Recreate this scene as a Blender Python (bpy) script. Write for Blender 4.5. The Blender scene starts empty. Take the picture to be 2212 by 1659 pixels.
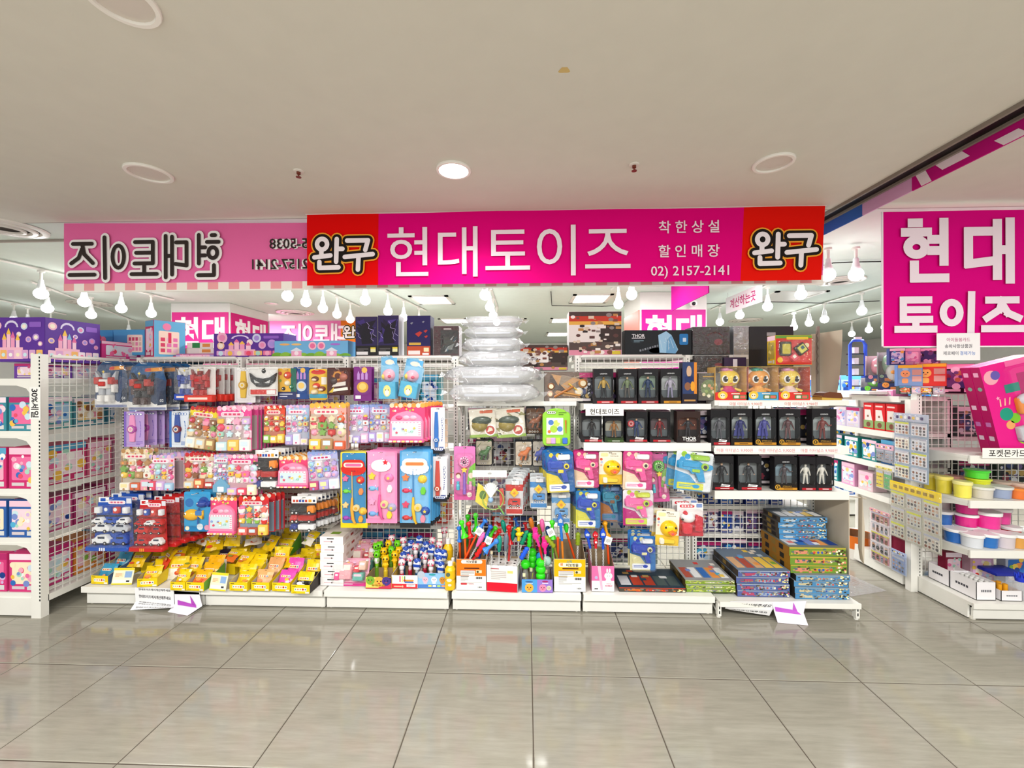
import bpy, math, random
from mathutils import Matrix, Vector
R = random.Random(7)
SC = bpy.context.scene
COL = SC.collection
# ---------------------------------------------------------------- camera, world, light, exposure
F, CX, CY, HC, YAW, ROLL = 894.0, 1106.0, 826.0, 1.643, 0.0356, 0.0025
def rot(d):
    c, s = math.cos(ROLL), math.sin(ROLL); x, y, z = c*d[0]+s*d[2], d[1], -s*d[0]+c*d[2]
    c, s = math.cos(YAW), math.sin(YAW); return Vector((c*x-s*y, s*x+c*y, z))
cd = bpy.data.cameras.new('camera'); cam = bpy.data.objects.new('camera', cd); COL.objects.link(cam)
cd.sensor_width = 36; cd.lens = 36*F/2212; cd.shift_y = -3.5/2212; cd.clip_start = .05; cd.clip_end = 60
_r, _u, _b = rot((1, 0, 0)), rot((0, 0, 1)), -rot((0, 1, 0))
cam.matrix_world = Matrix(((_r.x, _u.x, _b.x, 0), (_r.y, _u.y, _b.y, 0), (_r.z, _u.z, _b.z, HC), (0, 0, 0, 1)))
SC.camera = cam
w = bpy.data.worlds.new('world'); SC.world = w; w.use_nodes = True
w.node_tree.nodes['Background'].inputs[0].default_value = (.99, 1, .97, 1)
w.node_tree.nodes['Background'].inputs[1].default_value = 0.62
SC.view_settings.view_transform = 'Standard'; SC.view_settings.look = 'None'
SC.view_settings.exposure = 0.68; SC.view_settings.gamma = 1; SC.view_settings.use_curve_mapping = False
SC.cycles.use_denoising = True
SC.cycles.transparent_max_bounces = 24; SC.cycles.max_bounces = 6; SC.cycles.diffuse_bounces = 3
SC.cycles.sample_clamp_indirect = 4; SC.cycles.caustics_reflective = False; SC.cycles.caustics_refractive = False
def area(name, x, y, z, sx, sy, p, col=(1, 1, 1), aim=None):
    l = bpy.data.lights.new(name, 'AREA'); l.shape = 'RECTANGLE'; l.size = sx; l.size_y = sy; l.energy = p; l.color = col
    o = bpy.data.objects.new(name, l); COL.objects.link(o); o.location = (x, y, z)
    if aim: o.rotation_euler = (Vector(aim)-Vector((x, y, z))).to_track_quat('-Z', 'Y').to_euler()
    return o
for x in (-3.4, -1.1, 1.2, 3.5):                      # the corridor's ceiling light panels, behind the photographer
    area('corridor_light', x, -.5, 2.84, 1.2, .6, 68, (1, .99, .95))
for x, y in ((-4.6, 4.6), (-2.0, 4.7), (.6, 4.7), (3.0, 4.6), (5, 4.2), (-5.2, 7.2), (-1.6, 7.4), (1.6, 7.4), (4.8, 7.2)):   # rows of shop lights over the aisles
    area('shop_light', x, y, 2.83, 1.3, .5, 50, (.98, 1, .97))

# ---------------------------------------------------------------- helpers
def ray(px, py): return rot(((px-CX)/F, 1.0, -(py-CY)/F))
def P(px, py, Y):
    d = ray(px, py); t = Y/d.y; return Vector((d.x*t, Y, HC+d.z*t))
def PZ(px, py, z):
    d = ray(px, py); t = (z-HC)/d.z; return Vector((d.x*t, d.y*t, z))
def PXp(px, py, X):
    d = ray(px, py); t = X/d.x; return Vector((X, d.y*t, HC+d.z*t))
def C(h, a=1.0):
    if not isinstance(h, str): return h
    o = []
    for i in (0, 2, 4):
        v = int(h[i:i+2], 16)/255; o.append(v/12.92 if v <= .04045 else ((v+.055)/1.055)**2.4)
    return (o[0], o[1], o[2], a)
def nodes(name):
    m = bpy.data.materials.new(name); m.use_nodes = True
    return m, m.node_tree.nodes, m.node_tree.links, m.node_tree.nodes['Principled BSDF']
def mat(name, col, rough=.5, metal=0, spec=.5, bump=0, bscale=200):
    m, n, l, b = nodes(name)
    b.inputs['Roughness'].default_value = rough; b.inputs['Metallic'].default_value = metal
    b.inputs['Specular IOR Level'].default_value = spec
    if col is None:
        a = n.new('ShaderNodeVertexColor'); a.layer_name = 'Col'; l.new(a.outputs[0], b.inputs['Base Color'])
    else:
        tc = n.new('ShaderNodeTexCoord'); nz = n.new('ShaderNodeTexNoise'); nz.inputs['Scale'].default_value = 9
        l.new(tc.outputs['Object'], nz.inputs['Vector'])
        mx = n.new('ShaderNodeMix'); mx.data_type = 'RGBA'; c = C(col)
        mx.inputs[6].default_value = c; mx.inputs[7].default_value = tuple(v*.93 for v in c[:3])+(1,)
        l.new(nz.outputs[0], mx.inputs[0]); l.new(mx.outputs[2], b.inputs['Base Color'])
    if bump:
        tc = n.new('ShaderNodeTexCoord'); nz = n.new('ShaderNodeTexNoise'); nz.inputs['Scale'].default_value = bscale
        l.new(tc.outputs['Object'], nz.inputs['Vector'])
        bp = n.new('ShaderNodeBump'); bp.inputs['Strength'].default_value = bump; bp.inputs['Distance'].default_value = .01
        l.new(nz.outputs[0], bp.inputs['Height']); l.new(bp.outputs[0], b.inputs['Normal'])
    return m
def film(name, haze=0.0, tint=(1, 1, 1, 1), gloss=.10, bump=.25, bscale=18, rough=.12):
    m, n, l, b = nodes(name); out = n['Material Output']
    n.remove(b)
    t = n.new('ShaderNodeBsdfTransparent'); t.inputs[0].default_value = tint
    g = n.new('ShaderNodeBsdfGlossy'); g.inputs['Roughness'].default_value = rough
    lw = n.new('ShaderNodeLayerWeight'); lw.inputs[0].default_value = .25
    mr = n.new('ShaderNodeMapRange'); mr.inputs[3].default_value = gloss*.45; mr.inputs[4].default_value = min(1, gloss*4)
    l.new(lw.outputs['Facing'], mr.inputs[0])
    tc = n.new('ShaderNodeTexCoord'); nz = n.new('ShaderNodeTexNoise'); nz.inputs['Scale'].default_value = bscale; nz.inputs['Detail'].default_value = 3
    l.new(tc.outputs['Object'], nz.inputs['Vector'])
    bp = n.new('ShaderNodeBump'); bp.inputs['Strength'].default_value = bump; bp.inputs['Distance'].default_value = .03
    l.new(nz.outputs[0], bp.inputs['Height']); l.new(bp.outputs[0], g.inputs['Normal']); l.new(bp.outputs[0], lw.inputs['Normal'])
    base = t
    if haze:
        d = n.new('ShaderNodeBsdfDiffuse'); d.inputs[0].default_value = (.9, .91, .96, 1)
        mh = n.new('ShaderNodeMixShader'); mh.inputs[0].default_value = haze
        l.new(t.outputs[0], mh.inputs[1]); l.new(d.outputs[0], mh.inputs[2]); base = mh
    mx = n.new('ShaderNodeMixShader'); l.new(mr.outputs[0], mx.inputs[0])
    l.new(base.outputs[0], mx.inputs[1]); l.new(g.outputs[0], mx.inputs[2]); l.new(mx.outputs[0], out.inputs[0])
    return m
def emit(name, col, s):
    m, n, l, b = nodes(name); b.inputs['Base Color'].default_value = C(col)
    b.inputs['Emission Color'].default_value = C(col); b.inputs['Emission Strength'].default_value = s
    return m
MP = mat('printed_paper', None, .45, spec=.22); MG = mat('coloured_plastic', None, .24, spec=.4); MW = mat('white_steel', 'f1efe8', .38)
MF = mat('banner_fabric', None, .75, spec=.08, bump=.05, bscale=400); MX = mat('matte_black', '101012', .6)
MK = film('clear_blister', gloss=.05, bump=.12, bscale=30); MB = film('poly_bag', .28, gloss=.15, bump=.55, bscale=22)
MT = film('frosted_tub', .12, gloss=.08, bump=0); MFOIL = film('shrink_wrap', .012, gloss=.1, bump=.8, bscale=26)
MCB = mat('cardboard', 'c4b7a4', .8); MCH = mat('wire_steel', 'dcdad4', .3, .5)
MBU = emit('lit_bulb', 'ffffff', 9); MPA = emit('light_panel', 'f6fffb', 2.2); MDL = emit('lit_downlight', 'fffdf4', 7)

class M:
    """collects coloured polygons; front faces look along -y, z is up"""
    def __init__(s): s.v = []; s.f = []; s.c = []; s.s = []
    def poly(s, pts, col, sm=False):
        b = len(s.v); s.v += [tuple(p) for p in pts]; s.f.append(tuple(range(b, b+len(pts)))); s.c.append(C(col)); s.s.append(sm)
    def mesh(s, vs, fs, col, sm=False):
        b = len(s.v); s.v += [tuple(p) for p in vs]; c = C(col)
        for f in fs: s.f.append(tuple(i+b for i in f)); s.c.append(c); s.s.append(sm)
    def box(s, x0, x1, y0, y1, z0, z1, col, cols=None):
        vs = [(x0,y0,z0),(x1,y0,z0),(x1,y1,z0),(x0,y1,z0),(x0,y0,z1),(x1,y0,z1),(x1,y1,z1),(x0,y1,z1)]
        fs = [(0,1,5,4),(1,2,6,5),(2,3,7,6),(3,0,4,7),(4,5,6,7),(3,2,1,0)]      # front right back left top bottom
        if not cols: s.mesh(vs, fs, col)
        else:
            for f, k in zip(fs, cols): s.mesh([vs[i] for i in f], [(0,1,2,3)], k or col)
    def rect(s, x0, z0, x1, z1, y, col): s.poly([(x0,y,z0),(x1,y,z0),(x1,y,z1),(x0,y,z1)], col)
    def flat(s, out, y, col): s.poly([(p[0], y, p[1]) for p in out], col)
    def disc(s, cx, cz, r, y, col, n=14, rz=None): s.flat(ell(cx, cz, r, rz or r, n), y, col)
    def prism(s, out, y0, y1, col, inset=0.0, side=None):
        """outline in xz from back y1 to front y0, the front face inset for a soft edge"""
        n = len(out); cx = sum(p[0] for p in out)/n; cz = sum(p[1] for p in out)/n
        hw = max(abs(p[0]-cx) for p in out) or 1; hh = max(abs(p[1]-cz) for p in out) or 1
        ins = lambda p, k: (cx+(p[0]-cx)*(1-k/hw), cz+(p[1]-cz)*(1-k/hh))
        rings = [[(p[0], y1, p[1]) for p in out]]
        if inset:
            ym = y0+min(inset, (y1-y0)*.8)
            rings.append([(p[0], ym, p[1]) for p in out])
            q = [ins(p, inset) for p in out]; rings.append([(p[0], y0, p[1]) for p in q])
        else: rings.append([(p[0], y0, p[1]) for p in out])
        vs = [p for r in rings for p in r]; fs = []
        for k in range(len(rings)-1):
            for i in range(n):
                j = (i+1) % n; fs.append((k*n+j, k*n+i, (k+1)*n+i, (k+1)*n+j))
        s.mesh(vs, fs, side or col, bool(inset)); s.poly(rings[-1], col)
    def dome(s, cx, cz, rx, rz, y, d, col, n=12):
        pts = []; K = 3
        for k in range(K):
            a = k*math.pi/2/K; pts += [(cx+rx*math.cos(a)*math.cos(t), y-d*math.sin(a), cz+rz*math.cos(a)*math.sin(t)) for t in [2*math.pi*i/n for i in range(n)]]
        pts.append((cx, y-d, cz)); fs = []
        for k in range(K-1):
            for i in range(n): j = (i+1) % n; fs.append((k*n+i, k*n+j, (k+1)*n+j, (k+1)*n+i))
        fs += [((K-1)*n+i, (K-1)*n+(i+1) % n, K*n) for i in range(n)]
        s.mesh(pts, fs, col, True)
    def lathe(s, prof, col, cx=0, cy=0, n=14, cols=None, cap=True):
        vs = []; L = len(prof)
        for r, z in prof: vs += [(cx+r*math.cos(2*math.pi*i/n), cy+r*math.sin(2*math.pi*i/n), z) for i in range(n)]
        for k in range(L-1):
            b = len(s.v); s.v += vs[k*n:(k+2)*n]; c = C(cols[k] if cols else col)
            for i in range(n): j = (i+1) % n; s.f.append((b+i, b+j, b+n+j, b+n+i)); s.c.append(c); s.s.append(True)
        if cap:
            if prof[-1][0] > 1e-5: s.poly(vs[-n:], cols[-1] if cols else col)
            if prof[0][0] > 1e-5: s.poly(vs[:n][::-1], cols[0] if cols else col)
    def ball(s, c, r, col, n=10, m=6):
        if not isinstance(r, tuple): r = (r, r, r)
        vs = [(c[0], c[1], c[2]-r[2])]
        for k in range(1, m):
            a = -math.pi/2+math.pi*k/m
            vs += [(c[0]+r[0]*math.cos(a)*math.cos(2*math.pi*i/n), c[1]+r[1]*math.cos(a)*math.sin(2*math.pi*i/n), c[2]+r[2]*math.sin(a)) for i in range(n)]
        vs.append((c[0], c[1], c[2]+r[2])); fs = []
        for i in range(n):
            j = (i+1) % n; fs.append((0, 1+j, 1+i)); fs.append((len(vs)-1, 1+(m-2)*n+i, 1+(m-2)*n+j))
            for k in range(m-2): fs.append((1+k*n+i, 1+k*n+j, 1+(k+1)*n+j, 1+(k+1)*n+i))
        s.mesh(vs, fs, col, True)
    def tube(s, pts, r, col, n=6, rs=None, cap=True):
        pts = [Vector(p) for p in pts]; vs = []; L = len(pts)
        for k, p in enumerate(pts):
            d = (pts[min(k+1, L-1)]-pts[max(k-1, 0)]).normalized()
            a = d.cross(Vector((0, 0, 1)) if abs(d.z) < .9 else Vector((0, 1, 0))).normalized(); b = d.cross(a)
            rr = rs[k] if rs else r
            vs += [p+(a*math.cos(2*math.pi*i/n)+b*math.sin(2*math.pi*i/n))*rr for i in range(n)]
        fs = []
        for k in range(L-1):
            for i in range(n): j = (i+1) % n; fs.append((k*n+j, k*n+i, (k+1)*n+i, (k+1)*n+j))
        s.mesh(vs, fs, col, n > 4)
        if cap: s.poly(vs[:n], col); s.poly(vs[-n:][::-1], col)
    def add(s, o, mtx=None):
        b = len(s.v)
        s.v += [tuple(mtx @ Vector(p)) for p in o.v] if mtx else o.v
        s.f += [tuple(i+b for i in f) for f in o.f]; s.c += o.c; s.s += o.s
        return s
    def text(s, t, cx, cz, h, y, col, off=0.0, maxw=None, flip=False, al='C'):
        vs, fs, (x0, x1, z0, z1) = glyphs(t, off)
        k = h/(z1-z0); kx = k
        if maxw and (x1-x0)*k > maxw: kx = maxw/(x1-x0)
        mx = (x0+x1)/2 if al == 'C' else x0; sg = -1 if flip else 1
        s.mesh([(cx+sg*(p[0]-mx)*kx, y, cz+(p[1]-(z0+z1)/2)*k) for p in vs], fs, col)
_gl = {}
def glyphs(t, off):
    if (t, off) not in _gl:
        c = bpy.data.curves.new('lettering', 'FONT'); c.body = t; c.resolution_u = 4 if len(t) < 8 else 2; c.offset = off
        o = bpy.data.objects.new('lettering', c); me = o.to_mesh()
        vs = [tuple(v.co) for v in me.vertices]; fs = [tuple(p.vertices) for p in me.polygons]
        o.to_mesh_clear(); bpy.data.objects.remove(o); bpy.data.curves.remove(c)
        xs = [v[0] for v in vs] or [0, 1]; zs = [v[1] for v in vs] or [0, 1]
        _gl[(t, off)] = (vs, fs, (min(xs), max(xs), min(zs), max(zs)))
    return _gl[(t, off)]
def ell(cx, cz, rx, rz, n=14, a0=0): return [(cx+rx*math.cos(a0+2*math.pi*i/n), cz+rz*math.sin(a0+2*math.pi*i/n)) for i in range(n)]
def rr(x0, z0, x1, z1, r, n=3):
    r = min(r, (x1-x0)/2, (z1-z0)/2); o = []
    for cx, cz, a in ((x1-r, z0+r, -90), (x1-r, z1-r, 0), (x0+r, z1-r, 90), (x0+r, z0+r, 180)):
        for i in range(n+1):
            t = math.radians(a+90*i/n); o.append((cx+r*math.cos(t), cz+r*math.sin(t)))
    return o
def star(cx, cz, r, k=.5, n=5, a0=math.pi/2): return [(cx+(r if i % 2 == 0 else r*k)*math.cos(a0+math.pi*i/n), cz+(r if i % 2 == 0 else r*k)*math.sin(a0+math.pi*i/n)) for i in range(2*n)]
def obj(name, m, material, parent=None, loc=None, rz=0):
    me = bpy.data.meshes.new(name); me.from_pydata(m.v, [], m.f)
    cols = []
    for f, c in zip(m.f, m.c): cols += list(c)*len(f)
    a = me.color_attributes.new('Col', 'FLOAT_COLOR', 'CORNER'); a.data.foreach_set('color', cols)
    me.polygons.foreach_set('use_smooth', m.s); me.materials.append(material)
    o = bpy.data.objects.new(name, me); COL.objects.link(o)
    if parent: o.parent = parent
    if loc is not None: o.location = loc
    o.rotation_euler.z = rz
    return o
def tag(o, label, cat, group=None):
    o['label'] = label; o['category'] = cat
    if group: o['group'] = group
    return o
def struct(name, m, material, parent=None):
    o = obj(name, m, material, parent)
    if parent is None: o['kind'] = 'structure'
    return o
def thing(name, label, cat, loc=(0, 0, 0), rz=0, group=None, rx=0, ry=0):
    o = bpy.data.objects.new(name, None); COL.objects.link(o); o.empty_display_size = .03
    o.location = loc; o.rotation_euler = (rx, ry, rz); return tag(o, label, cat, group)
def dup(root, loc=None, label=None, group=None, rz=None, skip=()):
    r = root.copy(); COL.objects.link(r)
    if loc is not None: r.location = loc
    if rz is not None: r.rotation_euler.z = rz
    if label: r['label'] = label
    if group: r['group'] = group
    for ch in root.children:
        if ch.name.split('.')[0] in skip: continue
        c = ch.copy(); COL.objects.link(c); c.parent = r
        for g in ch.children: d = g.copy(); COL.objects.link(d); d.parent = c
    return r
ORD = ['first', 'second', 'third', 'fourth', 'fifth', 'sixth', 'seventh', 'eighth', 'ninth', 'tenth', 'eleventh', 'twelfth', 'thirteenth', 'fourteenth', 'fifteenth', 'sixteenth']
# ---------------------------------------------------------------- the room
TILE, ZC = .6, 2.86
def TX(i): return (i-3.957)*TILE
def TY(j): return (j+2.879)*TILE
def tile_mat():
    m, n, l, b = nodes('polished_tile'); b.inputs['Roughness'].default_value = .1; b.inputs['Specular IOR Level'].default_value = .55
    g = n.new('ShaderNodeNewGeometry'); mp = n.new('ShaderNodeMapping'); mp.inputs['Scale'].default_value = (3, 30, 1)
    l.new(g.outputs['Position'], mp.inputs[0])
    nz = n.new('ShaderNodeTexNoise'); nz.inputs['Scale'].default_value = 1.6; nz.inputs['Detail'].default_value = 7; nz.inputs['Roughness'].default_value = .65
    l.new(mp.outputs[0], nz.inputs['Vector'])
    oi = n.new('ShaderNodeObjectInfo'); 
    cr = n.new('ShaderNodeValToRGB'); cr.color_ramp.elements[0].position = .3; cr.color_ramp.elements[0].color = C('8b877b')
    cr.color_ramp.elements[1].position = .72; cr.color_ramp.elements[1].color = C('9d998c'); l.new(nz.outputs[0], cr.inputs[0])
    hs = n.new('ShaderNodeHueSaturation'); mr = n.new('ShaderNodeMapRange'); mr.inputs[3].default_value = .96; mr.inputs[4].default_value = 1.04
    l.new(oi.outputs['Random'], mr.inputs[0]); l.new(mr.outputs[0], hs.inputs['Value']); l.new(cr.outputs[0], hs.inputs['Color'])
    l.new(hs.outputs[0], b.inputs['Base Color'])
    n2 = n.new('ShaderNodeTexNoise'); n2.inputs['Scale'].default_value = 5; l.new(g.outputs['Position'], n2.inputs['Vector'])
    m2 = n.new('ShaderNodeMapRange'); m2.inputs[3].default_value = .05; m2.inputs[4].default_value = .13; l.new(n2.outputs[0], m2.inputs[0]); l.new(m2.outputs[0], b.inputs['Roughness'])
    return m
MTILE = tile_mat(); MGR = mat('grout', '4d443a', .8); MFL = mat('floor_screed', 'aea69a', .3)
m = M(); tx0, tx1, ty0, ty1 = TX(-6), TX(13), TY(-3), TY(8)
m.box(tx0, tx1, ty0, ty1, -.05, -.0025, 'ffffff'); fl = struct('floor', m, MGR)
m = M()
for a, b_, c, d in ((-10, 10, -1.6, ty0), (-10, 10, ty1, 13), (-10, tx0, ty0, ty1), (tx1, 10, ty0, ty1)): m.box(a, b_, c, d, -.05, 0, 'ffffff')
struct('border', m, MFL, fl)
m = M(); g = .0024
m.mesh([(-.3+g,-.3+g,-.0025),(.3-g,-.3+g,-.0025),(.3-g,.3-g,-.0025),(-.3+g,.3-g,-.0025),(-.297+g,-.297+g,0),(.297-g,-.297+g,0),(.297-g,.297-g,0),(-.297+g,.297-g,0)],
       [(0,1,5,4),(1,2,6,5),(2,3,7,6),(3,0,4,7),(4,5,6,7)], 'ffffff')
t0 = None
for i in range(-6, 13):
    for j in range(-3, 8):
        if j >= 4 and i < 5: continue
        if t0 is None: t0 = o = obj('tile', m, MTILE, fl)
        else: o = t0.copy(); COL.objects.link(o)
        o.location = (TX(i)+.3, TY(j)+.3, 0)
m = M(); m.box(-10, 10, ty0, ty1, -.06, -.05, 'ffffff')
for i in range(-6, 5): m.box(TX(i), TX(i+1), TY(4), ty1, -.0025, -.001, 'ffffff')
struct('under_shelf_floor', m, MFL, fl)
MCE = mat('ceiling_paint', 'dddacf', .85, bump=.04, bscale=600); MCI = mat('shop_ceiling_paint', 'dfeae2', .8)
MWL = mat('wall_paint', 'eceae6', .8)
m = M(); m.box(-10, 10, -1.6, 3.0, ZC, ZC+.1, 'ffffff'); ce = struct('ceiling', m, MCE)
m = M(); m.box(-10, 10, 3.012, 13.1, ZC+.004, ZC+.1, 'ffffff'); struct('ceiling_inner', m, MCI)
m = M(); m.box(-10, 10, 12.9, 13, 0, ZC, 'ffffff'); struct('wall_back', m, MWL)
m = M(); m.box(-10, -9.9, -1.6, 13, 0, ZC, 'ffffff'); struct('wall_left', m, MWL)
m = M(); m.box(9.9, 10, -1.6, 13, 0, ZC, 'ffffff'); struct('wall_right', m, MWL)
m = M(); m.box(-10, 10, 3.0, 3.012, ZC+.0, ZC+.012, 'ffffff'); m.box(-10, -3.45, 3.36, 3.385, ZC-.012, ZC+.01, 'ffffff'); struct('trim_1', m, mat('joint_trim', 'a79d93', .7))
# fire shutter slot along the depth on the right, a rolled banner tied under its far edge
XS = P(2212, 245, 1).x/1  # direction only
xs = (ZC-HC)/((826-245)/(2212-1138))
m = M(); m.box(xs-.085, xs, -1.0, 5.2, ZC-.004, ZC+.002, '0a0908')
m.box(xs-.1, xs-.085, -1.0, 5.2, ZC-.02, ZC, '8b8379'); m.box(xs, xs+.015, -1.0, 5.2, ZC-.02, ZC, '8b8379'); struct('trim_2', m, MP)
m = M(); L = 40
for k in range(L):
    a, b_ = .9+k*.06, .9+(k+1)*.06; c = 'c3187f' if k < 27 else ('d9a8cf' if k < 33 else '3d63b0')
    zb = ZC-.095; m.box(xs+.02, xs+.03, a, b_, zb, ZC-.005, c)
ro = obj('rolled_banner', m, MF); tag(ro, 'narrow folded magenta banner tied along the black shutter slot', 'banner')
m = M()
for k, (a, b_, z0, z1) in enumerate(((1.0,1.12,.0,.6),(1.14,1.2,.3,1),(1.3,1.5,.0,.35),(1.62,1.68,0,1),(1.7,1.82,.5,.95),(1.95,2.05,0,.5),(2.2,2.34,.35,.9),(2.4,2.46,0,1))):
    m.poly([(xs+.019, b_, ZC-.095+z0*.09), (xs+.019, a, ZC-.095+z0*.09), (xs+.019, a+.04, ZC-.095+z1*.088), (xs+.019, b_+.04, ZC-.095+z1*.088)], 'f4e6ee')
obj('lettering', m, MF, ro)
# ceiling fittings
def ring(m, r0, r1, z0, z1, col, n=28): m.lathe([(r1, z1), (r1, z0+.004), (r1*.97, z0), (r0*1.02, z0), (r0, z0+.006), (r0, z1)], col, n=n, cap=False)
def downlight(px, py, lit, label, r=.1):
    p = PZ(px, py, ZC); t = thing('ceiling_light', label, 'ceiling light', p)
    m = M(); ring(m, r*.82, r, -.012, 0, 'f6f2ec'); obj('rim', m, MG, t)
    m = M(); m.lathe([(r*.83, -.003), (r*.5, -.004), (0, -.004)], 'ffffff' if lit else 'd8cfc6', n=28, cap=False); obj('lens', m, MDL if lit else MG, t)
    return p
p = downlight(980, 366, True, 'bright lit round downlight in the beige ceiling above the red banner')
l = bpy.data.lights.new('downlight_glow', 'SPOT'); l.energy = 60; l.spot_size = 2.6; l.spot_blend = 1; l.shadow_soft_size = .08
o = bpy.data.objects.new('downlight_glow', l); COL.objects.link(o); o.location = (p.x, p.y, ZC-.03)
downlight(322, 373, False, 'unlit round white cover in the ceiling above the pale pink banner', .115)
downlight(1671, 351, False, 'unlit round white cover in the ceiling near the black shutter slot', .105)
downlight(262, -2, False, 'round white ceiling cover cut off by the top of the frame', .1)
downlight(586, 655, False, 'small round white cover in the shop ceiling above the purple castle box', .09)
def sprinkler(px, py, label):
    p = PZ(px, py, ZC); t = thing('sprinkler_head', label, 'sprinkler', p)
    m = M(); m.lathe([(.028, 0), (.026, -.006), (.012, -.008)], 'e8e2da', cap=False); obj('plate', m, MP, t)
    m = M(); m.lathe([(.011, 0), (.011, -.02), (.004, -.022), (.004, -.034), (.015, -.035), (.015, -.038)], '7c3b2c', n=10); obj('nozzle', m, MG, t)
sprinkler(645, 369, 'small brown sprinkler head in the ceiling above the pink and red banners')
sprinkler(1370, 355, 'small brown sprinkler head in the ceiling above the magenta banner')
p = PZ(1219, 151, ZC); m = M(); m.flat([(p.x+.02*math.cos(a)*(1+.3*math.sin(3*a)), p.y+.02*math.sin(a)*(1+.3*math.cos(2*a))) for a in [k*.4 for k in range(16)]], 0, 'd3b878')
m.v = [(v[0], v[2], ZC-.0006) for v in m.v]; o = obj('stain', m, MP, ce)
def diffuser(px, py, r, label):
    p = PZ(px, py, ZC); t = thing('air_diffuser', label, 'air vent', p)
    for k, (a, z) in enumerate(((1, -.012), (.74, -.02), (.48, -.026))):
        m = M(); m.lathe([(r*a, z+.012), (r*a*.98, z), (r*a*.82, z-.002), (r*a*.74, z+.014)], 'e6e0d8', n=26, cap=False); obj('cone_ring', m, MG, t)
    m = M(); m.lathe([(r*.95, -.001), (0, -.001)], '3c3530', n=26, cap=False); obj('throat', m, MP, t)
diffuser(10, 490, .24, 'large round air diffuser at the left edge left of the pale pink banner')
diffuser(638, 675, .3, 'round air diffuser in the shop ceiling above the mirrored pink sign')
diffuser(195, 655, .26, 'round air diffuser between the hanging bulbs left of the column signs')
diffuser(1815, 606, .25, 'round air diffuser beside the right end of the red banner')
diffuser(1610, 692, .3, 'round air diffuser above the black boxes on the shelf top')
def panel_light(px, py, sx, sy, lit, label):
    p = PZ(px, py, ZC); t = thing('ceiling_panel_light', label, 'ceiling light', p)
    m = M(); a, b_ = sx/2, sy/2
    for x0, x1, y0, y1 in ((-a, a, -b_, -b_+.05), (-a, a, b_-.05, b_), (-a, -a+.05, -b_, b_), (a-.05, a, -b_, b_)): m.box(x0, x1, y0, y1, -.012, .006, 'f3f3ee')
    obj('frame', m, MW, t)
    if lit:
        for i in range(4):
            for j in range(2):
                m = M(); w_, h_ = (sx-.1)/4, (sy-.1)/2; m.box(-a+.05+i*w_+.008, -a+.05+(i+1)*w_-.008, -b_+.05+j*h_+.008, -b_+.05+(j+1)*h_-.008, -.008, -.003, 'ffffff'); obj('cell', m, MPA, t)
    else: m = M(); m.box(-a+.05, a-.05, -b_+.05, b_-.05, -.004, 0, 'e4e6e1'); obj('cover', m, MW, t)
panel_light(935, 648, .56, .62, True, 'lit square panel light in the shop ceiling left of the centre bulbs')
panel_light(1275, 645, .56, .62, True, 'lit square panel light in the shop ceiling right of the centre bulbs')
panel_light(983, 693, .56, .6, True, 'lit panel light farther back above the red toy box')
panel_light(1110, 692, .5, .5, False, 'blank square ceiling hatch beyond the stacked bagged trays')
panel_light(1215, 692, .5, .6, True, 'lit panel light far back behind the brown armour box')
panel_light(1205, 722, .6, .8, True, 'farthest lit panel light seen above the car box')
panel_light(1700, 640, .7, .7, False, 'white ceiling panel among bulbs above the yellow toy boxes')
# ceiling tracks and bare bulbs
def onz(px, py, z=2.6): return PZ(px, py, z)
TR = [[(621,637),(661,650),(697.5,664),(728,677),(756.6,688)], [(789,646),(838,670)], [(1047.5,635),(1058,661),(1065,679),(1073,694)],
      [(88.6,632),(182,650),(262,664),(326.6,675)], [(102.5,664),(197,678),(278,717)], [(1364.6,634),(1336,655)],
      [(1730,634),(1658,660),(1598,679),(1555,694)], [(1849,590),(1789,591)], [(1861.6,670),(1781,688),(1748,696),(1715,705)], [(1912,705),(1877,711),(1840,720)], [(30,690),(60,697),(110,704)], [(838,671),(872,684),(905,697)]]
nm = 0; bulbs = []
for k, tr in enumerate(TR):
    a, b_ = onz(*tr[0]), onz(*tr[-1]); d = (b_-a); e = d.normalized()*.35
    p0, p1 = a-e, b_+e; p0.z = p1.z = ZC-.015
    m = M(); m.tube([p0, p1], .014, 'f0efea', n=4)
    if k not in (7,): o = obj('lamp_track', m, MW); tag(o, f'white ceiling track rail carrying the bulbs near the {["pink lettered sign", "dark battle toy boxes", "centre of the shop ceiling", "end of the pale pink banner", "purple castle box at the edge", "far panel lights", "cashier sign", "x", "brown cardboard sheet", "magenta wall banner", "wall at the frame edge", "red and blue toy box"][k]}', 'ceiling track')
    for q in tr: bulbs.append((q, k))
bulbs.sort(key=lambda t: t[0][0]); proto = None
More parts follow.
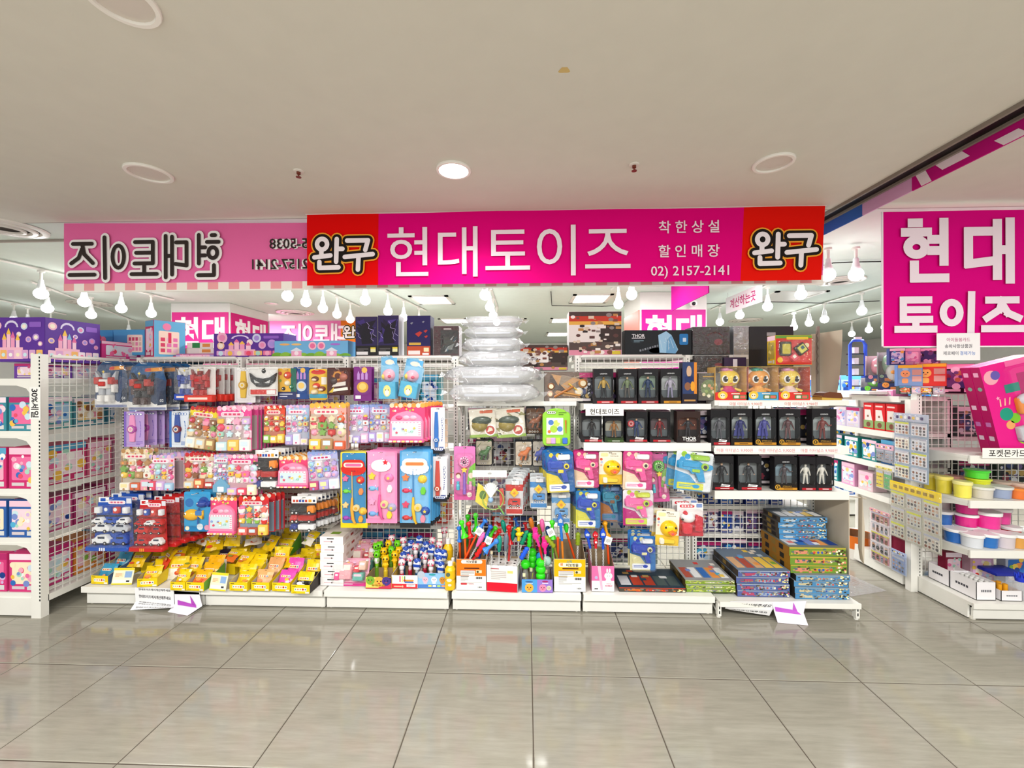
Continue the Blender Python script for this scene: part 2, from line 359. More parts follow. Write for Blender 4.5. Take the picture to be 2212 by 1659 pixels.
for i, (q, k) in enumerate(bulbs):
    p = onz(*q); lab = f'bare glowing bulb on a white holder, number {i+1} counted from the left edge'
    words_ = ['first', 'second', 'third', 'fourth', 'fifth', 'sixth', 'seventh', 'eighth', 'ninth', 'tenth']
    half = len(bulbs)
    n_ = i+1 if i < half/2 else half-i
    wd = words_[n_-1] if n_ <= 10 else ('eleventh twelfth thirteenth fourteenth fifteenth sixteenth seventeenth eighteenth nineteenth twentieth'.split()[n_-11])
    lab = f'bare white bulb on a ceiling holder, {wd} hanging bulb from the {"left" if i < half/2 else "right"} edge'
    if proto is None:
        t = proto = thing('hanging_bulb', lab, 'light bulb', p, group='bare bulbs over the shop')
        m = M(); m.tube([(0, 0, .09), (0, 0, ZC-2.6-.032)], .012, 'f2f0ec', n=8); m.lathe([(.03, ZC-2.6-.05), (.03, ZC-2.6-.031)], 'f2f0ec', n=10); obj('stem', m, MW, t)
        m = M(); m.lathe([(.036, .02), (.034, .05), (.022, .1), (.02, .13), (.012, .135)], 'e9ebec', n=12); obj('socket', m, MG, t)
        m = M(); m.ball((0, 0, -.012), (.057, .057, .057), 'ffffff', 14, 8); obj('bulb', m, MBU, t)
    else: dup(proto, p, lab)
# cables under the shop ceiling
for pts, lab in (([(1190,630),(1192,660),(1300,662),(1395,656),(1440,660),(1530,656),(1660,652),(1780,655),(1900,650)], 'thin dark cable looping under the ceiling behind the magenta banner'), ([(1780,573),(1800,568),(1850,566),(1905,565)], 'short dark cable beside the right red banner end')):
    m = M(); m.tube([PZ(x, y, ZC-.02) for x, y in pts], .006, '2b2b2c', n=5); tag(obj('cable', m, MP), lab, 'cable')
# columns with pink signs
HG = '현대'
def column(px0, px1, Zc, side_px, side, ztop, label, col, sidecol, text, tcol, name='sign'):
    k = Zc/F; xa = (px0-CX)*k; xb = (px1-CX)*k; c, s = math.cos(YAW), math.sin(YAW)
    root = thing('column_sign', label, 'sign', (0, 0, 0), YAW); w_ = xb-xa
    dep = abs((side_px-CX)/F); xx = xb if side > 0 else xa; D = abs(xx)/dep-Zc
    m = M(); m.box(xa, xb, Zc, Zc+D, 0, ZC, 'f4f2ee'); obj('column', m, MWL, root)
    m = M(); m.box(xa+.02, xb-.02, Zc-.012, Zc-.002, ztop-1.25, ztop, col); pn = obj('sign_panel', m, MP, root)
    m = M(); m.text(text, (xa+xb)/2, ztop-.07-.22, .44, Zc-.0135, tcol, .035, maxw=w_*.84); obj('lettering', m, MP, pn)
    m = M(); e = .006 if side > 0 else -.006
    m.box(*sorted((xx+e*.2, xx+e*2)), Zc+.02, Zc+D-.02, ztop-1.25, ztop, sidecol); ps = obj('side_panel', m, MP, root)
    if side > 0:
        m = M(); m.text(text, 0, ztop-.07-.22, .44, 0, tcol, .035, maxw=D*.9); m.v = [(xx+.0135, Zc+D/2+v[0], v[2]) for v in m.v]; obj('lettering', m, MP, ps)
column(370, 497, 6.3, 580, 1, 2.72, 'white column wrapped in pink lettered sign panels behind the left shelves', 'e0308e', 'd91c7c', HG, 'fbf6f8')
column(1383, 1527, 5.6, 1349, -1, 2.62, 'column with magenta lettered sign behind the blue hammer box', 'c2128a', 'ea7f72', HG, 'f6eef4')
# cashier sign along the depth
m = M(); a, b_ = PXp(1645, 612, 2.75), PXp(1568, 645, 2.75); zt = a.z; 
y0, y1 = a.y, b_.y; zb = PXp(1645, 652, 2.75).z
m.box(2.75, 2.756, y0, y1, zb, zt, 'f5eef2'); o = obj('cashier_sign', m, MP); tag(o, 'white hanging sign with magenta cashier lettering above the boxes', 'sign')
m = M(); m.text('계산하는곳', 0, (zt+zb)/2, (zt-zb)*.6, 0, 'c0186e', .015, maxw=(y1-y0)*.93); m.v = [(2.749, (y0+y1)/2-v[0], v[2]) for v in m.v]; obj('lettering', m, MP, o)
m = M(); [m.tube([(2.753, y, zt), (2.753, y, ZC)], .003, 'cccccc', n=4) for y in (y0+.05, y1-.05)]; obj('hanger', m, MP, o)

# ---------------------------------------------------------------- banners
def cloth(m, x0, x1, z0, z1, Y, cols, nx=48, nz=10, amp=.002, shear=0, sag=0, ph=0.0):
    """cols: list of (u0,u1,colour)"""
    def pt(u, v):
        return (x0+(x1-x0)*u+shear*(1-v)*u, Y+amp*math.sin(u*23+ph+v*3)*(1-.6*v)+amp*.6*math.sin(v*7+u*9), z0+(z1-z0)*v-sag*math.sin(math.pi*u)*v)
    for u0, u1, c in cols:
        k = max(2, int(nx*(u1-u0)))
        for i in range(k):
            for j in range(nz):
                a, b_ = u0+(u1-u0)*i/k, u0+(u1-u0)*(i+1)/k
                m.poly([pt(a, j/nz), pt(b_, j/nz), pt(b_, (j+1)/nz), pt(a, (j+1)/nz)], c, True)
    return pt
def cap(m, a, b_, r, y, col, sq=False):
    a, b_ = Vector(a), Vector(b_); d = (b_-a).normalized(); n = Vector((-d.y, d.x)); o = []
    if sq: o = [a-n*r-d*r*.9, b_-n*r+d*r*.9, b_+n*r+d*r*.9, a+n*r-d*r*.9]
    else:
        for i in range(7): t = -math.pi/2+math.pi*i/6; o.append(b_+d*r*math.cos(t)+n*r*math.sin(t))
        for i in range(7): t = math.pi/2+math.pi*i/6; o.append(a+d*r*math.cos(t)+n*r*math.sin(t))
    m.flat([(p.x, p.y) for p in o], y, col)
_sk = 0
def strokes(m, st, x0, z0, sx, sz, r, y, col, flip=False, sq=False):
    global _sk
    f = (lambda x: x0+(1-x)*sx) if flip else (lambda x: x0+x*sx)
    for s in st:
        _sk += 1; y -= .00009
        if s[0] == 'o':
            _, cx, cz, rx, rz = s; n = 24
            for i in range(n):
                a, b_ = 2*math.pi*i/n, 2*math.pi*(i+1)/n
                A, B = rx*sx, rz*sz; X, Z = f(cx), z0+cz*sz; ra, rb = max(A-r, 0.0), max(B-r, 0.0)
                m.poly([(X+ra*math.cos(a), y, Z+rb*math.sin(a)), (X+(A+r)*math.cos(a), y, Z+(B+r)*math.sin(a)), (X+(A+r)*math.cos(b_), y, Z+(B+r)*math.sin(b_)), (X+ra*math.cos(b_), y, Z+rb*math.sin(b_))], col)
        else:
            for a, b_ in zip(s, s[1:]): y -= .00009; cap(m, (f(a[0]), z0+a[1]*sz), (f(b_[0]), z0+b_[1]*sz), r, y, col, sq)
WAN = [('o', .165, .45, .075, .075), [(.155, .36), (.155, .29)], [(.05, .265), (.29, .29)], [(.385, .52), (.375, .2)], [(.39, .38), (.47, .38)], [(.125, .2), (.125, .115), (.41, .12)],
       [(.54, .495), (.85, .495), (.81, .36)], [(.505, .265), (.92, .30)], [(.71, .27), (.70, .085)]]
HYT = {  # 현대토이즈, one syllable per unit of width
 '현': [[(.22, .97), (.34, .97)], [(.1, .82), (.5, .82)], ('o', .3, .58, .15, .12), [(.78, .98), (.78, .34)], [(.56, .7), (.78, .7)], [(.56, .52), (.78, .52)], [(.26, .3), (.26, .08), (.8, .08)]],
 '대': [[(.48, .82), (.12, .82), (.12, .3), (.5, .34)], [(.62, .95), (.62, .1)], [(.84, .97), (.84, .04)], [(.62, .52), (.84, .52)]],
 '토': [[(.82, .84), (.2, .84), (.2, .36), (.84, .36)], [(.2, .6), (.78, .6)], [(.5, .36), (.5, .12)], [(.06, .12), (.94, .12)]],
 '이': [('o', .32, .52, .2, .25), [(.8, .96), (.78, .04)]],
 '즈': [[(.16, .82), (.82, .82)], [(.5, .82), (.42, .58), (.12, .38)], [(.5, .7), (.62, .5), (.88, .38)], [(.06, .12), (.94, .12)]]}
YB = 2.93
# large pale pink banner hung facing into the shop, seen from its back
pa, pb = P(138, 480, 3.0), P(1778, 628, 3.0); zt, zb = P(400, 478, 3.0).z, P(300, 627, 3.0).z
m = M(); h = zt-zb; zs = zb+h*.105
cloth(m, pa.x, pb.x, zs, zt, 3.0, [(0, 1, 'ee70ac')], nx=60, sag=.03)
o = obj('pink_banner', m, MF); tag(o, 'pale pink banner with mirrored black lettering above the left shelves', 'banner')
m = M(); n_ = 70
for i in range(n_):
    a, b_ = pa.x+(pb.x-pa.x)*i/n_, pa.x+(pb.x-pa.x)*(i+1)/n_
    m.box(a, b_, 2.998, 3.004, zb, zs, 'f7f0e8' if i % 2 else 'f2a9ad')
m.box(pa.x, pb.x, 2.997, 3.003, zb-.012, zb, 'f6f2ec'); obj('striped_hem', m, MF, o)
xa, xb = P(145, 550, 2.985).x, P(482, 550, 2.985).x; z0_, z1_ = P(300, 604, 2.985).z, P(300, 508, 2.985).z; sx = (xb-xa)/5
for nm_, r, yy, col in (('letter_outline', .034, 2.986, 'f8f2f3'), ('lettering', .0145, 2.981, '3a3230')):
    m = M()
    for i, ch in enumerate('현대토이즈'): strokes(m, HYT[ch], xa+(4-i)*sx+sx*.04, z0_, sx*.92, z1_-z0_, r, yy, col, flip=True)
    obj(nm_, m, MF, o)
for t, x0p, x1p, yp in (('02)2157-2141', 503, 750, 574), ('02)415-5038', 553, 765, 530)):
    xa, xb = P(x0p, yp, 2.985).x, P(x1p, yp, 2.985).x; zc = P(600, yp, 2.985).z
    for nm_, off, yy, col in (('phone_outline', .055, 2.986, 'f8f2f3'), ('phone_number', .012, 2.981, '3a3230')):
        m = M(); m.text(t, (xa+xb)/2, zc, .098, yy, col, off, maxw=xb-xa, flip=True); obj(nm_, m, MF, o)
# red and magenta banner
pa, pb = P(663, 540, YB), P(1783, 540, YB); zt, zb = P(663, 462, YB).z, P(663, 617, YB).z; W_ = pb.x-pa.x; h = zt-zb
u1, u2 = (824-663)/1120, (1614-663)/1120
m = M(); cloth(m, pa.x, pb.x, zb, zt, YB, [(0, u1, 'e80808'), (u1, u2, 'e4007c'), (u2, 1, 'e81408')], shear=-.03, amp=.002)
rb = obj('red_banner', m, MF); tag(rb, 'long red and magenta shop name banner hung from the ceiling edge', 'banner')
def bx(px, py): return P(px, py, YB-.012)
m = M(); a, b_ = bx(837, 540), bx(1362, 540); zc = (bx(1100, 490).z+bx(1100, 594).z)/2
m.text('현대토이즈', (a.x+b_.x)/2, zc, bx(1100, 488).z-bx(1100, 597).z, YB-.0125, 'f4e2ec', .003, maxw=b_.x-a.x); obj('shop_name', m, MF, rb)
for t, yp in (('착 한 상 설', 491), ('할 인 매 장', 543)):
    m = M(); a, b_ = bx(1407, yp), bx(1570, yp); m.text(t, (a.x+b_.x)/2, a.z, .088, YB-.0125, 'f4dcea', .012, maxw=b_.x-a.x); obj('slogan_lettering', m, MF, rb)
m = M(); a, b_ = bx(1405, 588), bx(1576, 588); m.text('02) 2157-2141', (a.x+b_.x)/2, a.z-.002, .088, YB-.0125, 'f4dcea', .008, maxw=b_.x-a.x); obj('phone_number', m, MF, rb)
for x0p, x1p, yb in ((668, 822, 597), (1617, 1780, 588)):
    a, b_ = bx(x0p, yb), bx(x1p, yb); sx = (b_.x-a.x)
    for nm_, r, yy, col in (('emblem_edge', .046, .0115, 'f6a637'), ('emblem_outline', .036, .0135, '231d1c'), ('emblem_lettering', .0165, .0155, 'f3e8ee')):
        m = M(); strokes(m, WAN, a.x+sx*.03, a.z, sx*.94, sx*.98, r, YB-yy, col); obj(nm_, m, MF, rb)
# hanging tube and clips on the front banner
m = M(); m.tube([(pa.x-.01, YB+.005, zt), (pb.x+.01, YB+.005, zt)], .008, 'd9c8c8', n=6); obj('hanging_tube', m, MP, rb)
# square banner on the right
pa, pb = P(1908, 600, YB), P(2290, 600, YB); zt, zb = P(1960, 457, YB).z, P(1960, 748, YB).z
m = M(); cloth(m, pa.x, pb.x, zb, zt, YB, [(0, 1, 'e00084')], nx=24, amp=.002, shear=.02, ph=1.2)
sb = obj('square_banner', m, MF); tag(sb, 'square magenta banner with white lettering at the right edge', 'banner')
m = M(); m.box(pa.x-.012, pa.x-.002, YB-.004, YB+.002, zb, zt, 'f6e9f2'); m.box(pa.x, pb.x, YB-.003, YB+.003, zb-.008, zb, 'f8eef4'); obj('hem', m, MF, sb)
m = M()
a, b_ = bx(1936, 545), bx(2206, 545); sx = (b_.x-a.x)/2; z0_, z1_ = bx(1950, 612).z, bx(1950, 478).z
for i, ch in enumerate('현대'): strokes(m, HYT[ch], a.x+i*sx+.02, z0_, sx*.92, z1_-z0_, .03, YB-.0125, 'f6e4f0', sq=True)
a, b_ = bx(1930, 680), bx(2212, 680); sx = (b_.x-a.x)/3; z0_, z1_ = bx(1950, 722).z, bx(1950, 634).z
for i, ch in enumerate('토이즈'): strokes(m, HYT[ch], a.x+i*sx+.01, z0_, sx*.96, z1_-z0_, .024, YB-.0125, 'f6e4f0', sq=True)
obj('lettering', m, MF, sb)
# notice taped below it
a, b_ = P(2023, 720, 2.9), P(2117, 778, 2.9); m = M(); m.box(a.x, b_.x, 2.899, 2.9, b_.z, a.z, 'f7f2f5'); o = obj('paper_notice', m, MP); tag(o, 'white paper notice taped to the lower edge of the square magenta banner', 'notice')
m = M(); cx_ = (a.x+b_.x)/2; hh = a.z-b_.z
for t, v, c, w2 in (('아이돌봄카드', .76, 'c07a98', .6), ('송파사랑상품권', .52, '55505a', .72), ('제로페이', .26, '6a6a74', .36)): m.text(t, cx_-(.0 if v > .3 else .05), b_.z+hh*v, .026, 2.8985, c, .01, maxw=(b_.x-a.x)*w2)
m.text('결제가능', cx_+.06, b_.z+hh*.26, .026, 2.8985, '6f8fd0', .01, maxw=(b_.x-a.x)*.38); obj('lettering', m, MP, o)
# distant mirrored pink banner with an orange end
a, b_ = P(582, 684, 8.0), P(736, 742, 8.0); c_ = P(800, 700, 8.0)
m = M(); cloth(m, a.x, c_.x, b_.z-.3, a.z, 8.0, [(0, (b_.x-a.x)/(c_.x-a.x), 'ef7fb8'), ((b_.x-a.x)/(c_.x-a.x), 1, 'ee7a2a')], nx=20)
o = obj('far_banner', m, MF); tag(o, 'distant pink banner with mirrored white letters and an orange end', 'banner')
m = M(); m.text('대토이즈', (P(605, 720, 7.98).x+P(736, 720, 7.98).x)/2+.05, P(650, 722, 7.98).z, .42, 7.98, 'fbeef5', .03, flip=True, maxw=1.3); obj('lettering', m, MF, o)
for r, yy, col in ((.06, 7.984, 'f6c04a'), (.05, 7.98, '2a2220'), (.026, 7.976, 'f8f0ee')):
    m = M(); q = P(740, 735, 7.98); strokes(m, WAN[:6], q.x, q.z, .55, .5, r*.7, yy, col); obj('emblem', m, MF, o)
# a far strip of magenta banner in the depth direction
m = M(); a, b_ = PXp(1530, 630, 1.75), PXp(1450, 660, 1.75); m.box(1.75, 1.76, a.y, b_.y, (a.z+b_.z)/2-.04, ZC-.001, 'b31580'); tag(obj('banner_strip', m, MF), 'dark magenta banner strip running back under the shop ceiling', 'banner')
# security camera
p = P(1498, 655, 5.6); t = thing('security_camera', 'small white dome camera on the ceiling beside the magenta column sign', 'camera', (p.x, p.y, p.z))
m = M(); m.ball((0, 0, 0), .05, 'f2f2f0'); m.tube([(0, 0, .04), (0, 0, ZC-p.z)], .015, 'eeeeee'); obj('housing', m, MG, t)
m = M(); m.ball((-.01, -.035, -.012), .026, '1c1c20', 8, 5); obj('lens', m, MG, t)
# ---------------------------------------------------------------- shelving
YM, YF = 3.37, 2.97
def slots(m, x, y, z0, z1, w_=.006, pitch=.025, ax='y'):
    z = z0+.02
    while z < z1-.02:
        if ax == 'y': m.rect(x-w_/2, z, x+w_/2, z+pitch*.55, y-.0008, '17171a')
        else: m.poly([(y, x-w_/2, z), (y, x+w_/2, z), (y, x+w_/2, z+pitch*.55), (y, x-w_/2, z+pitch*.55)], '17171a')
        z += pitch
def upright(root, x, y, z1, w_=.034, z0=0.0, d=.05, ns=1):
    m = M(); m.box(x-w_/2, x+w_/2, y, y+d, z0, z1, 'f1efe8'); u = obj('upright', m, MW, root)
    m = M(); slots(m, x, y, z0+.1, z1); s = obj('slot_row', m, MP, u); s['kind'] = 'stuff'
def grid(root, x0, x1, z0, z1, Y, pitch=.05, r=.0021, X=None, mats=None):
    """wires in the plane y=Y; with X given, in the plane x=X running from y=x0 to y=x1"""
    m = M(); n = max(1, round((x1-x0)/pitch)); k = max(1, round((z1-z0)/pitch))
    def bar(a0, a1, b0, b1, o):
        q = [(a0, o-r, b0), (a1, o-r, b0), (a1, o-r, b1), (a0, o-r, b1), (a0, o+r, b0), (a1, o+r, b0), (a1, o+r, b1), (a0, o+r, b1)]
        if X is not None: q = [(p[1]-Y+X, p[0], p[2]) for p in q]
        m.mesh(q, [(0,1,2,3),(4,5,6,7)] + ([(0,4,7,3),(1,5,6,2)] if a1-a0 < .02 else [(0,1,5,4),(3,2,6,7)]), 'ebe9e3')
    for i in range(n+1): x = x0+(x1-x0)*i/n; bar(x-r, x+r, z0, z1, Y)
    for j in range(k+1): z = z0+(z1-z0)*j/k; bar(x0, x1, z-r, z+r, Y+2*r)
    g_ = obj('wire_grid', m, MW, root); g_['kind'] = 'stuff'
def rail(root, x0, x1, z, Y, X=None):
    m = M(); pts = [(x0, Y, z-.05), (x0, Y, z-.015), (x0+.02, Y, z), (x1-.02, Y, z), (x1, Y, z-.015), (x1, Y, z-.05)]
    if X is not None: pts = [(X, p[0], p[2]) for p in pts]
    m.tube(pts, .013, 'f1efe8', n=6); obj('top_rail', m, MW, root)
def shelf(root, x0, x1, yf, yb, z, lip=.045, name='shelf', br=True):
    m = M(); m.box(x0, x1, yf+.012, yb, z-.022, z, 'e9e5dc'); m.box(x0, x1, yf, yf+.014, z-lip, z+.003, 'f4f1ea'); s = obj(name, m, MW, root)
    if br:
        for x in (x0+.004, x1-.004):
            m = M(); q = [(yb, z-.022), (yf+.02, z-.022), (yf+.02, z-.04), (yf+.12, z-.05), (yb-.05, z-.1), (yb, z-.13)]
            for e in (-.002, .002): m.poly([(x+e, p[0], p[1]) for p in (q if e > 0 else q[::-1])], 'efece4')
            for a, b_ in zip(q, q[1:]): m.poly([(x-.002, a[0], a[1]), (x+.002, a[0], a[1]), (x+.002, b_[0], b_[1]), (x-.002, b_[0], b_[1])], 'efece4')
            obj('bracket', m, MW, s)
    return s
UN = [(187, 443), (443, 703), (705, 970), (977, 1255), (1258, 1540), (1545, 1848)]
UP = [(295, 523), (523, 753), (753, 985), (995, 1235), (1243, 1488), (1502, 1757)]
wd = ['leftmost bay with yellow snack boxes on its deck', 'second bay from the left under pink play sets', 'third bay holding long fishing toy cards', 'low bay with bubble stick boxes on its deck', 'fifth bay with two shelves of figure boxes', 'end bay with three priced shelves and open legs']
UX = []
for k in range(6):
    fx0, fx1 = P(UN[k][0], 1300, YF).x, P(UN[k][1], 1300, YF).x; ux0, ux1 = P(UN[k][0], 1300, YF).x+.017, P(UN[k][1], 1300, YF).x-.017
    zt = [1.86, 1.86, 1.86, 1.47, 1.86, 1.52][k]; UX.append((fx0, fx1, ux0, ux1))
    t = thing('display_rack', 'white wire rack, '+wd[k], 'shelving')
    if k in (0, 3, 4, 5): upright(t, ux0, YM, zt)
    if k in (0, 1, 2, 3, 4, 5): upright(t, ux1, YM, zt)
    grid(t, ux0+.018, ux1-.018, .16, zt-.02, YM+.012)
    if k not in (3, 5): rail(t, ux0+.025, ux1-.025, zt-.005, YM+.012)
    if k < 5:
        m = M(); m.box(fx0+.004, fx1-.004, YF-.03, YM, .125, .145, 'efece4'); m.box(fx0+.004, fx1-.004, YF-.042, YF-.028, .105, .148, 'f5f2ec'); obj('base_deck', m, MW, t)
        m = M(); m.box(fx0+.004, fx1-.004, YF, YF+.015, .008, .098, 'f6f4ee'); m.box(fx0+.006, fx0+.02, YF+.015, YM, .01, .12, 'e6e3da'); m.box(fx1-.02, fx1-.006, YF+.015, YM, .01, .12, 'e6e3da'); obj('kick_plate', m, MW, t)
        for x in (fx0+.03, fx1-.03):
            m = M(); m.lathe([(.012, 0), (.012, .012)], 'e8e4d6', x, YF+.02, 8); obj('foot', m, MG, t)
    else:
        m = M(); m.box(fx0+.01, fx1-.0, YF-.04, YM, .095, .115, 'efece4'); m.box(fx0+.01, fx1, YF-.052, YF-.038, .082, .118, 'f5f2ec'); obj('base_deck', m, MW, t)
        for x in (fx0+.012, fx1-.015):
            m = M(); m.box(x-.012, x+.012, YF-.04, YF-.005, .012, .1, 'f3f0ea'); m.tube([(x, YF-.02, .02), (x, YM-.1, .095)], .006, 'eeeae2', n=4); m.lathe([(.014, 0), (.014, .012)], 'e4e0d6', x, YF-.022, 8); lg = obj('leg', m, MW, t)
            m = M(); m.rect(x-.004, .06, x+.004, .08, YF-.0408, '1b1b1e'); m.rect(x-.004, .028, x+.004, .048, YF-.0408, '1b1b1e'); obj('slot', m, MP, lg)
    zs = [(), (), (), (1.497,), (1.485, 1.209), (1.509, 1.184, .863)][k]
    for z in zs: shelf(t, ux0-.005, ux1+.005 if k != 5 else ux1-.0, [0, 0, 0, 3.11, 2.965, 3.0][k], YM, z, .03 if k == 3 else (.035 if z > 1.4 else .055))
    for z in [(.46, .75, 1.08, 1.44, 1.80), (.46, .75, 1.08, 1.44, 1.80), (.46, .75, 1.08, 1.44, 1.80), (.36, .66, .95, 1.25), (.40, .64, .95, 1.3, 1.80), (.414, .642, .95, 1.3)][k]:
        m = M(); m.box(ux0, ux1, YM+.03, YM+.45, z-.03, z, 'efece4'); obj('rear_shelf', m, MW, t)
RT = 1.857   # top of the rack
# left gondola, seen on its side through a wire grid
XL, YL0, YL1 = -3.40, 2.80, 3.40
tl = thing('side_rack', 'white shelving at the left edge with a wire grid side panel', 'shelving')
for y in (YL0, YL1):
    m = M(); m.box(XL-.07, XL, y-.025, y+.025, 0, 1.85, 'f0ede6'); u = obj('upright', m, MW, tl)
    m = M(); slots(m, XL+.0, y-.025, .1, 1.84, .009); s = obj('slot_row', m, MP, u); s['kind'] = 'stuff'
    s.location.x = -.006
grid(tl, YL0+.03, YL1-.03, .12, 1.83, 0, X=XL-.02); rail(tl, YL0+.04, YL1-.03, 1.84, 0, X=XL-.02)
LZ = [1.679, 1.307, .898, .552]
for z in LZ:
    m = M(); m.box(XL-.62, XL-.075, YL0, YL1+.8, z-.035, z, 'eeebe3'); s = obj('shelf', m, MW, tl)
    m = M(); q = [(XL-.075, z-.035), (XL-.62, z-.035), (XL-.62, z-.045), (XL-.2, z-.05), (XL-.13, z-.07), (XL-.09, z-.12), (XL-.075, z-.14)]
    m.prism(q[::-1], YL0-.004, YL0, 'f2efe8'); obj('bracket', m, MW, s)
m = M(); m.box(XL-.7, XL-.07, YL0, YL1+.9, .13, .165, 'eeebe3'); m.box(XL-.06, XL, YL0+.02, YL1-.06, .1, .145, 'f1eee7'); obj('base_deck', m, MW, tl)
m = M(); m.box(XL-.7, XL-.07, YL0-.01, YL0+.01, .01, .13, 'f3f1ea'); obj('kick_plate', m, MW, tl)
m = M(); m.lathe([(.02, 0), (.018, .02)], 'd8d4c8', XL-.035, YL0, 10); obj('foot', m, MG, tl)
# paper strip with the discount lettering taped on the post
z0_, z1_ = PXp(97, 905, XL).z, PXp(97, 836, XL).z
m = M(); m.box(XL-.075, XL+.004, YL0-.028, YL0-.0265, z0_, z1_, 'f7f5f2'); o = obj('sale_strip', m, MP); tag(o, 'white paper strip with sideways sale lettering taped to the left post', 'notice')
m = M(); m.text('30%세일', 0, 0, .056, 0, '1e1c20', .02, maxw=(z1_-z0_)*.94); m.v = [(XL-.036+v[2], YL0-.0285, (z0_+z1_)/2-v[0]) for v in m.v]; obj('lettering', m, MP, o)
# right gondola and the one behind it
XR, YR0, YR1 = 3.05, 2.95, 3.36
t = thing('right_rack', 'white shelving at the right edge stacked with slime tubs', 'shelving')
upright(t, XR+.02, YR1-.01, 1.55, .04); m = M(); m.box(XR-.055, XR-.005, YR1-.02, YR1+.03, 0, 1.5, 'f0ede6'); obj('post', m, MW, t)
grid(t, XR+.04, XR+1.6, .15, 1.54, YR1+.02); rail(t, XR+.045, XR+1.6, 1.555, YR1+.02)
for z in (1.126, .815, .471): shelf(t, XR+.01, XR+1.6, YR0+.02, YR1, z, .05)
for z in (.38, .8, 1.2): m = M(); m.box(XR+.36, XR+1.6, YR1+.05, YR1+.4, z-.03, z, 'e6e2da'); obj('rear_shelf', m, MW, t)
m = M(); m.box(XR+.0, XR+1.6, YR0, YR1, .1, .12, 'efece4'); m.box(XR, XR+1.6, YR0-.012, YR0+.002, .085, .123, 'f4f1ea'); obj('base_deck', m, MW, t)
m = M(); m.box(XR+.02, XR+1.6, YR0+.012, YR0+.03, .008, .078, 'f5f3ed'); m.box(XR+.0, XR+.014, YR0+.03, YR1, .008, .1, 'efece4'); obj('kick_plate', m, MW, t)
m = M(); m.lathe([(.018, 0), (.018, .02)], 'd8d4c8', XR+.03, YR0+.03, 10); obj('foot', m, MG, t)
t = thing('aisle_rack', 'white shelving facing the side aisle behind the hanging sticker packs', 'shelving')
y0, y1 = YR1+.06, 4.35
for y in (y0+.02, y1-.02): m = M(); m.box(XR+.3, XR+.34, y-.02, y+.02, 0, 1.5, 'f0ede6'); obj('upright', m, MW, t)
m = M(); m.box(XR+.32, XR+.33, y0, y1, .12, 1.5, 'e9e6de'); obj('back_panel', m, MW, t)
SZ = [1.52, 1.225, .95, .68]
for z in SZ: m = M(); m.box(XR-.06, XR+.32, y0, y1, z-.03, z, 'efece4'); m.box(XR-.075, XR-.06, y0, y1, z-.045, z+.003, 'f4f1ea'); obj('shelf', m, MW, t)
m = M(); m.box(XR-.04, XR+.32, y0, y1, .13, .15, 'efece4'); m.box(XR-.05, XR-.03, y0, y1, .02, .16, 'f4f1ea'); obj('base_deck', m, MW, t)
m = M(); m.box(XR-.075, XR-.035, y1-.03, y1+.01, 0, 1.45, 'f3f1ea'); obj('front_post', m, MW, t)
# far blue aisle
t = thing('far_rack', 'white shelving full of blue toys at the end of the side aisle', 'shelving')
for z in (.25, .55, .85, 1.12, 1.38): m = M(); m.box(3.0, 5.0, 5.2, 5.7, z-.03, z, 'efece4'); m.box(3.0, 5.0, 5.185, 5.2, z-.045, z+.004, 'f4f1ea'); obj('shelf', m, MW, t)
m = M(); m.box(3.0, 5.0, 5.7, 5.72, 0, 1.7, 'd9d6ce'); obj('back_panel', m, MW, t)
m = M(); m.box(3.0, 5.0, 5.2, 5.23, .02, .22, 'f1eee7'); obj('kick_plate', m, MW, t)
for x in (3.0, 4.97): m = M(); m.box(x, x+.03, 5.2, 5.7, 0, 1.5, 'f0ede6'); obj('side_panel', m, MW, t)
# ---------------------------------------------------------------- toys and packs: every maker fills a thing whose front lies at y = 0, bottom at z = 0
PK = ['f4a9c4', 'f7d8e3', 'ee6fa3', 'f8e9c8', 'f2c14e', 'c9e6ef', 'f6f1ee', 'e84d6b', 'd9b7e6', 'a9d9c4']
RD = ['d9322c', 'f4e6d4', 'f09a4a', 'f6cf57', 'b8503c', '8fbf4f', 'f7efe6', 'e8746a', 'e0b184']
LV = ['b9a7df', 'e6b8d8', 'a9cfee', 'f4e6f2', 'd884b4', 'f2d68a', '8fa4dd', 'f8f6fa', 'c24a7c']
BR = ['b58a5c', 'e9d3ae', 'd8643e', 'f3c84e', '8c5a3c', 'f6efe2', '7fa956', 'c23b3b', 'ef9ab2']
def card(t, w, h, col, r=.012, th=.0015, name='backing_card', notch=True):
    m = M(); m.prism(rr(-w/2, 0, w/2, h, r), 0, th, col)
    if notch: m.flat(rr(-.012, h-.014, .012, h-.008, .003), -.0004, '3b3638')
    return obj(name, m, MP, t)
def shell(t, x0, z0, x1, z1, d, r=.02, mt=None, name='blister'):
    m = M(); m.prism(rr(x0, z0, x1, z1, r), -d, -.0005, 'ffffff', inset=min(.008, d*.5)); return obj(name, m, mt or MK, t)
def lines(m, x0, z0, x1, z1, y, col, n):
    for i in range(n):
        z = z1-(i+.5)*(z1-z0)/n; hh = (z1-z0)/n*.22; m.rect(x0, z-hh, x0+(x1-x0)*(1 if i < n-1 else .6), z+hh, y, col)
def plaque(m, cx, cz, w, h, y, col, edge='ffffff', bar='d0486e'):
    m.flat(rr(cx-w/2, cz-h/2, cx+w/2, cz+h/2, h*.45), y, edge); m.flat(rr(cx-w/2+.003, cz-h/2+.003, cx+w/2-.003, cz+h/2-.003, h*.4), y-.0004, col)
    for i in range(4): x = cx-w*.36+i*w*.19; m.flat(rr(x, cz-h*.2, x+w*.13, cz+h*.22, .003), y-.0008, bar)
